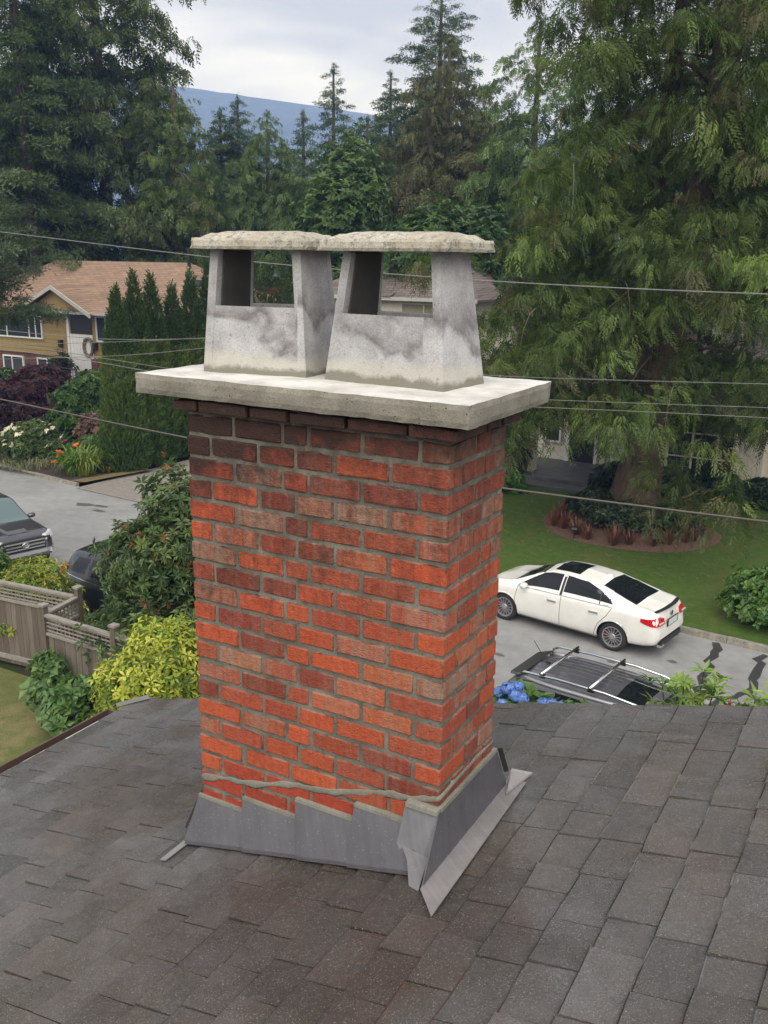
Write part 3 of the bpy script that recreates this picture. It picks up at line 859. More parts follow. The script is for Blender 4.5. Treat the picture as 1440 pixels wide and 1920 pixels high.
m = MB(); m.sheet([(-.112, -.022, 6.487), (-.122, -.058, 6.362), (-.105, -.066, 6.345), (-.022, -.070, 6.338), (.003, -.060, 6.352), (.008, -.022, 6.489)], 0.004)
o = m.build('corner_patch', M_FLASHM, chim)
m = MB(); m.bb(-.108, .008, -.03, 0.002, 6.486, 6.502); m.build('sealant_bead', M_MORTNEW, o)
m = MB(); m.sheet([(-.105, -.058, 6.362), (-.06, -.10, rz(-.06) + .06), (-.016, -.168, rz(-.016) + 0.012), (.026, -.184, rz(.02) + 0.010), (.0, -.066, 6.352)], 0.004)
m.build('corner_lap', M_FLASHM, chim)
m = MB(); m.sheet([(.008, -.014, 6.490), (.038, -.183, rz(.036) + 0.012), (.030, .52, rz(.02) + 0.012), (.008, .452, 6.494)], 0.004)
side = m.build('side_flashing', M_FLASH, chim)
m = MB(); m.bb(-.002, .012, -.004, .448, 6.487, 6.503); m.build('sealant_bead', M_MORTNEW, side)
m = MB(); m.sheet([(.034, -.186, rz(.034) + 0.020), (.136, -.312, rz(.136) + 0.023), (.098, .535, rz(.098) + 0.023), (.026, .528, rz(.026) + 0.020)], 0.004)
m.build('apron_strip', M_FLASHL, chim)
m = MB(); m.sheet([(.030, .505, rz(.03) + 0.026), (.066, .42, rz(.066) + .028), (.10, .60, rz(.10) + 0.028), (.028, .565, rz(.028) + 0.06)], 0.004)
m.build('apron_end', M_FLASHL, chim)
m = MB(); m.sheet([(-1.035, -.215, rz(-1.035) + 0.016), (-1.008, -.215, rz(-1.008) + 0.016), (-1.012, .50, rz(-1.012) + .016), (-1.06, .50, rz(-1.06) + .016)], 0.004)
m.build('apron_strip', M_FLASHL, chim)
m = MB(); m.sheet([(-1.014, -.004, 6.215), (-1.014, .45, 6.215), (-1.05, .50, rz(-1.05) + .012), (-1.035, -.088, rz(-1.035) + .012)], 0.004)
m.build('side_flashing', M_FLASH, chim)
m = MB(); m.sheet([(-1.02, -.002, 6.225), (-1.028, .02, 6.225), (-1.05, -.06, 6.10), (-1.04, -.066, 6.10)], 0.004)
m.sheet([(.012, .452, 6.50), (.022, .468, 6.50), (.034, .515, 6.385), (.022, .50, 6.385)], 0.004)
m.build('underlayment', M_DARK, chim)

# ------------------------------------------------------------------ ground, road, kerbs
def mat_grass(name, a, b_, dry, dryfac=0.5, sc=0.6):
    m, t, p = new_mat(name)
    n1 = noise_node(t, sc, 6, 0.7); n2 = noise_node(t, 5.0, 6, 0.8); n3 = noise_node(t, 45, 3, 0.8)
    base = ramp(t, n2.outputs['Fac'], [(0.3, a), (0.7, b_)]).outputs[0]
    base = mixc(t, ramp(t, n1.outputs['Fac'], [(0.48, 0.0), (0.68, dryfac)]).outputs[0], base, dry)
    base = mixc(t, 1.0, base, ramp(t, n3.outputs['Fac'], [(0.3, 0.55), (0.7, 1.4)]).outputs[0], 'MULTIPLY')
    t.links.new(base, p.inputs['Base Color'])
    p.inputs['Roughness'].default_value = 0.9
    p.inputs['Specular IOR Level'].default_value = 0.15
    bump(t, p, mth(t, 'ADD', n3.outputs['Fac'], n2.outputs['Fac']), 0.8, 0.06)
    return m
M_LAWN = mat_grass('lawn_grass', (0.046, 0.090, 0.016), (0.098, 0.160, 0.034), (0.15, 0.13, 0.05), 0.5)
M_LAWND = mat_grass('dry_lawn', (0.105, 0.130, 0.042), (0.185, 0.19, 0.068), (0.33, 0.26, 0.14), 0.9, 0.7)
M_DRYG = mat_grass('straw_grass', (0.15, 0.125, 0.055), (0.24, 0.19, 0.085), (0.11, 0.11, 0.04), 0.6, 1.2)
M_YARD = mat_grass('yard_ground', (0.022, 0.036, 0.014), (0.042, 0.06, 0.02), (0.06, 0.05, 0.03), 0.6)
def mat_soil(name, a, b_):
    m, t, p = new_mat(name)
    n2 = noise_node(t, 10, 6, 0.75)
    t.links.new(ramp(t, n2.outputs['Fac'], [(0.3, a), (0.7, b_)]).outputs[0], p.inputs['Base Color'])
    p.inputs['Roughness'].default_value = 0.95
    bump(t, p, n2.outputs['Fac'], 0.9, 0.05)
    return m
M_SOIL = mat_soil('dark_soil', (0.022, 0.016, 0.011), (0.065, 0.045, 0.030))
M_MULCH = mat_soil('bark_mulch', (0.070, 0.040, 0.028), (0.19, 0.11, 0.075))
def mat_road():
    m, t, p = new_mat('worn_asphalt')
    big = noise_node(t, 0.35, 5, 0.6); mid = noise_node(t, 3.0, 5, 0.65); fine = noise_node(t, 90, 2, 0.7)
    base = ramp(t, big.outputs['Fac'], [(0.35, (0.205, 0.206, 0.208)), (0.65, (0.275, 0.275, 0.275))]).outputs[0]
    base = mixc(t, 1.0, base, ramp(t, mid.outputs['Fac'], [(0.3, 0.84), (0.7, 1.12)]).outputs[0], 'MULTIPLY')
    base = mixc(t, 1.0, base, ramp(t, fine.outputs['Fac'], [(0.3, 0.72), (0.7, 1.25)]).outputs[0], 'MULTIPLY')
    t.links.new(base, p.inputs['Base Color'])
    p.inputs['Roughness'].default_value = 0.62
    p.inputs['Specular IOR Level'].default_value = 0.4
    bump(t, p, fine.outputs['Fac'], 0.4, 0.01)
    return m
M_ROAD = mat_road()
M_TAR = simple('tar_seal', (0.035, 0.035, 0.037), 0.5)
M_KERB = mat_concrete('kerb_concrete', (0.15, 0.145, 0.125), (0.27, 0.26, 0.23), pits=0.4, moss=0.4)
M_AGG = mat_concrete('exposed_aggregate', (0.16, 0.145, 0.13), (0.25, 0.23, 0.21), pits=0.2, grain=1.8)
def sheet_obj(name, pts, z, mat, kind='structure', parent=None):
    m = MB(); m.add([(x, y, z) for x, y in pts], [tuple(range(len(pts)))])
    o = m.build(name, mat, parent)
    if kind: o['kind'] = kind
    return o
def far_k(x): return 18.13 - 0.108 * (x + 1.0) if x > -32 else 21.48
def near_k(x): return far_k(x) - 8.0
g = sheet_obj('ground', [(-2400, -400), (1700, -400), (1700, 2300), (-2400, 2300)], -0.06, M_YARD)
xs = [-70, -50, -32, -24, -16, -8, 0, 8, 16, 30, 50]
sheet_obj('road', [(x, near_k(x) - 0.1) for x in xs] + [(x, far_k(x) + 0.1) for x in reversed(xs)], 0.0, M_ROAD)
def kerb(name, xs_, f, sgn, label):
    segs = []
    root = empty(name, (xs_[0], f(xs_[0]), 0), label, 'kerb')
    x = xs_[0]; r = random.Random(3)
    while x < xs_[1] - 0.2:
        L = 1.5 * r.uniform(0.8, 1.15); x1 = min(x + L, xs_[1])
        a = Vector((x + 0.006, f(x), 0)); b_ = Vector((x1 - 0.006, f(x1), 0))
        dn = Vector((0, 0.17 * sgn, 0)); h = 0.13 + r.uniform(-0.012, 0.012)
        m = MB(); m.hexa([a + Vector((0, 0, -0.05)), b_ + Vector((0, 0, -0.05)), b_ + dn + Vector((0, 0, -0.05)), a + dn + Vector((0, 0, -0.05))],
                         [a + Vector((0, sgn * .03, h)), b_ + Vector((0, sgn * .03, h)), b_ + dn + Vector((0, 0, h)), a + dn + Vector((0, 0, h))])
        m.build('kerb_stone', M_KERB, root); x = x1
    root['kind'] = 'structure'
    return root
kerb('kerb', (-24.6 + 3.6, 9), far_k, 1, 'grey concrete kerb along the lawn behind the white sedan')
kerb('kerb', (-44, -25.1), far_k, 1, 'concrete kerb edging the flower garden across the street')
kerb('kerb', (-40, 9), near_k, -1, 'near side kerb beside the parked dark cars')
# tar lines across the road by the right kerb, oil spots on the left
def tarline(pts, wd, name='tar_line'):
    m = MB(); L, R = [], []
    for k, (x, y) in enumerate(pts):
        d = Vector((pts[min(k + 1, len(pts) - 1)][0] - pts[max(k - 1, 0)][0], pts[min(k + 1, len(pts) - 1)][1] - pts[max(k - 1, 0)][1], 0)).normalized()
        q = Vector((-d.y, d.x, 0)) * wd * random.uniform(0.35, 0.65)
        L.append((x + q.x, y + q.y, 0.004)); R.append((x - q.x, y - q.y, 0.004))
    n = len(pts)
    m.add(L + R, [(i, i + 1, n + i + 1, n + i) for i in range(n - 1)])
    o = m.build(name, M_TAR); o['kind'] = 'structure'
def wig(a, b_, n, amp, seed):
    r = random.Random(seed)
    return [(a[0] + (b_[0] - a[0]) * k / n + r.uniform(-amp, amp), a[1] + (b_[1] - a[1]) * k / n + r.uniform(-amp, amp)) for k in range(n + 1)]
tarline(wig((-1.95, 18.1), (-1.75, 14.0), 16, 0.09, 1), 0.16)
tarline(wig((-1.0, 17.95), (-0.95, 15.9), 9, 0.08, 2), 0.16)
tarline(wig((-0.95, 15.9), (-1.7, 14.6), 7, 0.06, 3), 0.13)
tarline(wig((-0.95, 15.9), (0.2, 14.9), 7, 0.06, 4), 0.13)
tarline(wig((-8.0, 13.3), (-4.4, 12.6), 12, 0.03, 5), 0.07)
for k, (x, y, r) in enumerate([(-22.9, 19.1, .28), (-22.3, 19.25, .22), (-21.9, 18.8, .2), (-5.9, 15.0, .10), (-2.6, 16.6, .09), (-3.7, 15.9, .08)]):
    m = MB(); n = 12
    m.add([(x + r * 1.3 * (1 + .25 * math.sin(3 * a + k)) * math.cos(a), y + r * .7 * (1 + .25 * math.sin(2 * a + k)) * math.sin(a), 0.003) for a in [2 * PI * i / n for i in range(n)]], [tuple(range(n))])
    o = m.build('oil_stain', simple('oil_stain', (0.09, 0.09, 0.093), 0.5)); o['kind'] = 'structure'
m = MB(); m.box((-7.35, 15.55, 0.004), (0.16, 0.05, 0.004), 0.3); o = m.build('paint_mark', M_TRIMW); o['kind'] = 'structure'
# lawns and beds beyond the road
sheet_obj('lawn', [(-20.8, far_k(-20.8) + .16)] + [(x, far_k(x) + .16) for x in (-16, -10, -4, 0, 9)] + [(9, 33), (-20.8, 33)], 0.07, M_LAWN)
bed_c = (-6.2, 25.9)
m = MB(); n = 40
pts = [(bed_c[0] + 2.75 * (1 + .05 * math.sin(3 * a)) * math.cos(a), bed_c[1] + 2.35 * (1 + .05 * math.cos(2 * a)) * math.sin(a)) for a in [2 * PI * i / n for i in range(n)]]
m.add([(x, y, 0.08) for x, y in pts] + [(bed_c[0], bed_c[1], 0.22)], [(i, (i + 1) % n, n) for i in range(n)])
o = m.build('mulch_bed', M_MULCH); o['kind'] = 'structure'
R_ = np.random.default_rng(3); n = 900
lx = np.concatenate([R_.normal(-6.5, 4.5, 600), R_.uniform(-20, 4, 300)]); ly = np.concatenate([R_.normal(26, 3.2, 600), R_.uniform(19, 31, 300)])
kk_ = (ly > 18.9 - .108 * (lx + 1)) & (ly < 31) & (lx > -20) & (lx < 8); lx, ly = lx[kk_], ly[kk_]; n = len(lx)
a = R_.uniform(0, PI, n); L = R_.uniform(.06, .28, n); cs, sn = np.cos(a), np.sin(a); wd = R_.uniform(.012, .04, n)
V = np.stack([np.stack([lx + cs * L * q - sn * wd * e, ly + sn * L * q + cs * wd * e, np.full(n, .085)], -1) for q, e in ((-1, -.5), (1, -.3), (.9, .6))], 1).reshape(-1, 3)
o = np_mesh('needle_litter', V, np.arange(3 * n).reshape(-1, 3), simple('dry_needles', (.20, .135, .075), .9, var=.5, scale=3)); o['kind'] = 'stuff'
sheet_obj('flower_bed', [(-44, far_k(-44) + .17), (-25.1, far_k(-25) + .17), (-24.9, 24.2), (-26.0, 28.5), (-30, 29.5), (-35.0, 29.0), (-37, 24)], 0.09, M_SOIL)
sheet_obj('grass_verge', [(-25.6, far_k(-25) + .2), (-24.95, far_k(-25) + .3), (-24.4, 24.0), (-24.9, 24.0)], 0.13, M_DRYG)
sheet_obj('driveway', [(-24.9, far_k(-24) - .05), (-20.9, far_k(-21) - .05), (-20.9, 40), (-24.6, 40)], 0.02, M_AGG)
sheet_obj('side_drive', [(-52, far_k(-44) + .17), (-44, far_k(-44) + .17), (-34, 24.0), (-37, 27), (-52, 27)], 0.1, M_ROAD)
sheet_obj('side_lawn', [(-30, -8), (-2.3, -8), (-2.3, 8.38), (-12.5, 8.38), (-12.5, 9.0), (-30, 9.0)], 0.0, M_LAWND)
sheet_obj('front_garden', [(-2.3, 1.0), (9, 1.0), (9, near_k(9)), (-2.3, near_k(-2)), (-12.4, near_k(-12)), (-30, near_k(-30)), (-30, 9.4), (-12.3, 9.4), (-12.3, 8.5), (-2.3, 8.5)], 0.03, M_SOIL)

# ------------------------------------------------------------------ mountain
def mat_forest():
    m, t, p = new_mat('far_forest')
    n = noise_node(t, 0.05, 8, 0.85); n2 = noise_node(t, 0.006, 5, 0.7)
    base = ramp(t, n.outputs['Fac'], [(0.40, (0.008, 0.012, 0.012)), (0.60, (0.055, 0.066, 0.055))]).outputs[0]
    base = mixc(t, ramp(t, n2.outputs['Fac'], [(0.45, 0), (0.6, 0.5)]).outputs[0], base, (0.06, 0.072, 0.058))
    t.links.new(base, p.inputs['Base Color']); p.inputs['Roughness'].default_value = 1.0
    return m
def polar(pxl, D):      # ground point seen at a given compass bearing, D metres off
    a = YAW - math.atan((pxl - 720) / 1750.3)
    return CAM.x - math.sin(a) * D, CAM.y + math.cos(a) * D
m = MB(); rows = []
bear = list(range(-700, 2200, 25))
for di, (D, hf) in enumerate([(1050, 0.0), (1250, 0.34), (1500, 0.72), (1750, 1.0), (2000, 0.8)]):
    row = []
    for bx in bear:
        x, y = polar(bx, D)
        H = 285 - 0.12 * (bx - 380) if bx > 380 else 285 + 0.03 * (380 - bx)
        H = max(120, H) + 5 * noise.noise(Vector((bx * .004, di * .3, 0))) + 2 * noise.noise(Vector((bx * .03, di, 5)))
        row.append((x, y, H * hf + (10 * noise.noise(Vector((bx * .02, di * 2.2, 9))) if 0 < di < 3 else 0) - 0.5))
    rows.append(row)
V = [q for r in rows for q in r]; nb = len(bear)
m.add(V, [(i * nb + k, i * nb + k + 1, (i + 1) * nb + k + 1, (i + 1) * nb + k) for i in range(4) for k in range(nb - 1)])
o = m.build('mountain', mat_forest(), smooth=True); o['kind'] = 'structure'

# ------------------------------------------------------------------ foliage
def rotfan(n, spread, ln0, ln1, wid, curl, flat=True, seed=0, hang=0.0):
    """a frond along +x: slim leaflets off a midrib. Returns (k,3,3)"""
    r = np.random.default_rng(seed); T = []
    for i in range(n):
        t = (i + 0.6) / n
        s = 1 if i % 2 else -1
        base = np.array([t * 0.85, 0, -curl * t * t])
        a = math.radians(spread * r.uniform(0.75, 1.25)) * s
        L = (ln0 + (ln1 - ln0) * t) * r.uniform(0.75, 1.2)
        if flat: d = np.array([math.cos(a), math.sin(a), r.uniform(-0.25, 0.25) - hang])
        else:
            ph = r.uniform(0, 2 * PI); d = np.array([math.cos(a), math.sin(abs(a)) * math.cos(ph), math.sin(abs(a)) * math.sin(ph) - hang])
        d = d / np.linalg.norm(d)
        pz = np.cross(d, [0, 0, 1.0]); pz /= (np.linalg.norm(pz) + 1e-9)
        if not flat:
            q = r.normal(size=3); pz = np.cross(d, q); pz /= np.linalg.norm(pz)
        w_ = wid * r.uniform(0.8, 1.3)
        T.append([base + pz * w_ * 0.5 - d * 0.02, base - pz * w_ * 0.5 + d * 0.03, base + d * L])
    return np.array(T)
def leafcluster(n, L, W, seed, radial=True, lift=0.35, fold=0.25, cheap=False):
    """a rosette of broad leaves, each two folded halves"""
    r = np.random.default_rng(seed); T = []
    for i in range(n):
        a = 2 * PI * (i + r.uniform(-.3, .3)) / n
        e = lift + r.uniform(-0.35, 0.35)
        d = np.array([math.cos(a) * math.cos(e), math.sin(a) * math.cos(e), math.sin(e)])
        s = np.cross(d, [0, 0, 1.0]); s /= np.linalg.norm(s) + 1e-9
        u = np.cross(s, d)
        l_ = L * r.uniform(0.75, 1.15); w_ = W * r.uniform(0.8, 1.15)
        b0 = d * l_ * 0.06; tip = d * l_ - u * l_ * 0.12; mid = d * l_ * 0.5 + u * l_ * 0.03
        lw, rw = mid + s * w_ / 2 + u * w_ * fold, mid - s * w_ / 2 + u * w_ * fold
        if cheap: T += [[b0, tip, lw], [b0, rw, tip]]
        else: T += [[b0, mid, lw], [mid, tip, lw], [b0, rw, mid], [mid, rw, tip]]
    return np.array(T)
def scatter(tpls, pos, dirv, upv, scale, col, seed=0, trivar=0.15):
    """place leaf templates; returns verts, faces, colours"""
    r = np.random.default_rng(seed)
    pos = np.asarray(pos, np.float32); n = len(pos)
    d = np.asarray(dirv, np.float32); d = d / (np.linalg.norm(d, axis=1, keepdims=True) + 1e-9)
    u = np.asarray(upv, np.float32)
    s = np.cross(u, d); s /= (np.linalg.norm(s, axis=1, keepdims=True) + 1e-9)
    u = np.cross(d, s)
    scale = np.broadcast_to(np.asarray(scale, np.float32), (n,))
    pick = r.integers(0, len(tpls), n)
    Vs, Cs = [], []
    for ti, T in enumerate(tpls):
        k = np.where(pick == ti)[0]
        if not len(k): continue
        T = T.astype(np.float32)
        sc = scale[k][:, None, None, None]
        P = pos[k][:, None, None, :] + sc * (T[None, :, :, 0:1] * d[k][:, None, None, :] + T[None, :, :, 1:2] * s[k][:, None, None, :] + T[None, :, :, 2:3] * u[k][:, None, None, :])
        c = np.asarray(col, np.float32)[k][:, None, None, :] * (1 + trivar * r.uniform(-1, 1, (len(k), T.shape[0], 1, 1)).astype(np.float32))
        c = np.broadcast_to(c, P.shape)
        Vs.append(P.reshape(-1, 3)); Cs.append(c.reshape(-1, 3))
    V = np.concatenate(Vs); C = np.clip(np.concatenate(Cs), 0.001, 0.9)
    F = np.arange(len(V), dtype=np.int32).reshape(-1, 3)
    return V, F, C
def palette(n, cols, wts, seed, var=0.18):
    r = np.random.default_rng(seed)
    c = np.array(cols, np.float32)[r.choice(len(cols), n, p=np.array(wts) / sum(wts))]
    return c * (1 + var * r.normal(size=(n, 1)).clip(-2, 2)).astype(np.float32)
M_LEAF = leaf_mat('conifer_foliage', 0.34, 0.6, 0.22)
M_BROAD = leaf_mat('broad_foliage', 0.28, 0.42, 0.45)
def mat_bark(name, a, b_):
    m, t, p = new_mat(name)
    mpn = t.nodes.new('ShaderNodeMapping'); mpn.inputs['Scale'].default_value = (1, 1, 0.12)
    g = t.nodes.new('ShaderNodeNewGeometry'); t.links.new(g.outputs['Position'], mpn.inputs[0])
    n = noise_node(t, 14, 5, 0.7, vec=mpn.outputs[0])
    t.links.new(ramp(t, n.outputs['Fac'], [(0.35, a), (0.62, b_)]).outputs[0], p.inputs['Base Color'])
    p.inputs['Roughness'].default_value = 0.95
    bump(t, p, n.outputs['Fac'], 1.0, 0.06)
    return m
M_BARK = mat_bark('grey_bark', (0.030, 0.024, 0.020), (0.095, 0.075, 0.06))
M_BARKR = mat_bark('cedar_bark', (0.036, 0.022, 0.016), (0.125, 0.080, 0.058))
M_TWIG = simple('bare_twig', (0.16, 0.135, 0.11), 0.9)
def clump(n, ln, wd, seed, down=0.55, out=0.7, ext=(.75, .55, .42), lobes=4, shell=.35):
    """a bough end: many slim sprays round a few uneven lobes. Returns (n,3,3); x runs along the bough, z is up"""
    r = np.random.default_rng(seed)
    L = np.concatenate([r.uniform(-.55, .55, (lobes, 1)), r.uniform(-.35, .35, (lobes, 1)), r.uniform(-.18, .12, (lobes, 1))], 1)
    T = []
    for k in range(n):
        c = L[r.integers(lobes)]; q = r.normal(size=3); q /= np.linalg.norm(q)
        if q[2] < -.25 and r.random() < .5: q[2] = -q[2]
        p = c + q * np.array(ext) * .62 * r.uniform(shell, 1) ** .5
        d = q * out + np.array([.35, 0, -down]) + r.normal(0, .42, 3); d /= np.linalg.norm(d)
        sd = np.cross(d, q + r.normal(0, .45, 3)); sd /= np.linalg.norm(sd) + 1e-9
        l_ = ln * r.uniform(.6, 1.3); w_ = wd * r.uniform(.7, 1.3)
        T.append([p + sd * w_ * .5 + d * l_ * .25, p - sd * w_ * .5, p + d * l_])
    return np.array(T)
def fanclump(nf, nl, seed, L=.62, ln=.20, wd=.042, ext=(.75, .55, .40)):
    """a bough end hung with flat ferny sprays: nf fans of nl leaflets each"""
    r = np.random.default_rng(seed); T = []
    for f in range(nf):
        q = r.normal(size=3); q /= np.linalg.norm(q); q[2] = abs(q[2]) * .8 - .25
        p = q * np.array(ext) * r.uniform(.35, 1)
        a = np.array([q[0] * .7 + .35, q[1] * .8, -.55]) + r.normal(0, .25, 3); a /= np.linalg.norm(a)
        s_ = np.cross(a, q + r.normal(0, .3, 3)); s_ /= np.linalg.norm(s_) + 1e-9; nn = np.cross(a, s_)
        Lf = L * r.uniform(.7, 1.25)
        for i in range(nl):
            t = (i + .5) / nl; sg = 1 if i % 2 else -1
            o = p + a * Lf * t * .85 - np.array([0, 0, .28 * Lf * t * t]) + nn * r.normal(0, .012)
            an = math.radians(r.uniform(24, 46)) * sg
            d = a * math.cos(an) + s_ * math.sin(an) + nn * r.normal(0, .12) + np.array([0, 0, -.22]); d /= np.linalg.norm(d)
            pe = np.cross(d, nn); pe /= np.linalg.norm(pe) + 1e-9
            l_ = ln * (1.15 - .55 * t) * r.uniform(.8, 1.25); w_ = wd * r.uniform(.8, 1.3)
            T.append([o + pe * w_ * .5 + d * l_ * .3, o - pe * w_ * .5 + d * l_ * .2, o + d * l_])
    return np.array(T)
FAN = [fanclump(13, 16, k) for k in range(7)]
FANF = [fanclump(7, 8, k + 10, .66, .32, .10) for k in range(5)]
BRUSH = [clump(105, .24, .068, k + 20, .12, .9, (.85, .6, .28), 6) for k in range(6)]
BRUSHF = [clump(46, .29, .125, k + 30, .15, .9, (.85, .6, .3), 5) for k in range(5)]
SCALE = [rotfan(6, 30, 0.45, 0.30, 0.15, -0.05, False, k + 40) for k in range(3)]
def conifer(loc, H, rfun, zb, step, nbr, tpl, size, cols, wts, seed, e0=0.15, droop=0.35, dens=3.2, hang=0.0, wid=0.32, lean=None, r0=0.35, trunk_top=0.97, inner=0.25, az=None, woods=False, ragged=0.25, upturn=0.0, drape=False, brvar=0.15, zmax=99):
    """returns (crown arrays, trunk points, limb list)"""
    r = random.Random(seed); R_ = np.random.default_rng(seed)
    loc = Vector(loc); lean = Vector(lean or (0, 0, 0))
    def axis(z): return Vector((loc.x, loc.y, loc.z + z)) + lean * (z / H) ** 1.0
    P, D, U, BR = [], [], [], []; limbs = []
    z = zb
    while z < H * 0.985:
        R0 = rfun(z / H)
        nb = max(3, int(nbr * (0.6 + 0.4 * min(1, R0 / max(rfun(0.3), .1)))))
        a0 = r.uniform(0, 2 * PI)
        for k in range(nb):
            a = a0 + 2 * PI * k / nb + r.uniform(-.35, .35)
            if az is not None and not az(a, z, r): continue
            L = R0 * (1 + r.gauss(0, ragged)); L = max(0.25, min(L, R0 * 1.5))
            o = axis(z + r.uniform(-step, step) * .5)
            h = Vector((math.cos(a), math.sin(a), 0)); sd = Vector((-h.y, h.x, 0))
            el = e0 * r.uniform(0.5, 1.5) + 0.35 * (z / H) ** 2
            ns = max(2, int(L * dens + r.random()))
            s = np.sqrt(R_.uniform(inner ** 2, 1.0, ns))
            lat = R_.uniform(-1, 1, ns) * wid * L * (1.1 - s * 0.85)
            zz = L * (el * s - droop * s * s + upturn * s ** 4) - np.abs(lat) * 0.25
            pts = np.array(o)[None] + np.outer(s * L, h) + np.outer(lat, sd); pts[:, 2] += zz
            if drape:
                topm = R_.random(ns) < .45
                pts[:, 2] += np.where(topm, .08, -.22)
            P.append(pts); BR.append(np.full(ns, max(.45, 1 + r.gauss(0, brvar))))
            tz = el - 2 * droop * s + 4 * upturn * s ** 3
            dd = np.outer(np.ones(ns), h) + np.outer(np.sign(lat) * R_.uniform(0.1, 0.8, ns), sd)
            hg = hang * R_.uniform(0.6, 1.3, ns)
            if drape: hg = np.where(topm, .25 * R_.uniform(.2, 1.2, ns), hang * R_.uniform(.5, 1.4, ns))
            dd[:, 2] += tz - hg
            D.append(dd); uu = R_.normal(0, 0.28, (ns, 3)); uu[:, 2] += 1; uu += np.outer(np.ones(ns) * hang * 0.8, h); U.append(uu)
            if woods and r.random() < woods:
                limbs.append([o + h * (L * q) + Vector((0, 0, L * (el * q - droop * q * q + upturn * q ** 4))) for q in (0, .18, .36, .54, .72)])
        z += step * (0.7 + 0.6 * r.random()) * (1.0 if z < H * .8 else .7) * (1 if z < zmax else 2.4)
    P = np.concatenate(P); D = np.concatenate(D); U = np.concatenate(U); BR = np.concatenate(BR + [np.ones(8)])
    # leader
    zt = np.linspace(H * .965, H * .992, 8); P = np.concatenate([P, np.array([axis(q) for q in zt])])
    D = np.concatenate([D, np.tile([[0.05, 0.05, 1.0]], (8, 1))]); U = np.concatenate([U, R_.normal(size=(8, 3))])
    col = palette(len(P), cols, wts, seed) * BR[:, None] * 1.18
    sz = size * R_.uniform(0.7, 1.3, len(P)) * np.clip(.30 + 1.7 * (1 - (P[:, 2] - loc.z) / H), .28, 1)
    V, F, C = scatter(tpl, P, D, U, sz, col, seed, .28)
    tp = [axis(H * trunk_top * q) for q in (0, .03, .08, .2, .4, .6, .8, 1)]
    return V, F, C, tp, limbs
def make_tree(name, label, cat, group, con, r0, bark=M_BARK, leafm=M_LEAF, flare=1.6):
    V, F, C, tp, limbs = con
    root = empty(name, tp[0], label, cat, group)
    m = MB(); k = len(tp) - 1
    m.tube(tp, [r0 * flare, r0 * (1 + (flare - 1) * .4), r0] + [r0 * (1 - (i + 1) / (k - 1)) + 0.02 for i in range(k - 2)], 9)
    m.build('trunk', bark, root, smooth=True)
    for lb in limbs:
        mm = MB(); L = (lb[-1] - lb[0]).length
        mm.tube(lb, [max(.010, .016 * L * q) for q in (1, .8, .6, .35, .12)], 5, False); mm.build('limb', bark, root, smooth=True)
    np_mesh('crown', V, F, leafm, root, C)
    return root
def cone(R, p=1.0, base=0.0, tipr=0.0):
    return lambda t: (R * (1 - t) ** p if t > base else R * (1 - base) ** p * (0.55 + .45 * t / max(base, .01))) + tipr
TG = 'tall conifers behind the houses'
def tree_at(pxc, D, topz, zg=0.0):
    x, y = polar(pxc, D); return (x, y, zg), topz - zg
CED = [(0.064, 0.098, 0.026), (0.084, 0.122, 0.032), (0.104, 0.138, 0.038), (0.096, 0.092, 0.042), (0.052, 0.078, 0.025)]
FIR = [(0.050, 0.078, 0.033), (0.073, 0.106, 0.043), (0.095, 0.128, 0.054), (0.040, 0.062, 0.028)]
# big cedar on the right lawn
loc = (-6.5, 27.2, 0.1)
con = conifer(loc, 33, lambda t: 7.0 * (1 - t) ** 0.60 * (0.75 + 0.25 * min(1, t / .2)), 3.2, 0.60, 10, FAN, 0.88, CED, [3, 4, 2, 1.2, 2], 21, e0=0.30, droop=0.50, dens=2.35, hang=0.7, wid=0.32, lean=(3.6, 1.0, 0), woods=0.22, ragged=0.26, upturn=0.05, drape=True, zmax=18.5, az=lambda a, z, r: not (z < 7.6 and -1.45 < math.atan2(math.sin(a), math.cos(a)) < .6 and r.random() < .45))
big = make_tree('cedar_tree', 'huge western red cedar with drooping sprays and thick shaggy trunk on the right lawn', 'tree', None, con, 0.62, M_BARKR, flare=1.75)
m = MB(); st = Vector(loc)
m.tube([st + Vector((0.2, 0, .6)), st + Vector((0.1, .2, 4)), st + Vector((-.3, .4, 9)), st + Vector((0.2, .5, 16)), st + Vector((.6, .5, 22))], [.5, .38, .33, .22, .08], 8)
m.build('second_stem', M_BARKR, big, smooth=True)
rr = random.Random(4)
for k in range(16):          # bare hanging twigs
    a = rr.uniform(PI, 2 * PI); R = rr.uniform(3.2, 6.6); z = rr.uniform(3, 15)
    p0 = st + Vector((math.cos(a) * R, math.sin(a) * R, z)) + Vector((3.6, 1, 0)) * (z / 33)
    d = Vector((math.cos(a + rr.uniform(-1, 1)), math.sin(a + rr.uniform(-1, 1)), 0)) * rr.uniform(.5, 1.3)
    mm = MB(); mm.tube([p0, p0 + d * .4 + Vector((0, 0, -.15)), p0 + d * .8 + Vector((0, 0, -.55)), p0 + d + Vector((0, 0, -1.1))], [.009, .008, .006, .004], 4, False)
    mm.build('bare_twig', M_TWIG, big)
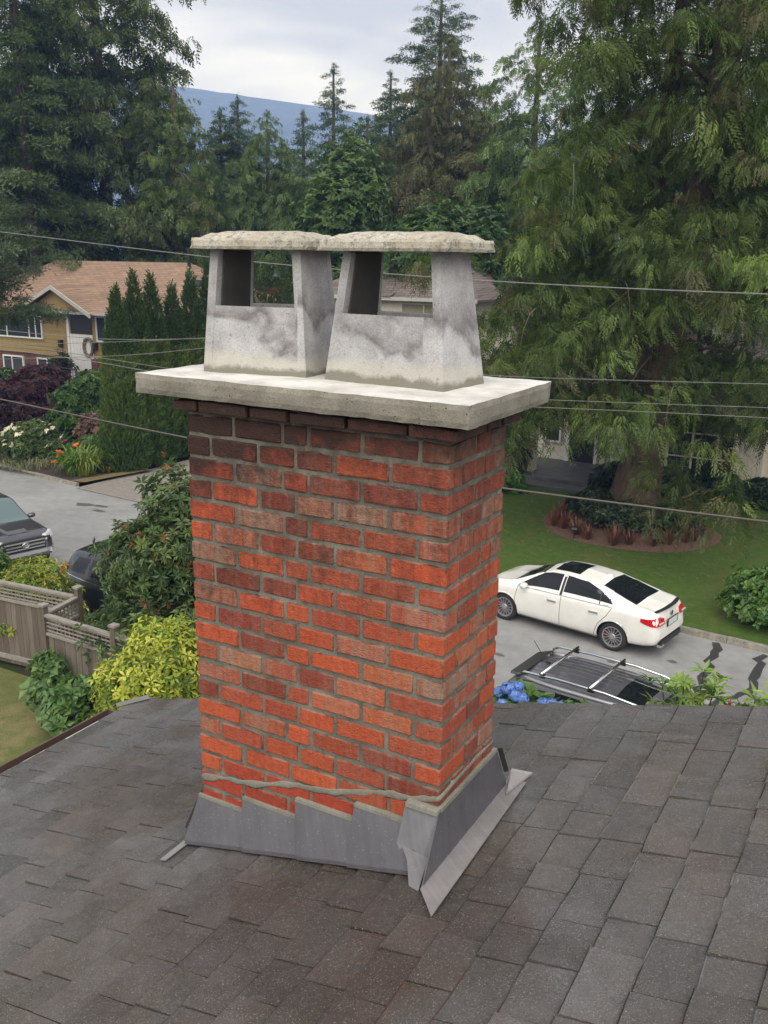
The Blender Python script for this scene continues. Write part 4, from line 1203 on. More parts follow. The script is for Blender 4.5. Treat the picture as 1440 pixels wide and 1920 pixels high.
# left group
loc, H = tree_at(80, 60, 33, .5)
con = conifer(loc, H, lambda t: 5.2 * (1 - t) ** 0.75, 6, 0.85, 8, BRUSH, 1.0, FIR, [3, 4, 2, 3], 31, e0=0.10, droop=0.20, dens=1.9, wid=0.36, woods=0.3, ragged=0.35, hang=0.25)
make_tree('spruce_tree', 'tall dark spruce with bare trunk showing between its boughs at far left', 'tree', TG, con, 0.48)
loc, H = tree_at(218, 66, 37, .5)
con = conifer(loc, H, lambda t: 7.6 * (1 - t) ** 0.55, 6.0, 0.72, 10, FANF, 1.15, [(0.052, 0.076, 0.028), (0.074, 0.100, 0.034), (0.098, 0.120, 0.044), (0.040, 0.058, 0.024)], [3, 4, 2, 2], 32, e0=0.2, droop=0.36, dens=1.7, hang=0.7, wid=0.32, ragged=0.28, drape=True, zmax=26, inner=.4)
make_tree('cedar_tree', 'broad dark cedar rising behind the tan roof of the yellow house', 'tree', TG, con, 0.5, M_BARKR)
loc, H = tree_at(345, 62, 18.5, .5)
con = conifer(loc, H, lambda t: 4.0 * (1 - t) ** 0.6, 5.0, 0.68, 9, FANF, 1.05, CED, [3, 4, 3, 1, 2], 33, e0=0.2, droop=0.36, dens=1.8, hang=0.7, wid=0.32, ragged=0.3, drape=True)
make_tree('cedar_tree', 'olive green cedar with hanging sprays at the right edge of the left tree group', 'tree', TG, con, 0.35, M_BARKR)
loc, H = tree_at(-75, 68, 33, .5)
con = conifer(loc, H, lambda t: 6.4 * (1 - t) ** 0.7, 5, 0.9, 8, BRUSHF, 1.2, FIR, [2, 4, 3, 2], 34, e0=0.12, droop=0.2, dens=1.8, wid=0.34, hang=0.12, woods=0.2)
make_tree('fir_tree', 'green fir cut off by the upper left edge of the picture', 'tree', TG, con, 0.4)
loc, H = tree_at(130, 68, 22, .5)
con = conifer(loc, H, lambda t: 5.4 * (1 - t) ** 0.6, 6.0, 0.8, 8, FANF, 1.25, [(0.028, 0.048, 0.022), (0.042, 0.066, 0.028), (0.020, 0.034, 0.018)], [3, 3, 2], 35, e0=0.15, droop=0.3, dens=1.6, hang=0.5, ragged=0.3)
make_tree('hemlock_tree', 'dark hemlock filling the gap between the left spruce and cedar', 'tree', TG, con, 0.4)
# blue spruce in front of the yellow house
loc, H = tree_at(-112, 41, 15.8, 0.1)
con = conifer(loc, H, lambda t: 5.6 * (1 - t) ** 0.60, 5.4, 0.46, 9, BRUSH, 0.66, [(0.052, 0.076, 0.044), (0.074, 0.100, 0.060), (0.098, 0.122, 0.074), (0.040, 0.056, 0.034)], [3, 4, 2, 2], 36, e0=0.10, droop=0.16, dens=2.3, wid=0.36, woods=0.12, ragged=0.25, upturn=0.06)
make_tree('spruce_tree', 'grey green spruce with bushy boughs in front of the yellow house', 'tree', None, con, 0.22)
# the far row in the middle
def far_tree(name, label, pxc, D, topz, R, p, kind, seed, dens=2.0, step=0.8, **kw):
    dens *= 1.4; step *= .72; R *= 1.40
    loc, H = tree_at(pxc, D, topz, 0)
    cols, wts = {'fir': (FIR, [3, 4, 2, 3]), 'ced': ([(0.062, 0.100, 0.034), (0.084, 0.126, 0.042), (0.104, 0.142, 0.050), (0.050, 0.080, 0.030)], [3, 4, 2, 2]),
                 'brown': ([(0.064, 0.070, 0.030), (0.082, 0.086, 0.038), (0.098, 0.096, 0.046), (0.070, 0.056, 0.032)], [3, 4, 2, 2]), 'blue': ([(0.056, 0.086, 0.048), (0.076, 0.108, 0.060), (0.092, 0.126, 0.070)], [3, 3, 2])}[kind]
    base = dict(e0=0.12, droop=0.22, wid=0.36, hang=0.1, ragged=0.22, inner=.22)
    if kind in ('ced', 'brown'): base.update(droop=0.34, hang=0.7, drape=True, wid=.3)
    base.update(kw)
    tpl = FANF if kind in ('ced', 'brown') else BRUSHF
    con = conifer(loc, H, lambda t: R * (1 - t) ** p + 0.10, 8.5 if D > 63 else 5.5, step, 7, tpl, 1.0, cols, wts, seed, dens=dens, **base)
    return make_tree(name, label, 'tree', TG, con, 0.2 + H * 0.008)
far_tree('fir_tree', 'dense dark fir, leftmost of the two neat spires left of the mountain gap', 425, 80, 19.5, 2.5, .6, 'fir', 41, 2.6, .6)
far_tree('fir_tree', 'pointed layered fir, taller of the two neat spires left of the mountain gap', 456, 80, 20.4, 2.4, .62, 'blue', 42, 2.6, .75, ragged=.15)
far_tree('cedar_tree', 'round shouldered green cedar above the left chimney pot', 507, 65, 17.2, 3.5, .62, 'ced', 43, 2.8, .6)
far_tree('fir_tree', 'slender grey fir between the cedar and the bright green leafy tree', 570, 80, 19.5, 2.3, .7, 'blue', 44, 2.0, .8)
far_tree('hemlock_tree', 'spindly tall hemlock standing alone against the mountain', 623, 90, 24.7, 2.6, .62, 'blue', 45, 2.0, 1.0, ragged=.4)
far_tree('cypress_tree', 'dark blunt topped evergreen right of the spindly hemlock', 682, 70, 17.8, 3.4, .5, 'fir', 46, 2.6, .6)
far_tree('fir_tree', 'narrow upright fir beside the tallest fir', 722, 80, 22.5, 2.5, .6, 'blue', 47, 2.2, .8)
far_tree('fir_tree', 'tallest fir on the skyline, its top cut by the upper edge', 806, 76, 27.6, 5.0, .62, 'blue', 48, 2.6, .85, ragged=.3)
far_tree('cypress_tree', 'brownish olive cypress in front of the tallest fir', 822, 60, 20.7, 5.0, .72, 'brown', 49, 2.6, .7, ragged=.3)
far_tree('fir_tree', 'small far fir showing between the cypress and the big cedar', 905, 82, 20.6, 3.2, .62, 'fir', 50, 2.2, .8)
far_tree('cedar_tree', 'cedar spire behind the left side of the big right cedar', 975, 55, 21, 4.2, .6, 'ced', 51, 1.8, .7)
for k, (pxc, D, tz, R, kd, lb) in enumerate([(395, 72, 15.6, 3.4, 'ced', 'low cedar closing the gap beside the left tree group'), (478, 74, 15.2, 3.2, 'fir', 'low fir filling the row below the two spires'),
    (545, 76, 15.8, 3.0, 'ced', 'low cedar under the slender grey fir'), (602, 78, 13.6, 3.0, 'fir', 'short fir at the foot of the spindly hemlock'), (716, 72, 14.6, 3.4, 'fir', 'dark short fir right of the leafy tree'),
    (768, 68, 15.2, 3.6, 'brown', 'olive evergreen low beside the cypress'), (893, 66, 15.4, 3.6, 'ced', 'cedar low between the cypress and the big right cedar')]):
    far_tree('conifer_tree', lb, pxc, D, tz, R, .6, kd, 60 + k, 2.4, .65)
FARL = ['behind the olive cedar of the left group', 'behind the leftmost neat spire', 'behind the taller neat spire', 'left of the round shouldered cedar top', 'right of the round shouldered cedar', 'behind the slender grey fir', 'behind the bright leafy tree', 'behind the blunt topped evergreen', 'behind the narrow upright fir', 'behind the tallest fir', 'right of the brownish cypress', 'beside the big cedar, left of its boughs']
for k, (pxc, D, tz, R, kd) in enumerate([(330, 92, 17.5, 4, 'fir'), (412, 95, 15.5, 4, 'ced'), (448, 90, 16.4, 4, 'fir'), (492, 96, 16.8, 4, 'ced'), (530, 92, 14.6, 4, 'fir'), (572, 95, 15.2, 4.2, 'ced'), (632, 92, 15.0, 4.2, 'fir'), (662, 98, 17.4, 4, 'ced'), (702, 94, 17.6, 4, 'fir'), (745, 96, 18.6, 4, 'ced'), (862, 92, 18.6, 4, 'fir'), (930, 96, 18.0, 4, 'ced')]):
    far_tree('conifer_tree', 'farthest row evergreen ' + FARL[k], pxc, D, tz, R, .55, kd, 90 + k, 1.0, 1.0)['group'] = 'evergreens of the farthest row'
for k, (pxc, D, tz, lb) in enumerate([(1120, 62, 25, 'cedar behind the big right cedar, nearer its left boughs'), (1330, 58, 27, 'cedar behind the leaning trunk of the big right cedar'), (1520, 54, 29, 'cedar at the far right edge of the picture')]):
    far_tree('cedar_tree', lb, pxc, D, tz, 4.6, .6, 'ced', 80 + k, 1.3, 1.1)
def blob_tree(name, label, cat, loc, blobs, n, tpl, size, cols, wts, seed, trunk=None, leafm=None, group=None, up=0.6, trunk_r=0.12, extra=None, shell=0.55):
    """leafy crown: clusters spread through several lobes"""
    R_ = np.random.default_rng(seed)
    loc = Vector(loc)
    root = empty(name, loc, label, cat, group)
    P, D = [], []
    vol = np.array([b[3] * b[4] * b[5] for b in blobs]) ** .67; vol = vol / vol.sum()
    for b, v in zip(blobs, vol):
        k = max(4, int(n * v)); q = R_.normal(size=(k, 3)); q /= np.linalg.norm(q, axis=1, keepdims=True)
        rad = R_.uniform(shell, 1.0, (k, 1)) ** 0.6 * (1 + 0.12 * R_.normal(size=(k, 1)))
        pts = np.array(b[:3]) + q * rad * np.array(b[3:6]); P.append(pts); D.append(q + R_.normal(0, .35, (k, 3)))
    P = np.concatenate(P) + np.array(loc); D = np.concatenate(D)
    keep = P[:, 2] > loc.z + 0.02; P = P[keep]; D = D[keep]
    D[:, 2] += up
    U = R_.normal(size=P.shape)
    col = palette(len(P), cols, wts, seed)
    # templates spread in their x-y plane with z as the shoot axis: map shoot axis to D
    s = np.cross(D, U)
    V, F, C = scatter(tpl, P, s, D, size * R_.uniform(.75, 1.25, len(P)), col, seed)
    np_mesh('crown', V, F, leafm or M_BROAD, root, C)
    if trunk is not False:
        top = max(b[2] for b in blobs)
        m = MB(); m.tube([loc + Vector((0, 0, -.1)), loc + Vector((.03, .02, top * .5)), loc + Vector((0, .05, top))], [trunk_r, trunk_r * .7, trunk_r * .3], 7)
        for b in blobs[:6]:
            m.tube([loc + Vector((0, 0, top * .25)), loc + Vector((b[0] * .5, b[1] * .5, top * .3 + b[2] * .35)), loc + Vector(b[:3])], [trunk_r * .6, trunk_r * .4, trunk_r * .15], 5)
        m.build('trunk', M_BARK, root, smooth=True)
    return root
LEAF6 = [leafcluster(6, 1.0, 0.5, k, cheap=True) for k in range(3)]
ROSE = [leafcluster(9, 1.0, 0.33, k + 5, lift=0.25) for k in range(4)]
VARI = [leafcluster(5, 1.0, 0.36, k + 15, lift=0.1) for k in range(4)]
TINY = [leafcluster(4, 1.0, 0.6, k + 25, fold=.1, cheap=True) for k in range(3)]
def blobs_for(R, H, n, seed, low=0.25):
    r = random.Random(seed); B = []
    for k in range(n):
        a = 2 * PI * k / n * 2.4; f = (k + .5) / n
        z = H * (low + (0.88 - low) * f); rad = R * math.sin(PI * (0.28 + 0.66 * f)) * .62
        B.append((math.cos(a) * rad, math.sin(a) * rad, z, R * r.uniform(.38, .55), R * r.uniform(.38, .55), H * r.uniform(.14, .2)))
    B.append((0, 0, H * .82, R * .45, R * .45, H * .18))
    return B
x, y = polar(640, 55)
blob_tree('maple_tree', 'bright green leafy tree in the middle of the far row', 'tree', (x, y, 0), blobs_for(3.5, 14.3, 30, 1, .2), 4800, LEAF6, 0.34, [(0.070, 0.125, 0.032), (0.092, 0.15, 0.040), (0.052, 0.10, 0.028)], [3, 3, 2], 70, trunk_r=.25)
x, y = polar(790, 50)
blob_tree('hazel_tree', 'leafy green tree just above the right chimney pot', 'tree', (x, y, 0), blobs_for(3.6, 10.7, 20, 2, .4), 2400, LEAF6, 0.36, [(0.055, 0.105, 0.026), (0.080, 0.135, 0.034), (0.036, 0.078, 0.020)], [3, 3, 2], 71, trunk_r=.2)
x, y = polar(880, 50)
blob_tree('hazel_tree', 'leafy green tree between the right chimney pot and the big cedar', 'tree', (x, y, 0), blobs_for(3.2, 10.6, 16, 3, .4), 1800, LEAF6, 0.36, [(0.050, 0.10, 0.026), (0.070, 0.125, 0.032), (0.034, 0.074, 0.020)], [3, 3, 2], 72, trunk_r=.2)
x, y = polar(585, 56)
blob_tree('hazel_tree', 'yellow green tree glimpsed through the left chimney pot', 'tree', (x, y, 0), blobs_for(2.2, 8.4, 12, 4, .25), 1500, LEAF6, 0.34, [(0.10, 0.135, 0.030), (0.14, 0.16, 0.04), (0.05, 0.09, 0.02)], [3, 3, 2], 73, trunk_r=.15)
# clipped arborvitae row along the driveway
HG = 'arborvitae columns along the driveway'
heights = [6.9, 7.5, 7.4, 7.0, 7.5, 7.9, 7.2, 8.1, 8.5, 7.8, 8.3, 8.1]
hl = ['nearest the street', 'second from the street', 'third from the street', 'fourth from the street, shorter than its neighbours', 'fifth from the street', 'sixth from the street', 'seventh from the street', 'eighth from the street, partly behind the left pot',
      'ninth from the street, seen beside the left pot', 'tenth from the street, seen through the left pot', 'eleventh from the street, seen through the left pot', 'last of the row, seen through the left pot']
for k in range(12):
    y = 23.5 + 1.06 * k; H = heights[k]
    R_ = np.random.default_rng(200 + k); n = 5600 if k < 6 else 2400
    t = 1 - (1 - R_.uniform(0, 1, n)) ** .60; a = R_.uniform(0, 2 * PI, n)
    lobes = 1 + 0.10 * np.sin(3 * a + k) + .08 * np.sin(9 * t + 2 * a)
    prof = 0.90 * np.clip(1 - t ** 1.9, 0, 1) ** 1.0 * (0.82 + .18 * np.clip(t / .2, 0, 1))
    rad = prof * lobes * np.where(R_.random(n) < .3, R_.uniform(.25, .75, n), R_.uniform(.75, 1.06, n))
    x0 = -25.45 + random.uniform(-.12, .12)
    P = np.stack([x0 + rad * np.cos(a), y + rad * np.sin(a), 0.08 + t * H], -1)
    D = np.stack([np.cos(a) * .5, np.sin(a) * .5, np.ones(n) * 1.1], -1) + R_.normal(0, .25, (n, 3))
    U = R_.normal(size=(n, 3))
    V, F, C = scatter(SCALE, P, D, U, .27 * R_.uniform(.7, 1.3, n), palette(n, [(0.060, 0.104, 0.024), (0.084, 0.134, 0.030), (0.110, 0.158, 0.040), (0.044, 0.078, 0.020)], [3, 4, 2, 2], 200 + k), k)
    root = empty('arborvitae', (x0, y, .08), f'clipped arborvitae column, {hl[k]}', 'hedge tree', HG)
    np_mesh('crown', V, F, M_LEAF, root, C)
    quick('trunk', M_BARK, root, 'tube', [(x0, y, 0), (x0, y, H * .9)], [.09, .02], 6)

# ------------------------------------------------------------------ houses
M_YEL = simple('ochre_siding', (0.27, 0.19, 0.075), 0.75, var=0.1)
M_WHITE = simple('white_paint', (0.66, 0.66, 0.65), 0.55, var=0.06)
M_BEIGE = simple('beige_siding', (0.64, 0.59, 0.51), 0.75, var=0.08)
M_REDBR = simple('dark_red_brick', (0.105, 0.048, 0.036), 0.85, var=0.4, scale=9)
M_PANE = glass_mat('window_glass', (0.03, 0.036, 0.04), 0.03)
M_PANEC = simple('curtained_glass', (0.30, 0.27, 0.19), 0.15, var=0.2, scale=2)
M_BLACK = simple('black_paint', (0.014, 0.014, 0.016), 0.4)
M_IRON = simple('iron_rail', (0.02, 0.02, 0.022), 0.5)
M_GREYP = simple('grey_concrete_paint', (0.20, 0.21, 0.23), 0.7)
M_FASC = simple('grey_fascia', (0.40, 0.39, 0.37), 0.5)
def mat_roofing(name, a, b_, c, sx, sz):
    """flat far roofing: courses of shingles whose tabs differ in shade"""
    m, t, p = new_mat(name)
    br_ = t.nodes.new('ShaderNodeTexBrick')
    g = t.nodes.new('ShaderNodeNewGeometry')
    sp = t.nodes.new('ShaderNodeSeparateXYZ'); t.links.new(g.outputs['Position'], sp.inputs[0])
    cb = t.nodes.new('ShaderNodeCombineXYZ')
    t.links.new(mth(t, 'ADD', sp.outputs[0], mth(t, 'MULTIPLY', sp.outputs[1], 0.13)), cb.inputs[0]); t.links.new(mth(t, 'MULTIPLY', sp.outputs[2], sz), cb.inputs[1])
    t.links.new(cb.outputs[0], br_.inputs['Vector'])
    br_.inputs['Color1'].default_value = (*a, 1); br_.inputs['Color2'].default_value = (*b_, 1); br_.inputs['Mortar'].default_value = (*c, 1)
    br_.inputs['Scale'].default_value = 1.0; br_.inputs['Brick Width'].default_value = sx; br_.inputs['Row Height'].default_value = 0.2
    br_.inputs['Mortar Size'].default_value = 0.018; br_.inputs['Bias'].default_value = 0.0
    n = noise_node(t, 1.2, 5, 0.6)
    base = mixc(t, 1.0, br_.outputs['Color'], ramp(t, n.outputs['Fac'], [(0.3, 0.85), (0.7, 1.15)]).outputs[0], 'MULTIPLY')
    t.links.new(base, p.inputs['Base Color']); p.inputs['Roughness'].default_value = 0.85
    bump(t, p, br_.outputs['Fac'], -0.6, 0.03)
    return m
M_TANR = mat_roofing('tan_shingles', (0.27, 0.175, 0.122), (0.20, 0.128, 0.09), (0.11, 0.075, 0.056), 0.5, 2.4)
M_DKR = mat_roofing('brown_grey_shingles', (0.155, 0.125, 0.112), (0.105, 0.085, 0.078), (0.05, 0.04, 0.036), 0.55, 2.0)
M_DKR2 = mat_roofing('dark_grey_shingles', (0.115, 0.098, 0.092), (0.075, 0.064, 0.06), (0.035, 0.03, 0.028), 0.5, 2.0)
def boards(root, x0, x1, y, z0, z1, mat, n, name='siding_board', th=0.03, horizontal=True):
    """lapped boards, one object each"""
    for k in range(n):
        m = MB()
        if horizontal:
            a, b_ = z0 + (z1 - z0) * k / n, z0 + (z1 - z0) * (k + 1) / n
            m.hexa([(x0, y - th, a), (x1, y - th, a), (x1, y + .01, a), (x0, y + .01, a)], [(x0, y - th * .3, b_), (x1, y - th * .3, b_), (x1, y + .01, b_), (x0, y + .01, b_)])
        else:
            a, b_ = x0 + (x1 - x0) * k / n, x0 + (x1 - x0) * (k + 1) / n
            m.bb(a + .008, b_ - .008, y - th, y + .01, z0, z1)
        m.build(name, mat, root)
def window(root, x0, x1, y, z0, z1, vx=(), hz=(), fr=0.07, mat=None, frm=None, name='window', dirx=False):
    """casing with recessed panes and glazing bars; set into the wall plane y, facing -y"""
    frm = frm or M_WHITE
    m = MB(); d0, d1 = y - 0.06, y + 0.05
    m.bb(x0, x0 + fr, d0, d1, z0, z1); m.bb(x1 - fr, x1, d0, d1, z0, z1)
    m.bb(x0 + fr, x1 - fr, d0, d1, z0, z0 + fr); m.bb(x0 + fr, x1 - fr, d0, d1, z1 - fr, z1)
    f = m.build(name, frm, root)
    for v in vx:
        mm = MB(); mm.bb(v - fr * .4, v + fr * .4, d0 + .01, d1 - .01, z0 + fr, z1 - fr); mm.build('glazing_bar', frm, f)
    for v in hz:
        mm = MB(); mm.bb(x0 + fr, x1 - fr, d0 + .014, d1 - .014, v - fr * .25, v + fr * .25); mm.build('glazing_bar', frm, f)
    xs_ = [x0 + fr] + list(vx) + [x1 - fr]
    for a, b_ in zip(xs_[:-1], xs_[1:]):
        mm = MB(); mm.bb(a, b_, y - .012, y - .004, z0 + fr, z1 - fr); mm.build('pane', mat or M_PANE, f)
    return f
def gable_roof(root, x0, x1, y0, y1, ze, zr, mat, ov=0.5, hip0=0.0, hip1=0.0, name='roof', th=0.12):
    m = MB(); ym = (y0 + y1) / 2
    a, b_, c, d = (x0 - ov, y0 - ov, ze), (x1 + ov, y0 - ov, ze), (x1 + ov, y1 + ov, ze), (x0 - ov, y1 + ov, ze)
    e, f = (x0 - ov + hip0, ym, zr), (x1 + ov - hip1, ym, zr)
    V = [a, b_, c, d, e, f]; L = [(p[0], p[1], p[2] - th) for p in V]
    m.add(V + L, [(0, 1, 5, 4), (2, 3, 4, 5), (1, 2, 5), (3, 0, 4), (6, 10, 11, 7), (8, 11, 10, 9), (7, 11, 8), (9, 10, 6), (0, 6, 7, 1), (1, 7, 8, 2), (2, 8, 9, 3), (3, 9, 6, 0)])
    return m.build(name, mat, root)
# yellow split-level, front wall on y = 31
yh = empty('yellow_house', (-36, 34, 1.6), 'ochre sided house with tan shingle roof and white entry, behind hedges at left', 'house')
m = MB(); m.bb(-45, -29.2, 31.03, 40, 0, 3.22); m.build('brick_base', M_REDBR, yh)
m = MB(); m.bb(-45, -29.2, 31.0, 40, 3.22, 5.5); m.build('wall', M_YEL, yh)
boards(yh, -45, -36.3, 30.99, 3.2, 5.42, M_YEL, 11); boards(yh, -34.65, -29.2, 30.99, 3.2, 5.42, M_YEL, 11)
rf = gable_roof(yh, -45, -29.2, 31, 40, 5.5, 7.85, M_TANR, 0.55, 3.6, 3.6)
m = MB(); m.bb(-45.6, -28.6, 30.36, 30.44, 5.36, 5.5); m.build('gutter', M_FASC, yh)
# entry gable
m = MB(); ax, az = -36.55, 6.72
m.add([(-38.9, 30.2, 5.62), (ax, 30.2, az), (-34.0, 30.2, 5.42), (-38.9, 33.5, 5.62), (ax, 35.2, az), (-34.0, 33.5, 5.42)], [(0, 1, 4, 3), (1, 2, 5, 4)])
m.add([(-38.9, 30.2, 5.5), (ax, 30.2, az - .12), (-34.0, 30.2, 5.3), (-38.9, 33.5, 5.5), (ax, 35.2, az - .12), (-34.0, 33.5, 5.3)], [(3, 4, 1, 0), (4, 5, 2, 1)])
m.build('entry_roof', M_TANR, yh)
m = MB(); m.add([(-38.7, 30.5, 5.42), (ax, 30.5, az - .14), (-34.3, 30.5, 5.42), (-38.7, 31.0, 5.42), (ax, 31.0, az - .14), (-34.3, 31.0, 5.42)], [(0, 1, 2), (5, 4, 3), (0, 2, 5, 3)])
m.build('gable_wall', M_YEL, yh)
m = MB(); m.hexa([(ax, 30.16, az - .2), (-33.95, 30.16, 5.22), (-33.95, 30.22, 5.22), (ax, 30.22, az - .2)], [(ax, 30.16, az), (-33.95, 30.16, 5.42), (-33.95, 30.22, 5.42), (ax, 30.22, az)])
m.hexa([(-38.95, 30.16, 5.42), (ax - .002, 30.16, az - .2), (ax - .002, 30.22, az - .2), (-38.95, 30.22, 5.42)], [(-38.95, 30.16, 5.62), (ax - .002, 30.16, az), (ax - .002, 30.22, az), (-38.95, 30.22, 5.62)])
m.build('barge_board', M_FASC, yh)
m = MB(); m.bb(-36.22, -34.72, 30.99, 31.6, 4.36, 5.30); m.build('recess_shade', M_BLACK, yh)  # solid box coloured black for the shade inside an open recess
boards(yh, -36.25, -34.68, 30.97, 2.1, 4.34, M_WHITE, 7, 'white_board', .04, False)
m = MB(); m.bb(-36.42, -36.26, 30.9, 31.1, 2.1, 5.42); m.build('white_post', M_WHITE, yh)
window(yh, -34.35, -32.3, 30.93, 4.05, 5.30, (-33.7, -32.95))
window(yh, -41.6, -38.2, 30.93, 3.96, 5.15, (-40.9, -39.2, -38.7))
window(yh, -38.85, -37.3, 31.0, 2.05, 3.0, (-38.1,)); window(yh, -41.5, -39.9, 31.0, 2.1, 3.0, (-40.8,))
m = MB(); m.bb(-34.62, -34.2, 30.7, 31.0, 1.6, 3.2); m.build('brick_pillar', M_REDBR, yh)
m = MB(); m.bb(-34.1, -32.2, 30.98, 31.05, 1.5, 3.1); m.build('garage_door', M_WHITE, yh)
m = MB(); m.bb(-37.6, -34.15, 29.2, 31.0, 0.3, 1.95); m.build('porch', M_GREYP, yh)
for k in range(22):
    x = -37.5 + k * .155
    quick('baluster', M_IRON, yh, 'tube', [(x, 29.3, 1.95), (x, 29.3, 2.85)], .014, 4)
quick('hand_rail', M_IRON, yh, 'tube', [(-37.55, 29.3, 2.86), (-34.1, 29.3, 2.86)], .03, 5)
for x in (-36.9, -34.45):
    m = MB(); m.bb(x - .1, x + .1, 30.78, 30.95, 3.65, 4.0); m.build('wall_lamp', M_BLACK, yh)
quick('vent_pipe', M_BLACK, yh, 'tube', [(-32.0, 35.2, 7.4), (-32.0, 35.2, 8.55)], .09, 8)
m = MB(); m.box((-30.1, 33.6, 6.9), (.9, .7, .08), rot=Matrix.Rotation(.35, 3, 'X')); m.build('skylight', M_PANE, yh)
wr = MB(); P = []
for k in range(26):
    a = 2 * PI * k / 25; P.append((-34.95 + .3 * math.cos(a), 30.88, 3.75 + .42 * math.sin(a)))
wr.tube(P, [.07 + .025 * (k % 2) for k in range(26)], 6)
o = wr.build('wreath', simple('dry_wreath', (.15, .12, .09), .9, var=.4, scale=20)); tag(o, 'round dried wreath hung beside the white entry of the yellow house', 'wreath')
# house seen through the right pot
ch = empty('beige_house', (-20, 42, 3), 'beige house with brown shingle hip roof seen through the right chimney pot', 'house')
m = MB(); m.bb(-26.5, -17.4, 38, 47, 0, 6.3); m.build('wall', M_BEIGE, ch)
boards(ch, -26.5, -17.4, 37.99, 5.2, 6.28, M_BEIGE, 6)
gable_roof(ch, -26.5, -17.4, 38, 47, 6.4, 8.7, M_DKR, .55, 4.6, 3.2)
m = MB(); m.add([(-23.8, 37.3, 6.44), (-21.4, 37.3, 6.44), (-21.4, 42.4, 8.05), (-22.2, 42.4, 7.95), (-23.2, 40.9, 7.7)], [(0, 1, 2, 3, 4)])
m.build('roof_wing', M_DKR, ch)
m = MB(); m.bb(-27.1, -16.9, 37.36, 37.46, 6.26, 6.42); m.build('gutter', M_FASC, ch)
window(ch, -21.15, -18.6, 37.97, 5.05, 6.15, (-19.9,), (5.45,), .06, M_PANEC)
# far red eaved house glimpsed beside it
rh = empty('red_eaved_house', (-34, 48, 2), 'low house with a red fascia glimpsed through the left chimney pot', 'house')
m = MB(); m.bb(-41, -33.0, 47, 53, 0, 6.0); m.build('wall', simple('grey_brown_wall', (.14, .11, .10), .8), rh)
gable_roof(rh, -41, -33.0, 47, 53, 6.0, 6.9, M_DKR2, .5)
m = MB(); m.bb(-41.6, -32.4, 46.38, 46.46, 5.85, 6.3); m.build('fascia', simple('red_fascia', (.16, .025, .022), .5), rh)
# right house behind the big cedar, gable wall on y = 33
gh = empty('gabled_house', (-5, 37, 0), 'pale beige bungalow with dark shingle gable half hidden behind the big cedar', 'house')
m = MB(); m.bb(-13.2, 8, 33.9, 43, 0, 3.05); m.build('wall', M_BEIGE, gh)
m = MB(); m.bb(-7.5, -3.4, 33.0, 34.2, 0, 3.45); m.add([(-7.5, 33, 3.45), (-3.4, 33, 3.45), (-5.5, 33, 5.0), (-7.5, 40, 3.45), (-3.4, 40, 3.45), (-5.5, 40, 5.0)], [(0, 1, 2), (3, 5, 4), (0, 3, 4, 1), (0, 2, 5, 3), (1, 4, 5, 2)])
m.build('gable_wall', M_BEIGE, gh)
boards(gh, -7.5, -3.4, 32.99, 0.05, 3.4, M_BEIGE, 24, 'siding_plank', .028, False)
boards(gh, -13.2, -12.05, 33.89, 0.3, 1.6, M_BEIGE, 7)
gable_roof(gh, -13.2, 8, 34.0, 43, 3.1, 5.9, M_DKR2, .6)
m = MB()
m.add([(-7.95, 32.4, 3.28), (-5.5, 32.4, 5.2), (-3.05, 32.4, 3.28), (-7.95, 38, 3.28), (-5.5, 41, 5.2), (-3.05, 38, 3.28)], [(0, 1, 4, 3), (1, 2, 5, 4)])
m.add([(-7.95, 32.4, 3.14), (-5.5, 32.4, 5.06), (-3.05, 32.4, 3.14), (-7.95, 38, 3.14), (-5.5, 41, 5.06), (-3.05, 38, 3.14)], [(3, 4, 1, 0), (4, 5, 2, 1), (0, 1, 2)][:2])
m.build('gable_roof', M_DKR2, gh)
m = MB(); m.hexa([(-5.5, 32.36, 4.9), (-3.0, 32.36, 2.95), (-3.0, 32.42, 2.95), (-5.5, 32.42, 4.9)], [(-5.5, 32.36, 5.14), (-3.0, 32.36, 3.2), (-3.0, 32.42, 3.2), (-5.5, 32.42, 5.14)])
m.hexa([(-8.0, 32.36, 2.95), (-5.502, 32.36, 4.9), (-5.502, 32.42, 4.9), (-8.0, 32.42, 2.95)], [(-8.0, 32.36, 3.2), (-5.502, 32.36, 5.14), (-5.502, 32.42, 5.14), (-8.0, 32.42, 3.2)])
m.build('barge_board', M_BEIGE, gh)
window(gh, -6.85, -4.35, 32.93, 0.35, 2.85, (-5.9, -5.0), (1.2, 2.1), .10, None, M_BEIGE)
window(gh, -3.1, -0.3, 33.85, 0.35, 2.55, (-1.7,), (1.4,), .09, None, M_BEIGE)
m = MB(); m.bb(-6.0, -5.0, 33.02, 33.06, .5, 2.7)
m.build('curtain', simple('curtain_cloth', (.35, .35, .33), .9), gh)
window(gh, -12.0, -11.3, 33.86, 1.0, 2.5, (), (), .08, None, M_WHITE)
m = MB(); m.bb(-10.9, -9.9, 33.84, 33.92, .3, 2.45); dr = m.build('front_door', M_BLACK, gh)
for q in (-10.65, -10.25):
    mm = MB(); mm.bb(q, q + .12, 33.82, 33.845, .7, 2.2); mm.build('door_light', M_PANE, dr)
m = MB(); m.bb(-11.1, -10.92, 33.78, 33.95, .3, 2.6); m.bb(-9.88, -9.75, 33.78, 33.95, .3, 2.6); m.bb(-10.92, -9.88, 33.78, 33.95, 2.46, 2.6); m.build('door_frame', M_WHITE, gh)
m = MB(); m.bb(-11.95, -11.45, 31.1, 31.6, .3, 3.0); m.build('porch_column', M_BEIGE, gh)
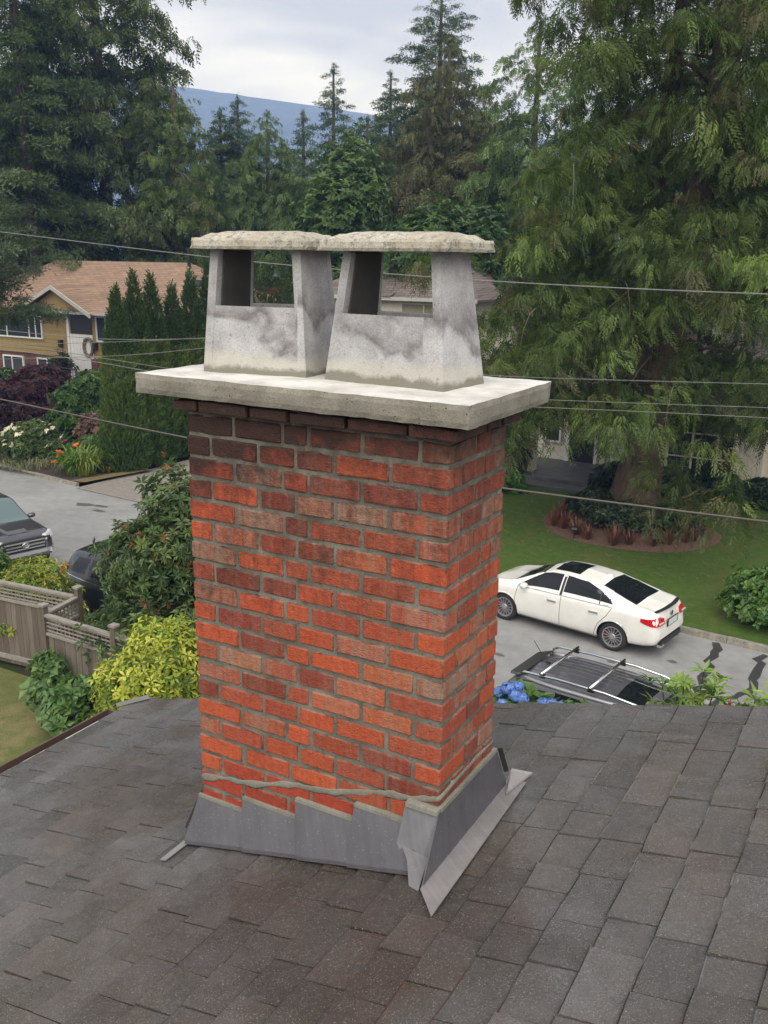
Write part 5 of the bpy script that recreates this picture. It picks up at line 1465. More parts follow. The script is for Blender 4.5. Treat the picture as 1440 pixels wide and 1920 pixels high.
m = MB(); m.bb(-12.8, -8.9, 29.6, 33.9, 0.0, .16); m.bb(-12.6, -9.0, 30.4, 33.9, .16, .3); m.build('porch_step', simple('dark_slate', (.075, .078, .085), .55, var=.3, scale=3), gh)
pl = empty('planter', (-11.85, 30.75, .3), 'square black planter with a dark leafy plant on the porch of the gabled house', 'planter')
m = MB(); m.hexa([(-12.08, 30.5, .3), (-11.62, 30.5, .3), (-11.62, 30.98, .3), (-12.08, 30.98, .3)], [(-12.2, 30.4, 1.0), (-11.5, 30.4, 1.0), (-11.5, 31.1, 1.0), (-12.2, 31.1, 1.0)]); m.build('pot', M_BLACK, pl)
R_ = np.random.default_rng(5); P = R_.normal(0, .2, (140, 3)) + np.array([-11.85, 30.75, 1.2]); D = R_.normal(size=(140, 3)); D[:, 2] += 1
V, F, C = scatter(ROSE, P, np.cross(D, R_.normal(size=(140, 3))), D, .2, palette(140, [(.018, .032, .016), (.03, .05, .024)], [1, 1], 1)); np_mesh('plant', V, F, M_BROAD, pl, C)
pl = empty('planter', (-35.75, 29.9, 1.95), 'dark urn with a bushy plant on the porch of the yellow house', 'planter')
m = MB(); m.lathe([(.0, 1.95), (.22, 1.95), (.30, 2.35), (.36, 2.5), (.32, 2.52), (.0, 2.48)], (-35.75, 29.9, 0), 'Z', 12); m.build('pot', M_BLACK, pl, smooth=True)
P = R_.normal(0, .26, (160, 3)) + np.array([-35.75, 29.9, 2.85]); D = R_.normal(size=(160, 3)); D[:, 2] += 1
V, F, C = scatter(ROSE, P, np.cross(D, R_.normal(size=(160, 3))), D, .24, palette(160, [(.03, .045, .016), (.06, .075, .02), (.04, .02, .018)], [2, 2, 1], 1)); np_mesh('plant', V, F, M_BROAD, pl, C)

# ------------------------------------------------------------------ shrubs and flowers
ROSEC = [leafcluster(8, 1.0, 0.33, k + 5, lift=0.25, cheap=True) for k in range(4)]
VARIC = [leafcluster(5, 1.0, 0.36, k + 15, lift=0.1, cheap=True) for k in range(4)]
def shrub(name, label, loc, R, H, n, tpl, size, cols, wts, seed, nb=12, low=.2, trunk=True, shell=.6, cat='shrub', up=.6):
    return blob_tree(name, label, cat, loc, blobs_for(R, H, nb, seed, low), n, tpl, size, cols, wts, seed, trunk=None if trunk else False, trunk_r=.05, shell=shell, up=up)
YEL = [(0.33, 0.36, 0.035), (0.22, 0.29, 0.03), (0.44, 0.45, 0.07), (0.09, 0.16, 0.02)]
shrub('aucuba_shrub', 'golden variegated shrub with pointed leaves in front of the fence', (-8.55, 7.5, 0), 1.10, 2.72, 3600, VARI, .135, YEL, [4, 3, 2, 2], 301, 26, .1)
shrub('rhododendron_shrub', 'large rhododendron with green rosettes and spent rusty blooms hiding the black SUV', (-10.35, 10.1, 0), 1.68, 4.25, 4200, ROSEC, .165, [(0.070, 0.115, 0.040), (0.100, 0.15, 0.052), (0.046, 0.082, 0.030), (0.15, 0.20, 0.065)], [4, 3, 3, 1.5], 302, 26, .1)
rh_ = bpy.data.objects['rhododendron_shrub']
R_ = np.random.default_rng(77); cr_ = rh_.children[0] if rh_.children[0].name.startswith('crown') else rh_.children[1]
vv_ = np.empty(len(cr_.data.vertices) * 3, np.float32); cr_.data.vertices.foreach_get('co', vv_); vv_ = vv_.reshape(-1, 3) + np.array(rh_.location)
cc_ = np.array([-10.55, 10.1, 2.0]); dd_ = vv_ - cc_; fc_ = (dd_ @ np.array([.6, -.7, .35])) > .9
pk_ = vv_[fc_][R_.choice(int(fc_.sum()), 46, replace=False)]; pk_ = cc_ + (pk_ - cc_) * 1.02
PB_ = np.repeat(pk_, 3, 0) + R_.normal(0, .05, (138, 3)); DB_ = R_.normal(0, .6, (138, 3)); DB_[:, 2] += .6
V, F, C = scatter([rotfan(9, 60, .7, .5, .12, .1, False, k + 60) for k in range(3)], PB_, DB_, R_.normal(size=(138, 3)), .13, palette(138, [(.26, .085, .03), (.17, .06, .03), (.30, .13, .05)], [2, 2, 1], 5), 5)
np_mesh('spent_bloom', V, F, M_BROAD, rh_, C)
shrub('gold_shrub', 'low golden green conifer shrub behind the lattice fence at the left edge', (-14.9, 10.2, 0), 1.15, 1.85, 2200, VARIC, .12, [(0.25, 0.28, 0.035), (0.13, 0.20, 0.03), (0.33, 0.32, 0.06)], [3, 3, 1], 303, 14, .1)
shrub('leafy_shrub', 'fresh green shrub behind the fence left of the golden one', (-15.7, 9.9, 0), .7, 2.05, 900, LEAF6, .11, [(0.05, 0.11, 0.025), (0.08, 0.15, 0.03)], [3, 2], 304, 8, .1)
shrub('maple_sapling', 'young maple sapling with lobed leaves against the fence boards', (-11.05, 7.95, 0), .58, .95, 190, [leafcluster(5, 1, .55, k + 50, lift=.15) for k in range(3)], .22, [(0.085, 0.165, 0.05), (0.115, 0.20, 0.06), (0.06, 0.125, 0.04)], [3, 2, 1], 305, 9, .15)
shrub('maple_sapling', 'taller maple sapling beside the fence post', (-11.85, 8.1, 0), .36, 1.25, 120, [leafcluster(5, 1, .55, k + 50, lift=.15) for k in range(3)], .20, [(0.08, 0.155, 0.048), (0.11, 0.19, 0.058)], [3, 2], 306, 7, .2)
shrub('round_shrub', 'bright green rounded shrub on the lawn at the right edge', (-0.75, 20.3, .05), 1.45, 1.35, 2600, TINY, .16, [(0.075, 0.155, 0.03), (0.11, 0.20, 0.04), (0.05, 0.11, 0.025)], [3, 2, 2], 307, 16, .1, shell=.75)
shrub('boxwood_ball', 'small clipped bright green ball by the porch step', (-11.45, 28.6, .05), .75, .72, 1100, TINY, .12, [(0.055, 0.15, 0.02), (0.075, 0.18, 0.03)], [1, 1], 308, 10, .15, shell=.8)
for k in range(6):
    x = -8.2 + k * 1.25
    shrub('low_hedge', ['dark hedge shrub below the tall window of the gabled house', 'dark hedge shrub left of the window of the gabled house', 'dark hedge shrub under the middle of the gabled wall', 'dark hedge shrub at the right part of the gabled wall', 'dark hedge shrub past the corner of the gabled wall', 'dark hedge shrub at the right edge below the right window'][(1, 0, 2, 3, 4, 5)[k]],
          (x, 31.2 + .1 * (k % 2), .05), .85, .95, 800, TINY, .17, [(0.018, 0.042, 0.018), (0.028, 0.058, 0.024)], [1, 1], 310 + k, 8, .15, shell=.7)
for k, (x, y, R, H, lb) in enumerate([(-7.6, 26.6, .9, .8, 'dark low shrub left of the cedar trunk'), (-6.3, 25.5, 1.0, .75, 'dark low shrub in front of the cedar trunk'), (-5.0, 26.3, .95, .7, 'dark low shrub right of the cedar trunk')]):
    shrub('bed_shrub', lb, (x, y, .2), R, H, 750, TINY, .17, [(0.024, 0.046, 0.018), (0.040, 0.064, 0.024), (.02, .035, .015)], [2, 2, 1], 320 + k, 9, .12)
shrub('smoke_bush', 'purple leaved smoke bush in the garden at left', (-34.6, 27.2, 0), 2.2, 3.0, 3400, LEAF6, .26, [(0.075, 0.032, 0.042), (0.10, 0.040, 0.046), (0.048, 0.024, 0.034), (0.15, 0.046, 0.036)], [4, 3, 3, 1], 330, 20, .15)
shrub('dogwood_shrub', 'layered green dogwood between the purple bush and the hedge', (-30.2, 26.5, 0), 1.75, 3.25, 2800, LEAF6, .25, [(0.060, 0.125, 0.025), (0.095, 0.165, 0.035), (0.038, 0.09, 0.02)], [3, 3, 2], 331, 20, .15)
shrub('green_shrub', 'grey green shrub at the left edge beyond the purple bush', (-38.6, 28.2, 0), 1.5, 2.5, 1500, LEAF6, .24, [(0.045, 0.085, 0.025), (0.065, 0.11, 0.03)], [1, 1], 332, 12, .15)
shrub('green_shrub', 'small green shrub before the lower window of the yellow house', (-36.9, 28.9, 0), .8, 2.5, 700, LEAF6, .22, [(0.05, 0.10, 0.025), (0.07, 0.13, 0.03)], [1, 1], 333, 8, .3)
shrub('dark_shrub', 'dark purple shrub behind the white flowers', (-31.6, 25.6, 0), 1.3, 1.5, 1200, LEAF6, .22, [(0.018, 0.014, 0.016), (0.030, 0.018, 0.02)], [1, 1], 334, 10, .1)
def flowers(root, name, P, size, col, seed, tpl=None):
    R_ = np.random.default_rng(seed); n = len(P)
    D = R_.normal(0, .5, (n, 3)); D[:, 2] += 1; D[:, 1] -= .6
    V, F, C = scatter(tpl or [leafcluster(6, 1, .6, k + 80, lift=.4) for k in range(2)], P, np.cross(D, R_.normal(size=(n, 3))), D, size, palette(n, [col], [1], seed, .08), seed)
    return np_mesh(name, V, F, M_BROAD, root, C)
rs = shrub('rose_bush', 'white flowering rose bush at the garden edge', (-29.9, 22.9, .05), 1.35, 1.55, 1500, LEAF6, .18, [(0.075, 0.115, 0.030), (0.11, 0.15, 0.04), (0.045, 0.08, 0.025)], [3, 2, 2], 335, 12, .1)
R_ = np.random.default_rng(9)
def dome(c, R, H, n, seed):
    r = np.random.default_rng(seed); a = r.uniform(-PI, .2 * PI, n); e = r.uniform(.15, 1.2, n)
    return np.stack([c[0] + R * np.cos(a) * np.cos(e), c[1] + R * np.sin(a) * np.cos(e), c[2] + H * (.35 + .65 * np.sin(e))], -1)
flowers(rs, 'blossom', dome((-29.9, 22.9, .05), 1.4, 1.6, 26, 1), .13, (.75, .72, .55), 3)
ph = shrub('phlox_clump', 'bushy green clump with a few pink blooms above the daylilies', (-27.4, 23.6, .08), .95, 1.05, 1100, LEAF6, .15, [(0.055, 0.125, 0.028), (0.08, 0.155, 0.035)], [1, 1], 336, 9, .12)
flowers(ph, 'blossom', np.array([(-28.1, 23.0, 1.0), (-28.3, 22.9, .55), (-27.0, 22.9, 1.0)]), .14, (.55, .06, .16), 4)
BLADE = [rotfan(3, 12, 1.0, .9, .055, 0.0, True, k + 90) for k in range(3)]
def blades(name, label, loc, n, L, cols, wts, seed, spread=.8, rad=.35, cat='plant', width=.06, arch=True):
    R_ = np.random.default_rng(seed); root = empty(name, loc, label, cat)
    T = []
    for k in range(4):      # arching strap leaf in 4 segments
        seg = []; w_ = [1, 1.1, .9, .6, 0]; hgt = [0, .5, .82, .92, .80] if arch else [0, .3, .6, .85, 1.0]; ou = [0, .14, .38, .68, 1.0] if arch else [0, .12, .24, .36, .5]
        P = [np.array([ou[i], 0, hgt[i]]) for i in range(5)]
        for i in range(4):
            a0, a1 = P[i] + [0, w_[i] * width, 0], P[i] - [0, w_[i] * width, 0]; b0, b1 = P[i + 1] + [0, w_[i + 1] * width, 0], P[i + 1] - [0, w_[i + 1] * width, 0]
            seg.append([a0, a1, b0])
            if i < 3: seg.append([a1, b1, b0])
        T.append(np.array(seg))
    a = R_.uniform(0, 2 * PI, n); r = rad * np.sqrt(R_.uniform(0, 1, n))
    P = np.stack([loc[0] + r * np.cos(a), loc[1] + r * np.sin(a), np.full(n, loc[2])], -1)
    a2 = a + R_.normal(0, .7, n); D = np.stack([np.cos(a2), np.sin(a2), R_.normal(0, .25, n)], -1)
    V, F, C = scatter(T, P, D, np.tile([[0, 0, 1.0]], (n, 1)) + R_.normal(0, .12, (n, 3)), L * R_.uniform(.6, 1.2, n), palette(n, cols, wts, seed), seed)
    np_mesh('leaves', V, F, M_BROAD, root, C)
    return root
dl = blades('daylily_clump', 'daylily clump with arching yellow green leaves and orange blooms by the kerb', (-26.25, 22.1, .1), 330, .85, [(0.15, 0.22, 0.03), (0.10, 0.18, 0.03), (0.21, 0.26, 0.05)], [3, 3, 1], 340, rad=.55, width=.035)
flowers(dl, 'blossom', np.array([(-26.95, 21.7, .8), (-27.15, 21.6, .5), (-26.9, 22.5, 1.05), (-27.0, 21.75, .86)]), .17, (.80, .16, .02), 5)
ff = blades('fern_clump', 'dark green fern like clump right of the white roses', (-28.8, 23.1, .1), 130, .9, [(0.03, 0.07, 0.02), (0.05, 0.09, 0.03)], [1, 1], 341, rad=.4, width=.05)
blades('yellow_flower_clump', 'low clump of small yellow flowers below the hedge', (-25.9, 23.1, .1), 120, .4, [(0.06, 0.11, 0.02), (0.30, 0.24, 0.02)], [4, 1], 342, rad=.5, width=.05)
blades('thyme_mat', 'pale silvery ground cover spilling along the kerb', (-28.9, 21.85, .1), 300, .28, [(0.28, 0.29, 0.17), (0.20, 0.22, 0.12)], [1, 1], 343, rad=1.0, width=.06)
blades('thyme_mat', 'pale silvery ground cover patch left of the daylilies', (-30.4, 21.95, .1), 200, .25, [(0.24, 0.25, 0.15), (0.16, 0.19, 0.10)], [1, 1], 344, rad=.7, width=.06)
pr = shrub('pink_grass', 'brownish pink feathery shrub in front of the dogwood', (-28.6, 25.0, .1), .75, 1.7, 500, TINY, .18, [(0.22, 0.13, 0.10), (0.16, 0.10, 0.08)], [1, 1], 345, 7, .4)
m = MB(); m.lathe([(.0, .1), (.20, .1), (.16, .3), (.10, .5), (.14, .6), (.12, .75), (.0, .82)], (-32.6, 22.6, 0), 'Z', 9); o = m.build('garden_statue', M_WHITE, smooth=True); tag(o, 'little pale garden statue at the kerb near the left edge', 'statue')
m = MB(); m.lathe([(0, 0), (.2, .02), (.24, .16), (.12, .3), (0, .32)], (-27.35, 22.35, .08), 'Z', 8); o = m.build('garden_rock', simple('rock_grey', (.13, .12, .12), .9), smooth=True); tag(o, 'grey rock beside the daylily clump', 'rock')
sp = random.Random(12)
for k in range(11):
    a = PI + PI * (k + .5) / 11; x, y = bed_c[0] + 2.2 * math.cos(a), bed_c[1] + 1.85 * math.sin(a)
    pos_w = ['leftmost', 'second from the left', 'third from the left', 'fourth from the left', 'fifth from the left', 'middle', 'fifth from the right', 'fourth from the right', 'third from the right', 'second from the right', 'rightmost'][k]
    blades('red_spike_plant', f'red bronze spiky plant in the mulch bed under the cedar, {pos_w}', (x + sp.uniform(-.15, .15), y + sp.uniform(-.15, .2), .1), 46, sp.uniform(.36, .58), [(0.16, 0.06, 0.042), (0.21, 0.09, 0.055), (0.11, 0.05, 0.036)], [3, 2, 2], 350 + k, rad=.1, width=.035, arch=False)['group'] = 'red spiky plants in the mulch bed'
for k, (x, y, lb) in enumerate([(-7.3, 23.95, 'black mushroom path light at the left front of the mulch bed'), (-5.0, 24.35, 'black mushroom path light at the right front of the mulch bed')]):
    m = MB(); m.tube([(x, y, .05), (x, y, .42)], .02, 6); m.lathe([(.14, .40), (.10, .46), (.02, .50), (0, .5)], (x, y, 0), 'Z', 10); o = m.build('path_light', M_BLACK); tag(o, lb, 'garden light', 'path lights in the mulch bed')
# plants rising beyond the roof edge
def hydrangea(loc, heads, label, seed):
    root = shrub('hydrangea_shrub', label, loc, .8, heads[0][2] - loc[2] - .1, 500, LEAF6, .2, [(0.07, 0.15, 0.03), (0.10, 0.19, 0.04)], [1, 1], seed, 9, .2)
    for k, (x, y, z, r) in enumerate(heads):
        R_ = np.random.default_rng(seed * 10 + k); n = 150
        q = R_.normal(size=(n, 3)); q /= np.linalg.norm(q, axis=1, keepdims=True)
        P = np.array([x, y, z]) + q * r * np.array([1, 1, .75])
        V, F, C = scatter([leafcluster(4, 1, .85, k + 95, lift=.12, fold=.05) for k in range(2)], P, np.cross(q, R_.normal(size=(n, 3))), q, r * .34, palette(n, [(0.13, 0.25, 0.66), (0.20, 0.33, 0.74), (0.10, 0.19, 0.55)], [3, 2, 2], seed + k, .12), k)
        np_mesh('flower_head', V, F, M_BROAD, root, C)
hydrangea((-3.6, 9.9, 0), [(-3.60, 9.75, 1.97, .105), (-3.46, 9.7, 1.90, .10), (-3.75, 9.8, 1.84, .10), (-3.50, 9.9, 1.96, .09), (-3.36, 9.75, 1.86, .10), (-3.62, 9.6, 1.76, .10)], 'blue hydrangea beside the chimney, beyond the roof edge', 360)
hydrangea((-2.9, 10.0, 0), [(-3.10, 9.9, 1.80, .09), (-2.97, 9.92, 1.81, .09), (-2.84, 9.95, 1.79, .08)], 'blue hydrangea just showing over the roof edge below the silver SUV', 361)
def rosetteplant(loc, pts, label, seed):
    root = empty('rhododendron_shrub', loc, label, 'shrub')
    R_ = np.random.default_rng(seed); P = []; D = []
    for (x, y, z) in pts:
        P.append((x, y, z)); D.append((R_.normal(0, .25), R_.normal(0, .25), 1))
        for k in range(4): P.append((x + R_.normal(0, .16), y + R_.normal(0, .16), z - R_.uniform(.1, .5))); D.append((R_.normal(0, .6), R_.normal(0, .6), 1))
        quick('stem', M_BARK, root, 'tube', [(loc[0], loc[1], .1), ((loc[0] + x) / 2, (loc[1] + y) / 2, z * .6), (x, y, z)], [.03, .02, .008], 5)
    P = np.array(P); D = np.array(D)
    V, F, C = scatter([leafcluster(11, 1, .27, k + 70, lift=.28, fold=.15) for k in range(3)], P, np.cross(D, R_.normal(size=P.shape)), D, .22 * R_.uniform(.85, 1.2, len(P)), palette(len(P), [(0.17, 0.26, 0.05), (0.22, 0.30, 0.06), (0.10, 0.19, 0.04)], [3, 2, 2], seed), seed)
    np_mesh('foliage', V, F, M_BROAD, root, C)
    return root
rosetteplant((-0.95, 9.5, 0), [(-1.28, 9.45, 2.72), (-1.0, 9.4, 2.86), (-.78, 9.5, 3.02), (-.62, 9.5, 2.86), (-.85, 9.3, 2.7), (-1.12, 9.6, 2.74), (-.5, 9.4, 2.72)], 'rhododendron tips in yellow green rosettes over the roof edge before the tar lines', 370)
rr_ = rosetteplant((0.05, 9.5, 0), [(-.12, 9.5, 2.80), (.08, 9.4, 2.92), (.25, 9.5, 2.86), (.40, 9.5, 2.95), (.02, 9.3, 2.74), (.30, 9.3, 2.74), (.55, 9.4, 2.8)], 'rhododendron tips over the roof edge at the right side of the picture', 371)
o = flowers(rr_, 'spent_bloom', np.array([(-.42, 9.35, 2.72), (-.38, 9.3, 2.68)]), .1, (.45, .07, .02), 6)

# ------------------------------------------------------------------ fence
M_FEN = []
for k, c in enumerate([(.145, .122, .098), (.125, .104, .082), (.165, .143, .118), (.108, .088, .068)]):
    m, t, p = new_mat('weathered_board')
    mpn = t.nodes.new('ShaderNodeMapping'); mpn.inputs['Scale'].default_value = (1, 1, .06); g_ = t.nodes.new('ShaderNodeNewGeometry'); t.links.new(g_.outputs['Position'], mpn.inputs[0])
    n = noise_node(t, 26, 5, .7, vec=mpn.outputs[0]); n2 = noise_node(t, 2.2, 4, .6)
    b0 = ramp(t, n.outputs['Fac'], [(.3, [q * .6 for q in c]), (.7, [q * 1.25 for q in c])]).outputs[0]
    b0 = mixc(t, ramp(t, n2.outputs['Fac'], [(.45, 0), (.7, .55)]).outputs[0], b0, (.105, .072, .05))
    t.links.new(b0, p.inputs['Base Color']); p.inputs['Roughness'].default_value = .9; bump(t, p, n.outputs['Fac'], .5, .01)
    M_FEN.append(m)
M_RAIL = simple('silver_rail', (.23, .212, .19), .9, var=.2, scale=9)
fr_ = random.Random(8)
def fence_run(root, A, B, boards_=True, h=1.8, lat=0.36):
    A, B = Vector((*A, 0)), Vector((*B, 0)); d = (B - A); L = d.length; d.normalize(); rz_ = math.atan2(d.y, d.x); nrm = Vector((-d.y, d.x, 0))
    def bar(u, z, du, dz, dn, off, name, mat):
        c = A + d * u + nrm * off; mm = MB(); mm.box((c.x, c.y, z), (du, dn, dz), rz_); mm.build(name, mat, root)
    bar(L / 2, h - .02, L, .045, .10, 0, 'top_rail', M_RAIL)
    zl = h - lat
    bar(L / 2, zl - .02, L, .05, .085, 0, 'mid_rail', M_RAIL)
    if boards_:
        bar(L / 2, .16, L, .10, .06, -.01, 'bottom_rail', M_RAIL)
        u = .02
        while u < L - .05:
            wd = min(.145 * fr_.uniform(.92, 1.06), L - u)
            bar(u + wd / 2, (zl - .045 + .015) / 2 + fr_.uniform(-.004, .004), wd - .007, zl - .045 - .015, .018, fr_.uniform(-.003, .003), 'fence_board', fr_.choice(M_FEN)); u += wd
    else:
        bar(L / 2, (zl - .05) / 2 + .05, L - .12, zl - .15, .02, 0, 'fence_board', M_FEN[1])
    for k in range(4):
        bar(L / 2, zl + .05 + k * (lat - .10) / 3.4, L, .03, .008, -.008, 'lattice_slat', M_RAIL)
    nv = int(L / .105)
    for k in range(nv):
        bar((k + .5) * L / nv, zl + (lat - .03) / 2, .03, lat - .05, .008, .004, 'lattice_slat', M_FEN[2])
def post(root, x, y, h=1.95):
    m = MB(); m.box((x, y, h / 2), (.11, .11, h)); p = m.build('post', M_FEN[1], root)
    m = MB(); m.box((x, y, h + .02), (.15, .15, .04)); m.build('post_cap', M_RAIL, p)
fe = empty('wooden_fence', (-12.3, 8.5, 0), 'weathered grey wooden board fence with lattice top and a corner jog', 'fence')
PB, PA, PC = (-12.48, 9.47), (-12.28, 8.47), (-10.45, 8.43)
fence_run(fe, (-17.5, 8.95), (-12.55, 9.43)); fence_run(fe, (-12.29, 8.54), (-12.46, 9.40), False); fence_run(fe, (-12.22, 8.47), (-10.51, 8.43)); fence_run(fe, (-10.39, 8.43), (-7.6, 8.4))
for q in (PB, PA, PC, (-15.0, 9.2), (-7.55, 8.4)): post(fe, *q)

# ------------------------------------------------------------------ wires
M_WIREL = simple('pale_wire', (.17, .17, .165), .6); M_WIRED = simple('dark_cable', (.085, .075, .068), .7)
def wire(name, label, pts, r, mat, y1=None, group='utility wires over the street'):
    P = [Vector(p) for p in pts]
    S = []
    for i in range(len(P) - 1):
        p0, p1, p2, p3 = P[max(i - 1, 0)], P[i], P[i + 1], P[min(i + 2, len(P) - 1)]
        for k in range(6):
            t = k / 6; S.append(0.5 * ((2 * p1) + (-p0 + p2) * t + (2 * p0 - 5 * p1 + 4 * p2 - p3) * t * t + (-p0 + 3 * p1 - 3 * p2 + p3) * t ** 3))
    S.append(P[-1])
    m = MB(); m.tube(S, r, 5); o = m.build(name, mat, smooth=True); return tag(o, label, 'wire', group)
wire('utility_wire', 'single pale wire passing behind the chimney pots', [(-26.84, 16, 9.16), (-22, 16, 8.79), (-16.2, 16, 8.32), (-12.05, 16, 8.03), (-7.06, 16, 7.79), (-1.47, 16, 7.68), (2.5, 16, 7.75)], .0115, M_WIREL)
wire('utility_wire', 'uppermost thin wire across the yellow house', [(-24.34, 14, 6.37), (-19.84, 14, 6.28), (-17.31, 14, 6.24), (-15.61, 14, 6.26), (-12.92, 14, 6.43), (-8, 14, 6.9)], .0075, M_WIREL)
wire('utility_wire', 'thin wire sloping down from the left edge across the white entry of the yellow house', [(-23.62, 13.5, 6.18), (-19.24, 13.5, 6.03), (-15.14, 13.5, 5.83), (-12.53, 13.5, 5.72), (-6, 13.5, 5.6)], .007, M_WIREL)
wire('utility_wire', 'lower thin wire sloping down toward the slab across the hedge', [(-22.86, 13, 6.15), (-18.62, 13, 5.95), (-15.39, 13, 5.83), (-13.91, 13, 5.74), (-12.1, 13, 5.66), (-6, 13, 5.5)], .008, M_WIREL)
wire('utility_wire', 'thin wire rising to the right across the hedge', [(-26.16, 15, 4.99), (-21.23, 15, 5.36), (-16.67, 15, 5.73), (-13.79, 15, 6.09), (-11.22, 15, 6.45)], .007, M_WIREL)
wire('utility_wire', 'thin wire rising gently to the right across the ochre siding', [(-26.86, 15.5, 5.31), (-21.82, 15.5, 5.67), (-17.15, 15.5, 6.02), (-14.21, 15.5, 6.27), (-12.03, 15.5, 6.48)], .007, M_WIREL)
wire('utility_cable', 'thick twisted cable sagging low behind the chimney', [(-22, 10, 5.85), (-18.38, 10, 5.59), (-14.92, 10, 5.37), (-10.06, 10, 5.1), (-6.75, 10, 4.99), (-3.92, 10, 4.985), (-1.93, 10, 5.005), (-.29, 10, 5.03), (2.5, 10, 5.10)], .0165, M_WIRED)
wire('utility_wire', 'uppermost of three thin wires before the big cedar', [(-8, 12, 6.30), (-5.27, 12, 6.35), (-4.21, 12, 6.38), (-2.59, 12, 6.45), (-.75, 12, 6.54), (2.5, 12, 6.7)], .0052, M_WIREL)
wire('utility_wire', 'middle of three thin wires before the big cedar', [(-8, 12.5, 5.8), (-5.48, 12.5, 5.9), (-4.16, 12.5, 5.96), (-2.35, 12.5, 6.05), (-.78, 12.5, 6.13), (2.5, 12.5, 6.27)], .005, M_WIREL)
wire('utility_wire', 'lowest of three thin wires before the big cedar', [(-8, 11.5, 5.8), (-5.41, 11.5, 5.91), (-4.0, 11.5, 5.98), (-2.11, 11.5, 6.07), (-.63, 11.5, 6.13), (2.5, 11.5, 6.27)], .005, M_WIREL)

# ------------------------------------------------------------------ vehicles
def car_paint(name, col, metal=0.0, rough=0.28):
    m, t, p = new_mat(name)
    n = noise_node(t, 3, 4, .6)
    t.links.new(ramp(t, n.outputs['Fac'], [(.3, [c * .93 for c in col]), (.7, [min(1, c * 1.05) for c in col])]).outputs[0], p.inputs['Base Color'])
    p.inputs['Metallic'].default_value = metal; p.inputs['Roughness'].default_value = rough
    p.inputs['Coat Weight'].default_value = 1.0; p.inputs['Coat Roughness'].default_value = .06
    return m
P_WHITE = car_paint('pearl_white_paint', (.72, .715, .685))
P_GREY = car_paint('slate_grey_paint', (.085, .085, .10), .3, .4)
P_RIB = car_paint('roof_rib_paint', (.16, .16, .18), .3, .3)
P_CHAR = car_paint('charcoal_paint', (.055, .055, .065), .35)
P_NAVY = car_paint('blue_black_paint', (.012, .015, .024), .2)
G_CAR = glass_mat('tinted_glass', (.008, .010, .012), .02)
G_LIGHT = glass_mat('light_blue_glass', (.10, .14, .15), .03)
M_TYRE = simple('tyre_rubber', (.018, .018, .019), .8)
M_RIM = simple('silver_alloy', (.36, .36, .38), .35, metal=.6, var=.05)
M_CHROME = simple('chrome', (.62, .62, .63), .12, metal=1.0, var=.03)
M_PLAST = simple('black_plastic', (.016, .016, .017), .5)
M_SEAM = simple('shut_line', (.012, .012, .012), .8, var=0)
M_RED = glass_mat('red_lens', (.42, .012, .015), .08)
M_CLEAR = glass_mat('clear_lens', (.45, .46, .48), .05)
M_SILV = car_paint('silver_paint', (.34, .34, .37), .3)
def smoothf(pts, sig=.05):
    xs_ = np.linspace(pts[0][0], pts[-1][0], 500); ys = np.interp(xs_, [p[0] for p in pts], [p[1] for p in pts])
    dx = xs_[1] - xs_[0]; k = int(3 * sig / dx); w_ = np.exp(-.5 * (np.arange(-k, k + 1) * dx / sig) ** 2); w_ /= w_.sum()
    yp = np.concatenate([2 * ys[0] - ys[1:k + 1][::-1], ys, 2 * ys[-1] - ys[-k - 1:-1][::-1]])
    yy = np.convolve(yp, w_, 'valid'); return lambda x: np.interp(x, xs_, yy)
def in_poly(x, z, poly):
    c = np.zeros(x.shape, bool); n = len(poly)
    for i in range(n):
        x1, z1 = poly[i]; x2, z2 = poly[(i + 1) % n]
        hit = ((z1 > z) != (z2 > z)) & (x < (x2 - x1) * (z - z1) / (z2 - z1 + 1e-12) + x1); c ^= hit
    return c
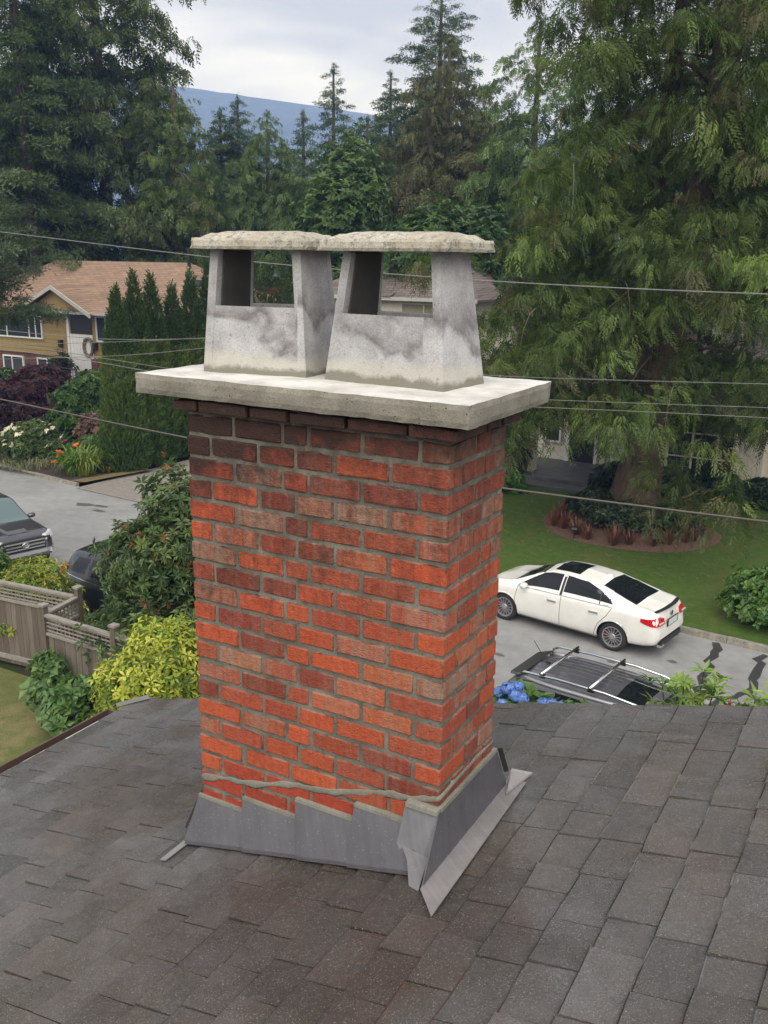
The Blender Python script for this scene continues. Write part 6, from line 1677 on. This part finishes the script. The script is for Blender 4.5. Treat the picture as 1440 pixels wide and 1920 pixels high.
class Car:
    def __init__(s, spec, nx=150):
        s.sp = spec; s.top = smoothf(spec['top'], spec.get('sig', .05)); s.belt = smoothf(spec['belt']); s.bot = smoothf(spec['bot'], .04); s.W = smoothf(spec['W'], .05); s.yr = smoothf(spec['yr'], .05)
        x0, x1 = spec['top'][0][0], spec['top'][-1][0]
        q = np.linspace(0, 1, nx); q = q + 0.06 * np.sin(2 * PI * q) * -0.6; s.xs = x0 + (x1 - x0) * q
        cid = np.arange(8.0)
        C = cid.copy()
        pts = np.stack([s.sec(x) for x in s.xs])       # nx,8,2
        for _ in range(3):
            n = pts.shape[1]
            a = pts[:, :-1] * .75 + pts[:, 1:] * .25; b_ = pts[:, :-1] * .25 + pts[:, 1:] * .75
            new = np.empty((pts.shape[0], 2 * (n - 1), 2)); new[:, 0::2] = a; new[:, 1::2] = b_
            new = np.concatenate([pts[:, :1], new, pts[:, -1:]], 1)
            ca = C[:-1] * .75 + C[1:] * .25; cb = C[:-1] * .25 + C[1:] * .75
            nc = np.empty(2 * (n - 1)); nc[0::2] = ca; nc[1::2] = cb; C = np.concatenate([C[:1], nc, C[-1:]]); pts = new
        s.pts, s.C = pts, C
    def sec(s, x):
        W, zb, zs, zt, yr = s.W(x), s.bot(x), s.belt(x), s.top(x), s.yr(x)
        zs = min(zs, zt - .015); h = zs - zb; u = zt - zs
        return np.array([(W * .80, zb), (W * .97, zb + .10 * h), (W, zb + .5 * h), (W * .985, zs - .14 * h), (W * .945, zs), (yr + (W * .945 - yr) * .10, zs + .84 * u), (yr * .80, zt - .045 * min(1, u / .2)), (0, zt)])
    def side(s, x, z):
        """surface y at (x,z) on the flank"""
        i = int(np.clip(np.searchsorted(s.xs, x), 0, len(s.xs) - 1)); p = s.pts[i]; m_ = s.C < 5.6
        return float(np.interp(z, p[m_][:, 1], p[m_][:, 0]))
    def topz(s, x, y):
        i = int(np.clip(np.searchsorted(s.xs, x), 0, len(s.xs) - 1)); p = s.pts[i]; m_ = s.C > 3.9
        q = p[m_][::-1]; return float(np.interp(abs(y), q[:, 0], q[:, 1]))
    def build(s, name, label, loc, rz, paint, group=None, sides=(1, -1)):
        sp = s.sp; root = empty(name, loc, label, 'car', group, rz)
        nx, nv = s.pts.shape[:2]
        X = np.repeat(s.xs[:, None], nv, 1); Y = s.pts[:, :, 0].copy(); Z = s.pts[:, :, 1].copy(); XX = X.copy()
        # wheel arches: snap vertices to the circle
        for (wx, wr) in sp['arch']:
            dx, dz = XX - wx, Z - sp['wz']; d = np.hypot(dx, dz); cell = .05
            lat = (s.C < 4.2)[None, :] & (np.abs(d - wr) < cell * .6)
            f = np.where(lat, wr / np.maximum(d, 1e-6), 1.0); XX = wx + dx * f; Z = sp['wz'] + dz * f
        # and along the outlines of the side windows
        for (nm, poly, mat, c0, c1) in sp.get('sideglass', []):
            ok = ((s.C > c0 - .25) & (s.C < c1 + .25))[None, :] & np.ones_like(XX, bool)
            best = np.full(XX.shape, 9.0); bx_ = XX.copy(); bz_ = Z.copy()
            for i in range(len(poly)):
                (xa, za), (xb, zb_) = poly[i], poly[(i + 1) % len(poly)]; dx_, dz_ = xb - xa, zb_ - za
                t_ = np.clip(((XX - xa) * dx_ + (Z - za) * dz_) / (dx_ ** 2 + dz_ ** 2), 0, 1); qx, qz = xa + t_ * dx_, za + t_ * dz_
                d_ = np.hypot(XX - qx, Z - qz); u_ = d_ < best; best[u_] = d_[u_]; bx_[u_] = qx[u_]; bz_[u_] = qz[u_]
            mv = ok & (best < .0165)
            for i, j in np.argwhere(mv):
                XX[i, j], Z[i, j] = bx_[i, j], bz_[i, j]; Y[i, j] = s.side(XX[i, j], Z[i, j])
        cx = .25 * (XX[:-1, :-1] + XX[1:, :-1] + XX[:-1, 1:] + XX[1:, 1:]); cz = .25 * (Z[:-1, :-1] + Z[1:, :-1] + Z[:-1, 1:] + Z[1:, 1:]); cy = .25 * (Y[:-1, :-1] + Y[1:, :-1] + Y[:-1, 1:] + Y[1:, 1:])
        cc = .5 * (s.C[:-1] + s.C[1:])[None, :] + 0 * cx
        lab = np.zeros(cx.shape, int)
        names = ['body']; mats = [paint]
        def region(nm, mat, mask):
            names.append(nm); mats.append(mat); lab[mask & (lab >= 0)] = len(names) - 1
        for (nm, poly, mat) in sp.get('flank', []): region(nm, mat, in_poly(cx, cz, poly) & (cc < 4.3))
        for (nm, poly, mat, c0, c1) in sp.get('sideglass', []): region(nm, mat, in_poly(cx, cz, poly) & (cc > c0) & (cc < c1))
        for (nm, poly, mat, c0) in sp.get('topglass', []): region(nm, mat, in_poly(cx, cy, poly) & (cc > c0))
        for (wx, wr) in sp['arch']: lab[(np.hypot(cx - wx, cz - sp['wz']) < wr - .002) & (cc < 4.2)] = -1
        obs = {}
        I = np.arange(nx * nv).reshape(nx, nv)
        q = np.stack([I[:-1, :-1], I[1:, :-1], I[1:, 1:], I[:-1, 1:]], -1)
        VL = np.stack([XX, Y, Z], -1).reshape(-1, 3); VR = VL * [1, -1, 1]
        for li, nm in enumerate(names):
            msk = lab == li
            if not msk.any(): continue
            top_like = nm in ('body', 'windshield', 'rear_window', 'sunroof', 'hood', 'roof_panel')
            F = q[msk]
            groups = [(np.concatenate([VL, VR]), np.concatenate([F, F[:, ::-1] + len(VL)]))] if top_like else [(VL, F), (VR, F[:, ::-1])]
            for V_, F_ in groups:
                use = np.unique(F_); mp_ = np.full(len(V_), -1); mp_[use] = np.arange(len(use))
                o = np_mesh(nm, V_[use], mp_[F_], mats[li], root, smooth=True, local=True)
                bm = bmesh.new(); bm.from_mesh(o.data); bmesh.ops.remove_doubles(bm, verts=bm.verts, dist=.0004); bmesh.ops.recalc_face_normals(bm, faces=bm.faces); bm.to_mesh(o.data); bm.free()
                obs.setdefault(nm, []).append(o)
        body = obs['body'][0]
        # end caps, underside, arch liners
        m = MB()
        for i, rev in ((0, True), (nx - 1, False)):
            ring = [(XX[i, k], Y[i, k], Z[i, k]) for k in range(nv)] + [(XX[i, k], -Y[i, k], Z[i, k]) for k in range(nv - 2, -1, -1)]
            m.add(ring, [tuple(range(len(ring)))])
        m.build('end_panel', paint, body, local=True)
        m = MB(); zf = min(b_[1] for b_ in sp['bot']) + .04
        x0, x1 = s.xs[0] + .15, s.xs[-1] - .15; wi = max(p[1] for p in sp['W']) - .30
        m.bb(x0, x1, -wi, wi, zf, zf + .25)
        for (wx, wr) in sp['arch']:
            m.bb(wx - wr - .02, wx + wr + .02, -wi + .02, wi - .02, zf + .2, sp['wz'] + wr + .02)
        m.build('underbody', M_PLAST, root, local=True)
        s.root = root; s.obs = obs; s.body = body
        for (wx, wr) in sp['arch']:
            for sd in sides: s.wheel(wx, sd, sp)
        return root
    def wheel(s, wx, sd, sp):
        R, rr_, wd = sp['tyre'], sp['rim'], .22
        yo = s.W(wx) - .03; o = (wx, 0, sp['wz'])
        m = MB(); prof = [(rr_, -wd / 2), (R - .03, -wd / 2), (R, -wd / 2 + .03), (R, wd / 2 - .03), (R - .03, wd / 2), (rr_ + .01, wd / 2), (rr_, wd / 2 - .015)]
        m.lathe([(r, sd * (yo - wd / 2 + h)) for r, h in prof], o, 'Y', 32)
        wh = m.build('wheel', M_TYRE, s.root, smooth=True, local=True)
        m = MB(); yf = sd * (yo - .012)
        m.lathe([(rr_ + .004, yf), (rr_ - .022, yf), (rr_ - .03, yf - sd * .05), (rr_ - .03, yf - sd * .14)], o, 'Y', 32)
        ns = sp.get('spokes', 5)
        for k in range(ns):
            a = 2 * PI * k / ns + .1; ca, sa = math.cos(a), math.sin(a); t = sp.get('spw', .03)
            P = []
            for (r, tt, dy) in ((.05, t * .8, .02), (rr_ - .02, t * .55, .006)):
                for sg in (-1, 1):
                    for dd in (0, .03): P.append((wx + ca * r - sa * tt * sg, yf - sd * (dy + dd), sp['wz'] + sa * r + ca * tt * sg))
            m.add(P, [(0, 2, 6, 4), (1, 5, 7, 3), (0, 4, 5, 1), (2, 3, 7, 6), (4, 6, 7, 5)])
        m.lathe([(.07, yf - sd * .025), (.055, yf - sd * .008), (.02, yf - sd * .004), (0, yf - sd * .004)], o, 'Y', 16)
        m.build('rim', M_RIM, wh, local=True)
        m = MB(); m.lathe([(0, yf - sd * .12), (rr_ - .05, yf - sd * .12), (rr_ - .05, yf - sd * .14), (0, yf - sd * .14)], o, 'Y', 24); m.build('brake_disc', simple('brake_disc', (.12, .12, .12), .4, metal=.8), wh, local=True)
        if sp.get('caliper'):
            m = MB(); a0 = sp['caliper']
            for k in range(6):
                a = a0 + (k - 2.5) * .13
                m.box((wx + math.cos(a) * (rr_ - .075), yf - sd * .085, sp['wz'] + math.sin(a) * (rr_ - .075)), (.05, .05, .045), rot=Matrix.Rotation(-a, 3, 'Y'))
            m.build('caliper', simple('red_caliper', (.45, .02, .02), .4), wh, local=True)
    def ribbon(s, pts, wd, name, mat, sd, off=.003, parent=None):
        """thin strip lying on the flank through (x,z) points"""
        P = []
        for i in range(len(pts) - 1):
            n = max(2, int(math.dist(pts[i], pts[i + 1]) / .05))
            for k in range(n): P.append((pts[i][0] + (pts[i + 1][0] - pts[i][0]) * k / n, pts[i][1] + (pts[i + 1][1] - pts[i][1]) * k / n))
        P.append(pts[-1]); V = []
        for i, (x, z) in enumerate(P):
            a, b_ = P[max(i - 1, 0)], P[min(i + 1, len(P) - 1)]; dx, dz = b_[0] - a[0], b_[1] - a[1]; L = math.hypot(dx, dz) + 1e-9; nx_, nz_ = -dz / L * wd / 2, dx / L * wd / 2
            for q in (1, -1):
                xx, zz = x + nx_ * q, z + nz_ * q; V.append((xx, sd * (s.side(xx, zz) + off), zz))
        m = MB(); m.add(V, [(2 * i, 2 * i + 1, 2 * i + 3, 2 * i + 2) for i in range(len(P) - 1)])
        return m.build(name, mat, parent or s.root, local=True)
    def box(s, c, d, name, mat, parent=None, rot=None, rz=0.0):
        m = MB(); m.box(c, d, rz, rot); return m.build(name, mat, parent or s.root, local=True)
    def topstrip(s, pts, wd, name, mat, off=.003, parent=None):
        V = []; n = 14
        (xa, ya), (xb, yb) = pts
        dx, dy = xb - xa, yb - ya; L = math.hypot(dx, dy); px_, py_ = -dy / L * wd / 2, dx / L * wd / 2
        for k in range(n + 1):
            x, y = xa + dx * k / n, ya + dy * k / n
            for q in (1, -1): V.append((x + px_ * q, y + py_ * q, s.topz(x + px_ * q, y + py_ * q) + off))
        m = MB(); m.add(V, [(2 * i, 2 * i + 1, 2 * i + 3, 2 * i + 2) for i in range(n)]); return m.build(name, mat, parent or s.root, local=True)
    def mirror(s, x, z, sd, mat):
        y = s.side(x, z); m = MB()
        m.lathe([(0, 0), (.055, .01), (.078, .06), (.082, .12), (.07, .16), (0, .165)], (0, 0, 0), 'Y', 12)
        V = [(x - .02 + a * 1.0, sd * (y + .03 + b_ * 1.25), z + c * .85) for a, b_, c in m.v]
        mm = MB(); mm.add(V, m.f); o = mm.build('door_mirror', mat, s.root, smooth=True, local=True)
        s.box((x, sd * (y + .02), z - .05), (.06, .10, .03), 'mirror_arm', M_PLAST, o)
        return o
# --- white sedan -------------------------------------------------------
sed = dict(top=[(-2.36, .60), (-2.34, .84), (-2.30, 1.0), (-2.20, 1.055), (-1.82, 1.10), (-1.3, 1.27), (-.85, 1.395), (-.4, 1.44), (.0, 1.445), (.35, 1.42), (.62, 1.33), (1.15, 1.06), (1.28, 1.01), (1.7, .93), (2.0, .83), (2.12, .70), (2.17, .55)],
 belt=[(-2.36, .58), (-2.31, .86), (-2.1, .985), (-1.6, 1.0), (-.5, .965), (.6, .925), (1.2, .905), (1.7, .865), (2.0, .76), (2.17, .5)],
 bot=[(-2.36, .44), (-2.30, .30), (-2.0, .24), (-1.0, .19), (1.0, .19), (1.9, .20), (2.1, .25), (2.17, .34)],
 W=[(-2.36, .64), (-2.32, .74), (-2.2, .82), (-1.8, .875), (-1.2, .89), (0, .885), (1.0, .88), (1.5, .885), (1.85, .83), (2.05, .72), (2.17, .50)],
 yr=[(-2.36, .54), (-2.1, .64), (-1.75, .66), (-1.0, .58), (-.3, .575), (.4, .565), (.8, .60), (1.2, .70), (1.7, .68), (2.0, .58), (2.17, .4)],
 arch=[(-1.38, .365), (1.38, .365)], wz=.325, tyre=.325, rim=.235, spokes=15, spw=.012, caliper=.3,
 flank=[('door', [(-.08, .26), (1.02, .26), (1.06, .60), (1.02, .94), (-.08, 1.0)], P_WHITE), ('door', [(-.10, .26), (-.10, 1.0), (-1.3, 1.02), (-1.22, .80), (-1.02, .56), (-.92, .26)], P_WHITE)],
 sideglass=[('side_window', [(-.02, .975), (1.06, .945), (.80, 1.12), (.50, 1.30), (.30, 1.352), (-.02, 1.372)], G_CAR, 4.15, 5.35), ('rear_side_window', [(-.11, .978), (-.11, 1.370), (-.62, 1.345), (-.95, 1.25), (-1.22, 1.12), (-1.34, 1.01)], G_CAR, 4.15, 5.35)],
 topglass=[('windshield', [(.50, -1), (1.22, -1), (1.22, .66), (.50, .52)], G_CAR, 5.15), ('rear_window', [(-1.76, -1), (-.93, -1), (-.93, .50), (-1.76, .60)], G_CAR, 5.35), ('sunroof', [(-.30, -1), (.32, -1), (.32, .40), (-.30, .40)], G_CAR, 5.5)])
c = Car(sed); SED_RZ = math.radians(170.6)
wsed = c.build('white_sedan', 'pearl white four door sedan with black sunroof parked by the far kerb', (-5.12, 17.53, 0.0), SED_RZ, P_WHITE)
for sd in (1, -1):
    for k, pts in enumerate([[(-.09, .24), (-.09, .96)], [(1.06, .26), (1.09, .60), (1.04, .93)], [(-.93, .26), (-1.03, .56), (-1.23, .80), (-1.33, .99)]]): c.ribbon(pts, .010, 'shut_line', M_SEAM, sd)
    c.ribbon([(1.04, .205), (-1.0, .205)], .05, 'side_skirt', P_WHITE, sd, .018)
    c.ribbon([(-1.30, .985), (-.1, .962), (1.06, .93)], .016, 'belt_trim', M_CHROME, sd, .006)
    c.ribbon([(-.065, .97), (-.065, 1.375)], .06, 'pillar_trim', M_PLAST, sd, .005)
    c.ribbon([(-1.02, .985), (-1.0, 1.20)], .022, 'pillar_trim', M_PLAST, sd, .006)
    for x in (.12, -.92):
        y = c.side(x, .80); c.box((x, sd * (y + .022), .80), (.22, .022, .032), 'door_handle', M_CHROME)
        c.box((x, sd * (y + .004), .795), (.20, .010, .07), 'handle_recess', P_WHITE)
    c.mirror(.86, 1.0, sd, P_WHITE)
    # tail light wraps the corner
    V = []
    for i, x in enumerate(np.linspace(-2.335, -1.98, 9)):
        zt_, zb_ = .905 + .02 * (1 - i / 8), .74 + .09 * (i / 8) ** 1.3
        for z in (zb_, zt_): V.append((x - .006, sd * (c.side(x, z) + .006), z))
    yy0 = c.side(-2.335, .8)
    m = MB(); m.add(V, [(2 * i, 2 * i + 1, 2 * i + 3, 2 * i + 2) for i in range(8)])
    m.hexa([(-2.375, sd * .42, .77), (-2.34, sd * yy0, .745), (-2.30, sd * yy0, .745), (-2.30, sd * .42, .77)], [(-2.345, sd * .45, .90), (-2.335, sd * (yy0 + .012), .915), (-2.28, sd * yy0, .915), (-2.28, sd * .45, .90)])
    tl = m.build('tail_light', M_RED, wsed, local=True)
    c.box((-2.365, sd * .58, .815), (.03, .20, .025), 'light_strip', M_CLEAR, tl)
    c.box((-2.33, sd * .46, .27), (.10, .16, .055), 'exhaust_tip', M_CHROME)
    c.box((2.10, sd * .58, .62), (.10, .30, .12), 'headlight', M_CLEAR, rz=-sd * .5)
c.box((-2.33, 0, .335), (.07, 1.0, .12), 'diffuser', M_PLAST)
lp = c.box((-2.372, 0, .735), (.012, .46, .13), 'licence_plate', simple('plate_white', (.5, .5, .52), .5)); c.box((-2.365, 0, .735), (.014, .56, .17), 'plate_recess', M_PLAST, lp)
m = MB(); m.lathe([(0, -.006), (.052, -.006), (.058, 0), (.052, .006), (0, .006)], (-2.335, 0, .90), 'X', 16); m.build('badge', M_CHROME, wsed, local=True)
V = []
for k in range(15):
    y = -.60 + 1.2 * k / 14; x = -2.30 + .10 * (abs(y) / .6) ** 2; z = c.topz(-2.2, y)
    V += [(x + .07, y, z + .004), (x - .045, y, z + .032), (x - .04, y, z + .006)]
m = MB(); m.add(V, [(3 * i + a, 3 * i + (a + 1) % 3, 3 * i + 3 + (a + 1) % 3, 3 * i + 3 + a) for i in range(14) for a in range(3)]); m.build('spoiler', M_PLAST, wsed, local=True)
c.box((-.86, 0, c.topz(-.86, 0) + .018), (.12, .04, .04), 'roof_antenna', P_WHITE)
c.topstrip([(-2.18, -.58), (-1.80, -.60)], .006, 'shut_line', M_SEAM); c.topstrip([(-2.18, .58), (-1.80, .60)], .006, 'shut_line', M_SEAM)
c.topstrip([(1.24, -.70), (2.0, -.55)], .008, 'shut_line', M_SEAM); c.topstrip([(1.24, .70), (2.0, .55)], .008, 'shut_line', M_SEAM)
# --- SUVs ---------------------------------------------------------------
def suv_spec(h=1.70, dz=0.0):
    return dict(top=[(-2.20, .70), (-2.17, 1.05), (-2.10, 1.30), (-1.86, h - .10), (-1.70, h - .04), (-1.0, h + .01), (-.2, h), (.35, h - .05), (.62, h - .14), (1.30, 1.16), (1.5, 1.08), (2.0, .98), (2.25, .86), (2.33, .62)],
     belt=[(-2.20, .68), (-2.1, 1.05), (-1.0, 1.03), (.6, .98), (1.3, .98), (2.0, .88), (2.33, .55)], bot=[(-2.20, .50), (-2.1, .36), (-1, .28), (1, .28), (2.1, .32), (2.33, .42)],
     W=[(-2.20, .70), (-2.1, .82), (-1.7, .90), (0, .92), (1.4, .91), (1.9, .86), (2.2, .72), (2.33, .52)], yr=[(-2.20, .50), (-1.9, .62), (-1.0, .66), (.3, .65), (.8, .68), (1.3, .74), (2.0, .68), (2.33, .4)],
     arch=[(-1.32, .40), (1.32, .40)], wz=.35, tyre=.35, rim=.24, spokes=5, spw=.04,
     sideglass=[('side_window', [(-.05, 1.05), (1.05, 1.02), (.55, 1.40), (.2, 1.53), (-.05, 1.55)], G_CAR, 4.15, 5.3), ('rear_side_window', [(-.13, 1.05), (-.13, 1.55), (-1.0, 1.55), (-1.15, 1.06)], G_CAR, 4.15, 5.3), ('quarter_window', [(-1.25, 1.08), (-1.1, 1.53), (-1.55, 1.50), (-1.85, 1.15)], G_CAR, 4.15, 5.3)],
     topglass=[('windshield', [(.50, -1), (1.30, -1), (1.30, .72), (.50, .58)], G_CAR, 5.15), ('rear_window', [(-2.12, -1), (-1.90, -1), (-1.90, .60), (-2.12, .62)], G_CAR, 5.3), ('sunroof', [(-.12, -1), (.36, -1), (.36, .42), (-.12, .42)], G_CAR, 5.5)])
c = Car(suv_spec(1.70), 110); SIL = math.radians(-6.5)
ssuv = c.build('grey_suv', 'slate grey SUV with roof rack and black sunroof just beyond the roof edge', (-2.12, 11.36, 0), SIL, P_GREY)
for sd in (1, -1):
    V = [(x, sd * .635, z) for x, z in [(-1.72, 1.66), (-1.6, 1.735), (-1.0, 1.765), (-.2, 1.765), (.30, 1.72), (.50, 1.645)]]
    m = MB(); m.tube(V, [.018, .024, .026, .026, .024, .018], 8); m.build('roof_rail', M_CHROME, ssuv, smooth=True, local=True)
    V = [(x, sd * .60, c.topz(x, .60) + .002) for x in np.linspace(-1.75, .45, 18)]; m = MB(); m.tube(V, .03, 6); m.build('rail_base', P_GREY, ssuv, smooth=True, local=True)
    for x in (-1.28, -.44): c.box((x, sd * .63, 1.755), (.10, .05, .07), 'rack_foot', M_PLAST)
    V = [(x, sd * (c.side(x, 1.60) + .0), 1.615) for x in np.linspace(-1.7, .4, 12)]; m = MB(); m.tube(V, .035, 6); m.build('drip_trim_sheen', M_SILV, ssuv, smooth=True, local=True)  # thick silver trim that paints the sky's reflection along the roof side
    c.mirror(.78, 1.08, sd, P_GREY)
    c.ribbon([(-.09, .36), (-.09, 1.05)], .012, 'shut_line', M_SEAM, sd)
    c.box((-2.08, sd * .74, 1.05), (.12, .12, .35), 'tail_light', M_RED)
    c.ribbon([(-.09, 1.05), (-.09, 1.56)], .07, 'pillar_trim', M_PLAST, sd, .004)
for x in (-1.28, -.44):
    m = MB(); m.tube([(x, -.69, 1.80), (x, .69, 1.80)], .026, 8); m.build('cross_bar', M_CHROME, ssuv, smooth=True, local=True)
for k in range(7):
    y = -.42 + .14 * k; m = MB(); V = []
    for x in np.linspace(-1.62, -.22, 10):
        z = c.topz(x, y)
        V += [(x, y - .010, z - .004), (x, y - .006, z + .007), (x, y + .006, z + .007), (x, y + .010, z - .004)]
    m.add(V, [(4 * i + a, 4 * i + a + 1, 4 * i + 5 + a, 4 * i + 4 + a) for i in range(9) for a in range(3)]); m.build('roof_rib', P_GREY, ssuv, local=True)
m = MB(); m.hexa([(-1.92, -.52, 1.575), (-1.70, -.62, 1.64), (-1.70, .62, 1.64), (-1.92, .52, 1.575)], [(-1.93, -.48, 1.605), (-1.66, -.60, 1.675), (-1.66, .60, 1.675), (-1.93, .48, 1.605)]); m.build('rear_spoiler', P_CHAR, ssuv, local=True)
quick('aerial', M_PLAST, ssuv, 'tube', [(-1.50, .0, 1.69), (-1.78, .0, 2.02)], .006, 5, local=True)
c.box((-1.49, 0, 1.70), (.07, .04, .025), 'aerial_base', M_PLAST)
c = Car(suv_spec(1.72), 80)
bsuv = c.build('black_suv', 'blue black SUV whose rear corner shows left of the big rhododendron', (-13.45, 12.36, 0), math.radians(-5.5), P_NAVY)
for sd in (1, -1):
    V = []
    for i, x in enumerate(np.linspace(-2.14, -1.90, 6)):
        for z in (.92, 1.22): V.append((x - .004, sd * (c.side(x, z) + .008), z))
    m = MB(); m.add(V, [(2 * i, 2 * i + 1, 2 * i + 3, 2 * i + 2) for i in range(5)]); m.hexa([(-2.19, sd * .60, .93), (-2.12, sd * .80, .93), (-2.08, sd * .78, .93), (-2.1, sd * .6, .93)], [(-2.15, sd * .60, 1.22), (-2.11, sd * .78, 1.22), (-2.05, sd * .75, 1.22), (-2.05, sd * .6, 1.22)])
    m.build('tail_light', M_RED, bsuv, local=True)
    c.ribbon([(-1.95, 1.09), (-1.2, 1.04), (1.0, 1.0)], .014, 'belt_trim', M_CHROME, sd, .005)
    c.ribbon([(-.09, .36), (-.09, 1.05)], .012, 'shut_line', M_SEAM, sd); c.mirror(.78, 1.08, sd, P_NAVY)
c.box((-2.16, 0, .56), (.12, 1.5, .16), 'bumper', M_PLAST)
off = dict(top=[(-2.46, .75), (-2.42, 1.2), (-2.25, 1.70), (-2.05, 1.78), (-.8, 1.80), (.1, 1.77), (.35, 1.72), (1.02, 1.22), (1.2, 1.185), (1.9, 1.13), (2.15, 1.05), (2.24, .92), (2.27, .70)],
 belt=[(-2.46, .72), (-2.3, 1.12), (-1, 1.12), (.8, 1.09), (1.2, 1.10), (1.9, 1.05), (2.18, .92), (2.27, .6)], bot=[(-2.46, .55), (-2.3, .42), (-1, .38), (1, .38), (2.0, .42), (2.27, .50)],
 W=[(-2.46, .80), (-2.3, .90), (-1.6, .955), (0, .94), (1.4, .96), (1.85, .93), (2.15, .84), (2.27, .74)], yr=[(-2.46, .66), (-1.9, .70), (.0, .69), (.5, .72), (1.05, .80), (1.9, .76), (2.27, .62)],
 arch=[(-1.395, .44), (1.395, .44)], wz=.39, tyre=.39, rim=.23, spokes=6, spw=.035,
 sideglass=[('side_window', [(-.10, 1.13), (.92, 1.12), (.45, 1.48), (.18, 1.63), (-.10, 1.65)], G_LIGHT, 4.15, 5.3), ('rear_side_window', [(-.18, 1.13), (-.18, 1.65), (-1.1, 1.65), (-1.25, 1.14)], G_CAR, 4.15, 5.3)],
 topglass=[('windshield', [(.30, -1), (1.03, -1), (1.03, .78), (.30, .62)], G_LIGHT, 5.15)])
c = Car(off, 100); OFF_RZ = math.radians(-13)
osuv = c.build('charcoal_suv', 'charcoal off road SUV with chrome barred grille at the left edge of the street', (-20.72, 13.62, 0), OFF_RZ, P_CHAR)
fx = 2.275
for sd in (1, -1):
    m = MB(); m.hexa([(2.10, sd * .88, .93), (2.275, sd * .60, .90), (2.22, sd * .50, .92), (2.0, sd * .86, .95)], [(1.98, sd * .89, 1.06), (2.235, sd * .62, 1.02), (2.15, sd * .55, 1.03), (1.9, sd * .84, 1.07)]); hl = m.build('headlight', M_CLEAR, osuv, local=True)
    c.box((2.235, sd * .66, .965), (.08, .12, .06), 'lamp_shroud', M_PLAST, hl, rz=-sd * .5)
    c.box((2.24, sd * .68, .60), (.08, .14, .09), 'fog_lamp', M_CLEAR, rz=-sd * .4)
    c.mirror(.72, 1.18, sd, P_CHAR)
    c.ribbon([(.88, .45), (.90, 1.08)], .012, 'shut_line', M_SEAM, sd); c.ribbon([(-.14, .42), (-.14, 1.12)], .012, 'shut_line', M_SEAM, sd)
    c.topstrip([(1.06, sd * .74), (2.10, sd * .62)], .010, 'shut_line', M_SEAM)
m = MB(); m.hexa([(fx + .005, -.56, .70), (fx + .005, .56, .70), (fx - .1, .56, .70), (fx - .1, -.56, .70)], [(fx - .03, -.60, 1.0), (fx - .03, .60, 1.0), (fx - .12, .60, 1.0), (fx - .12, -.60, 1.0)]); gr = m.build('grille', M_PLAST, osuv, local=True)
c.box((fx + .012, 0, .86), (.05, 1.08, .05), 'grille_bar', M_CHROME, gr); c.box((fx - .0, 0, .94), (.05, 1.08, .022), 'grille_bar', M_SILV, gr); c.box((fx + .022, 0, .775), (.05, 1.04, .022), 'grille_bar', M_SILV, gr)
m = MB()
def ell(cx_, cz_, a, b_, n=20): return [(fx + .052, cx_ + a * math.cos(2 * PI * k / n), cz_ + b_ * math.sin(2 * PI * k / n)) for k in range(n + 1)]
for e in ((0, .87, .095, .066), (0, .87, .036, .062), (0, .893, .062, .026)): m.tube(ell(*e), .009, 5, False)
m.build('emblem', M_CHROME, gr, smooth=True, local=True)
m = MB(); m.hexa([(2.10, -.86, .54), (2.33, -.62, .50), (2.33, .62, .50), (2.10, .86, .54)], [(2.08, -.88, .70), (2.30, -.60, .675), (2.30, .60, .675), (2.08, .88, .70)]); bp = m.build('bumper', P_CHAR, osuv, local=True)
m = MB(); m.hexa([(2.26, -.74, .60), (2.345, -.56, .60), (2.345, .56, .60), (2.26, .74, .60)], [(2.25, -.74, .68), (2.335, -.56, .69), (2.335, .56, .69), (2.25, .74, .68)]); m.build('bumper_trim', M_SILV, bp, local=True)
c.box((2.31, 0, .48), (.08, 1.1, .10), 'air_intake', M_PLAST, bp)
m = MB(); m.hexa([(1.15, -.30, 1.175), (1.95, -.27, 1.12), (1.95, .27, 1.12), (1.15, .30, 1.175)], [(1.20, -.26, 1.235), (1.80, -.24, 1.185), (1.80, .24, 1.185), (1.20, .26, 1.235)]); m.build('hood_scoop', P_CHAR, osuv, local=True)

# ------------------------------------------------------------------ haze: the damp air of an overcast day, right out to the mountain
hm = bpy.data.materials.new('damp_air'); hm.use_nodes = True; ht_ = hm.node_tree; ht_.nodes.clear()
ho = ht_.nodes.new('ShaderNodeOutputMaterial'); hv = ht_.nodes.new('ShaderNodeVolumePrincipled')
hv.inputs['Color'].default_value = (.26, .45, 1.0, 1); hv.inputs['Absorption Color'].default_value = (1, 1, 1, 1); hv.inputs['Density'].default_value = 0.00050; hv.inputs['Anisotropy'].default_value = 0.0
ht_.links.new(hv.outputs[0], ho.inputs['Volume'])
m = MB(); m.bb(-2420, 1720, -420, 2320, -1.2, 305); o = m.build('haze', hm); tag(o, kind='stuff')
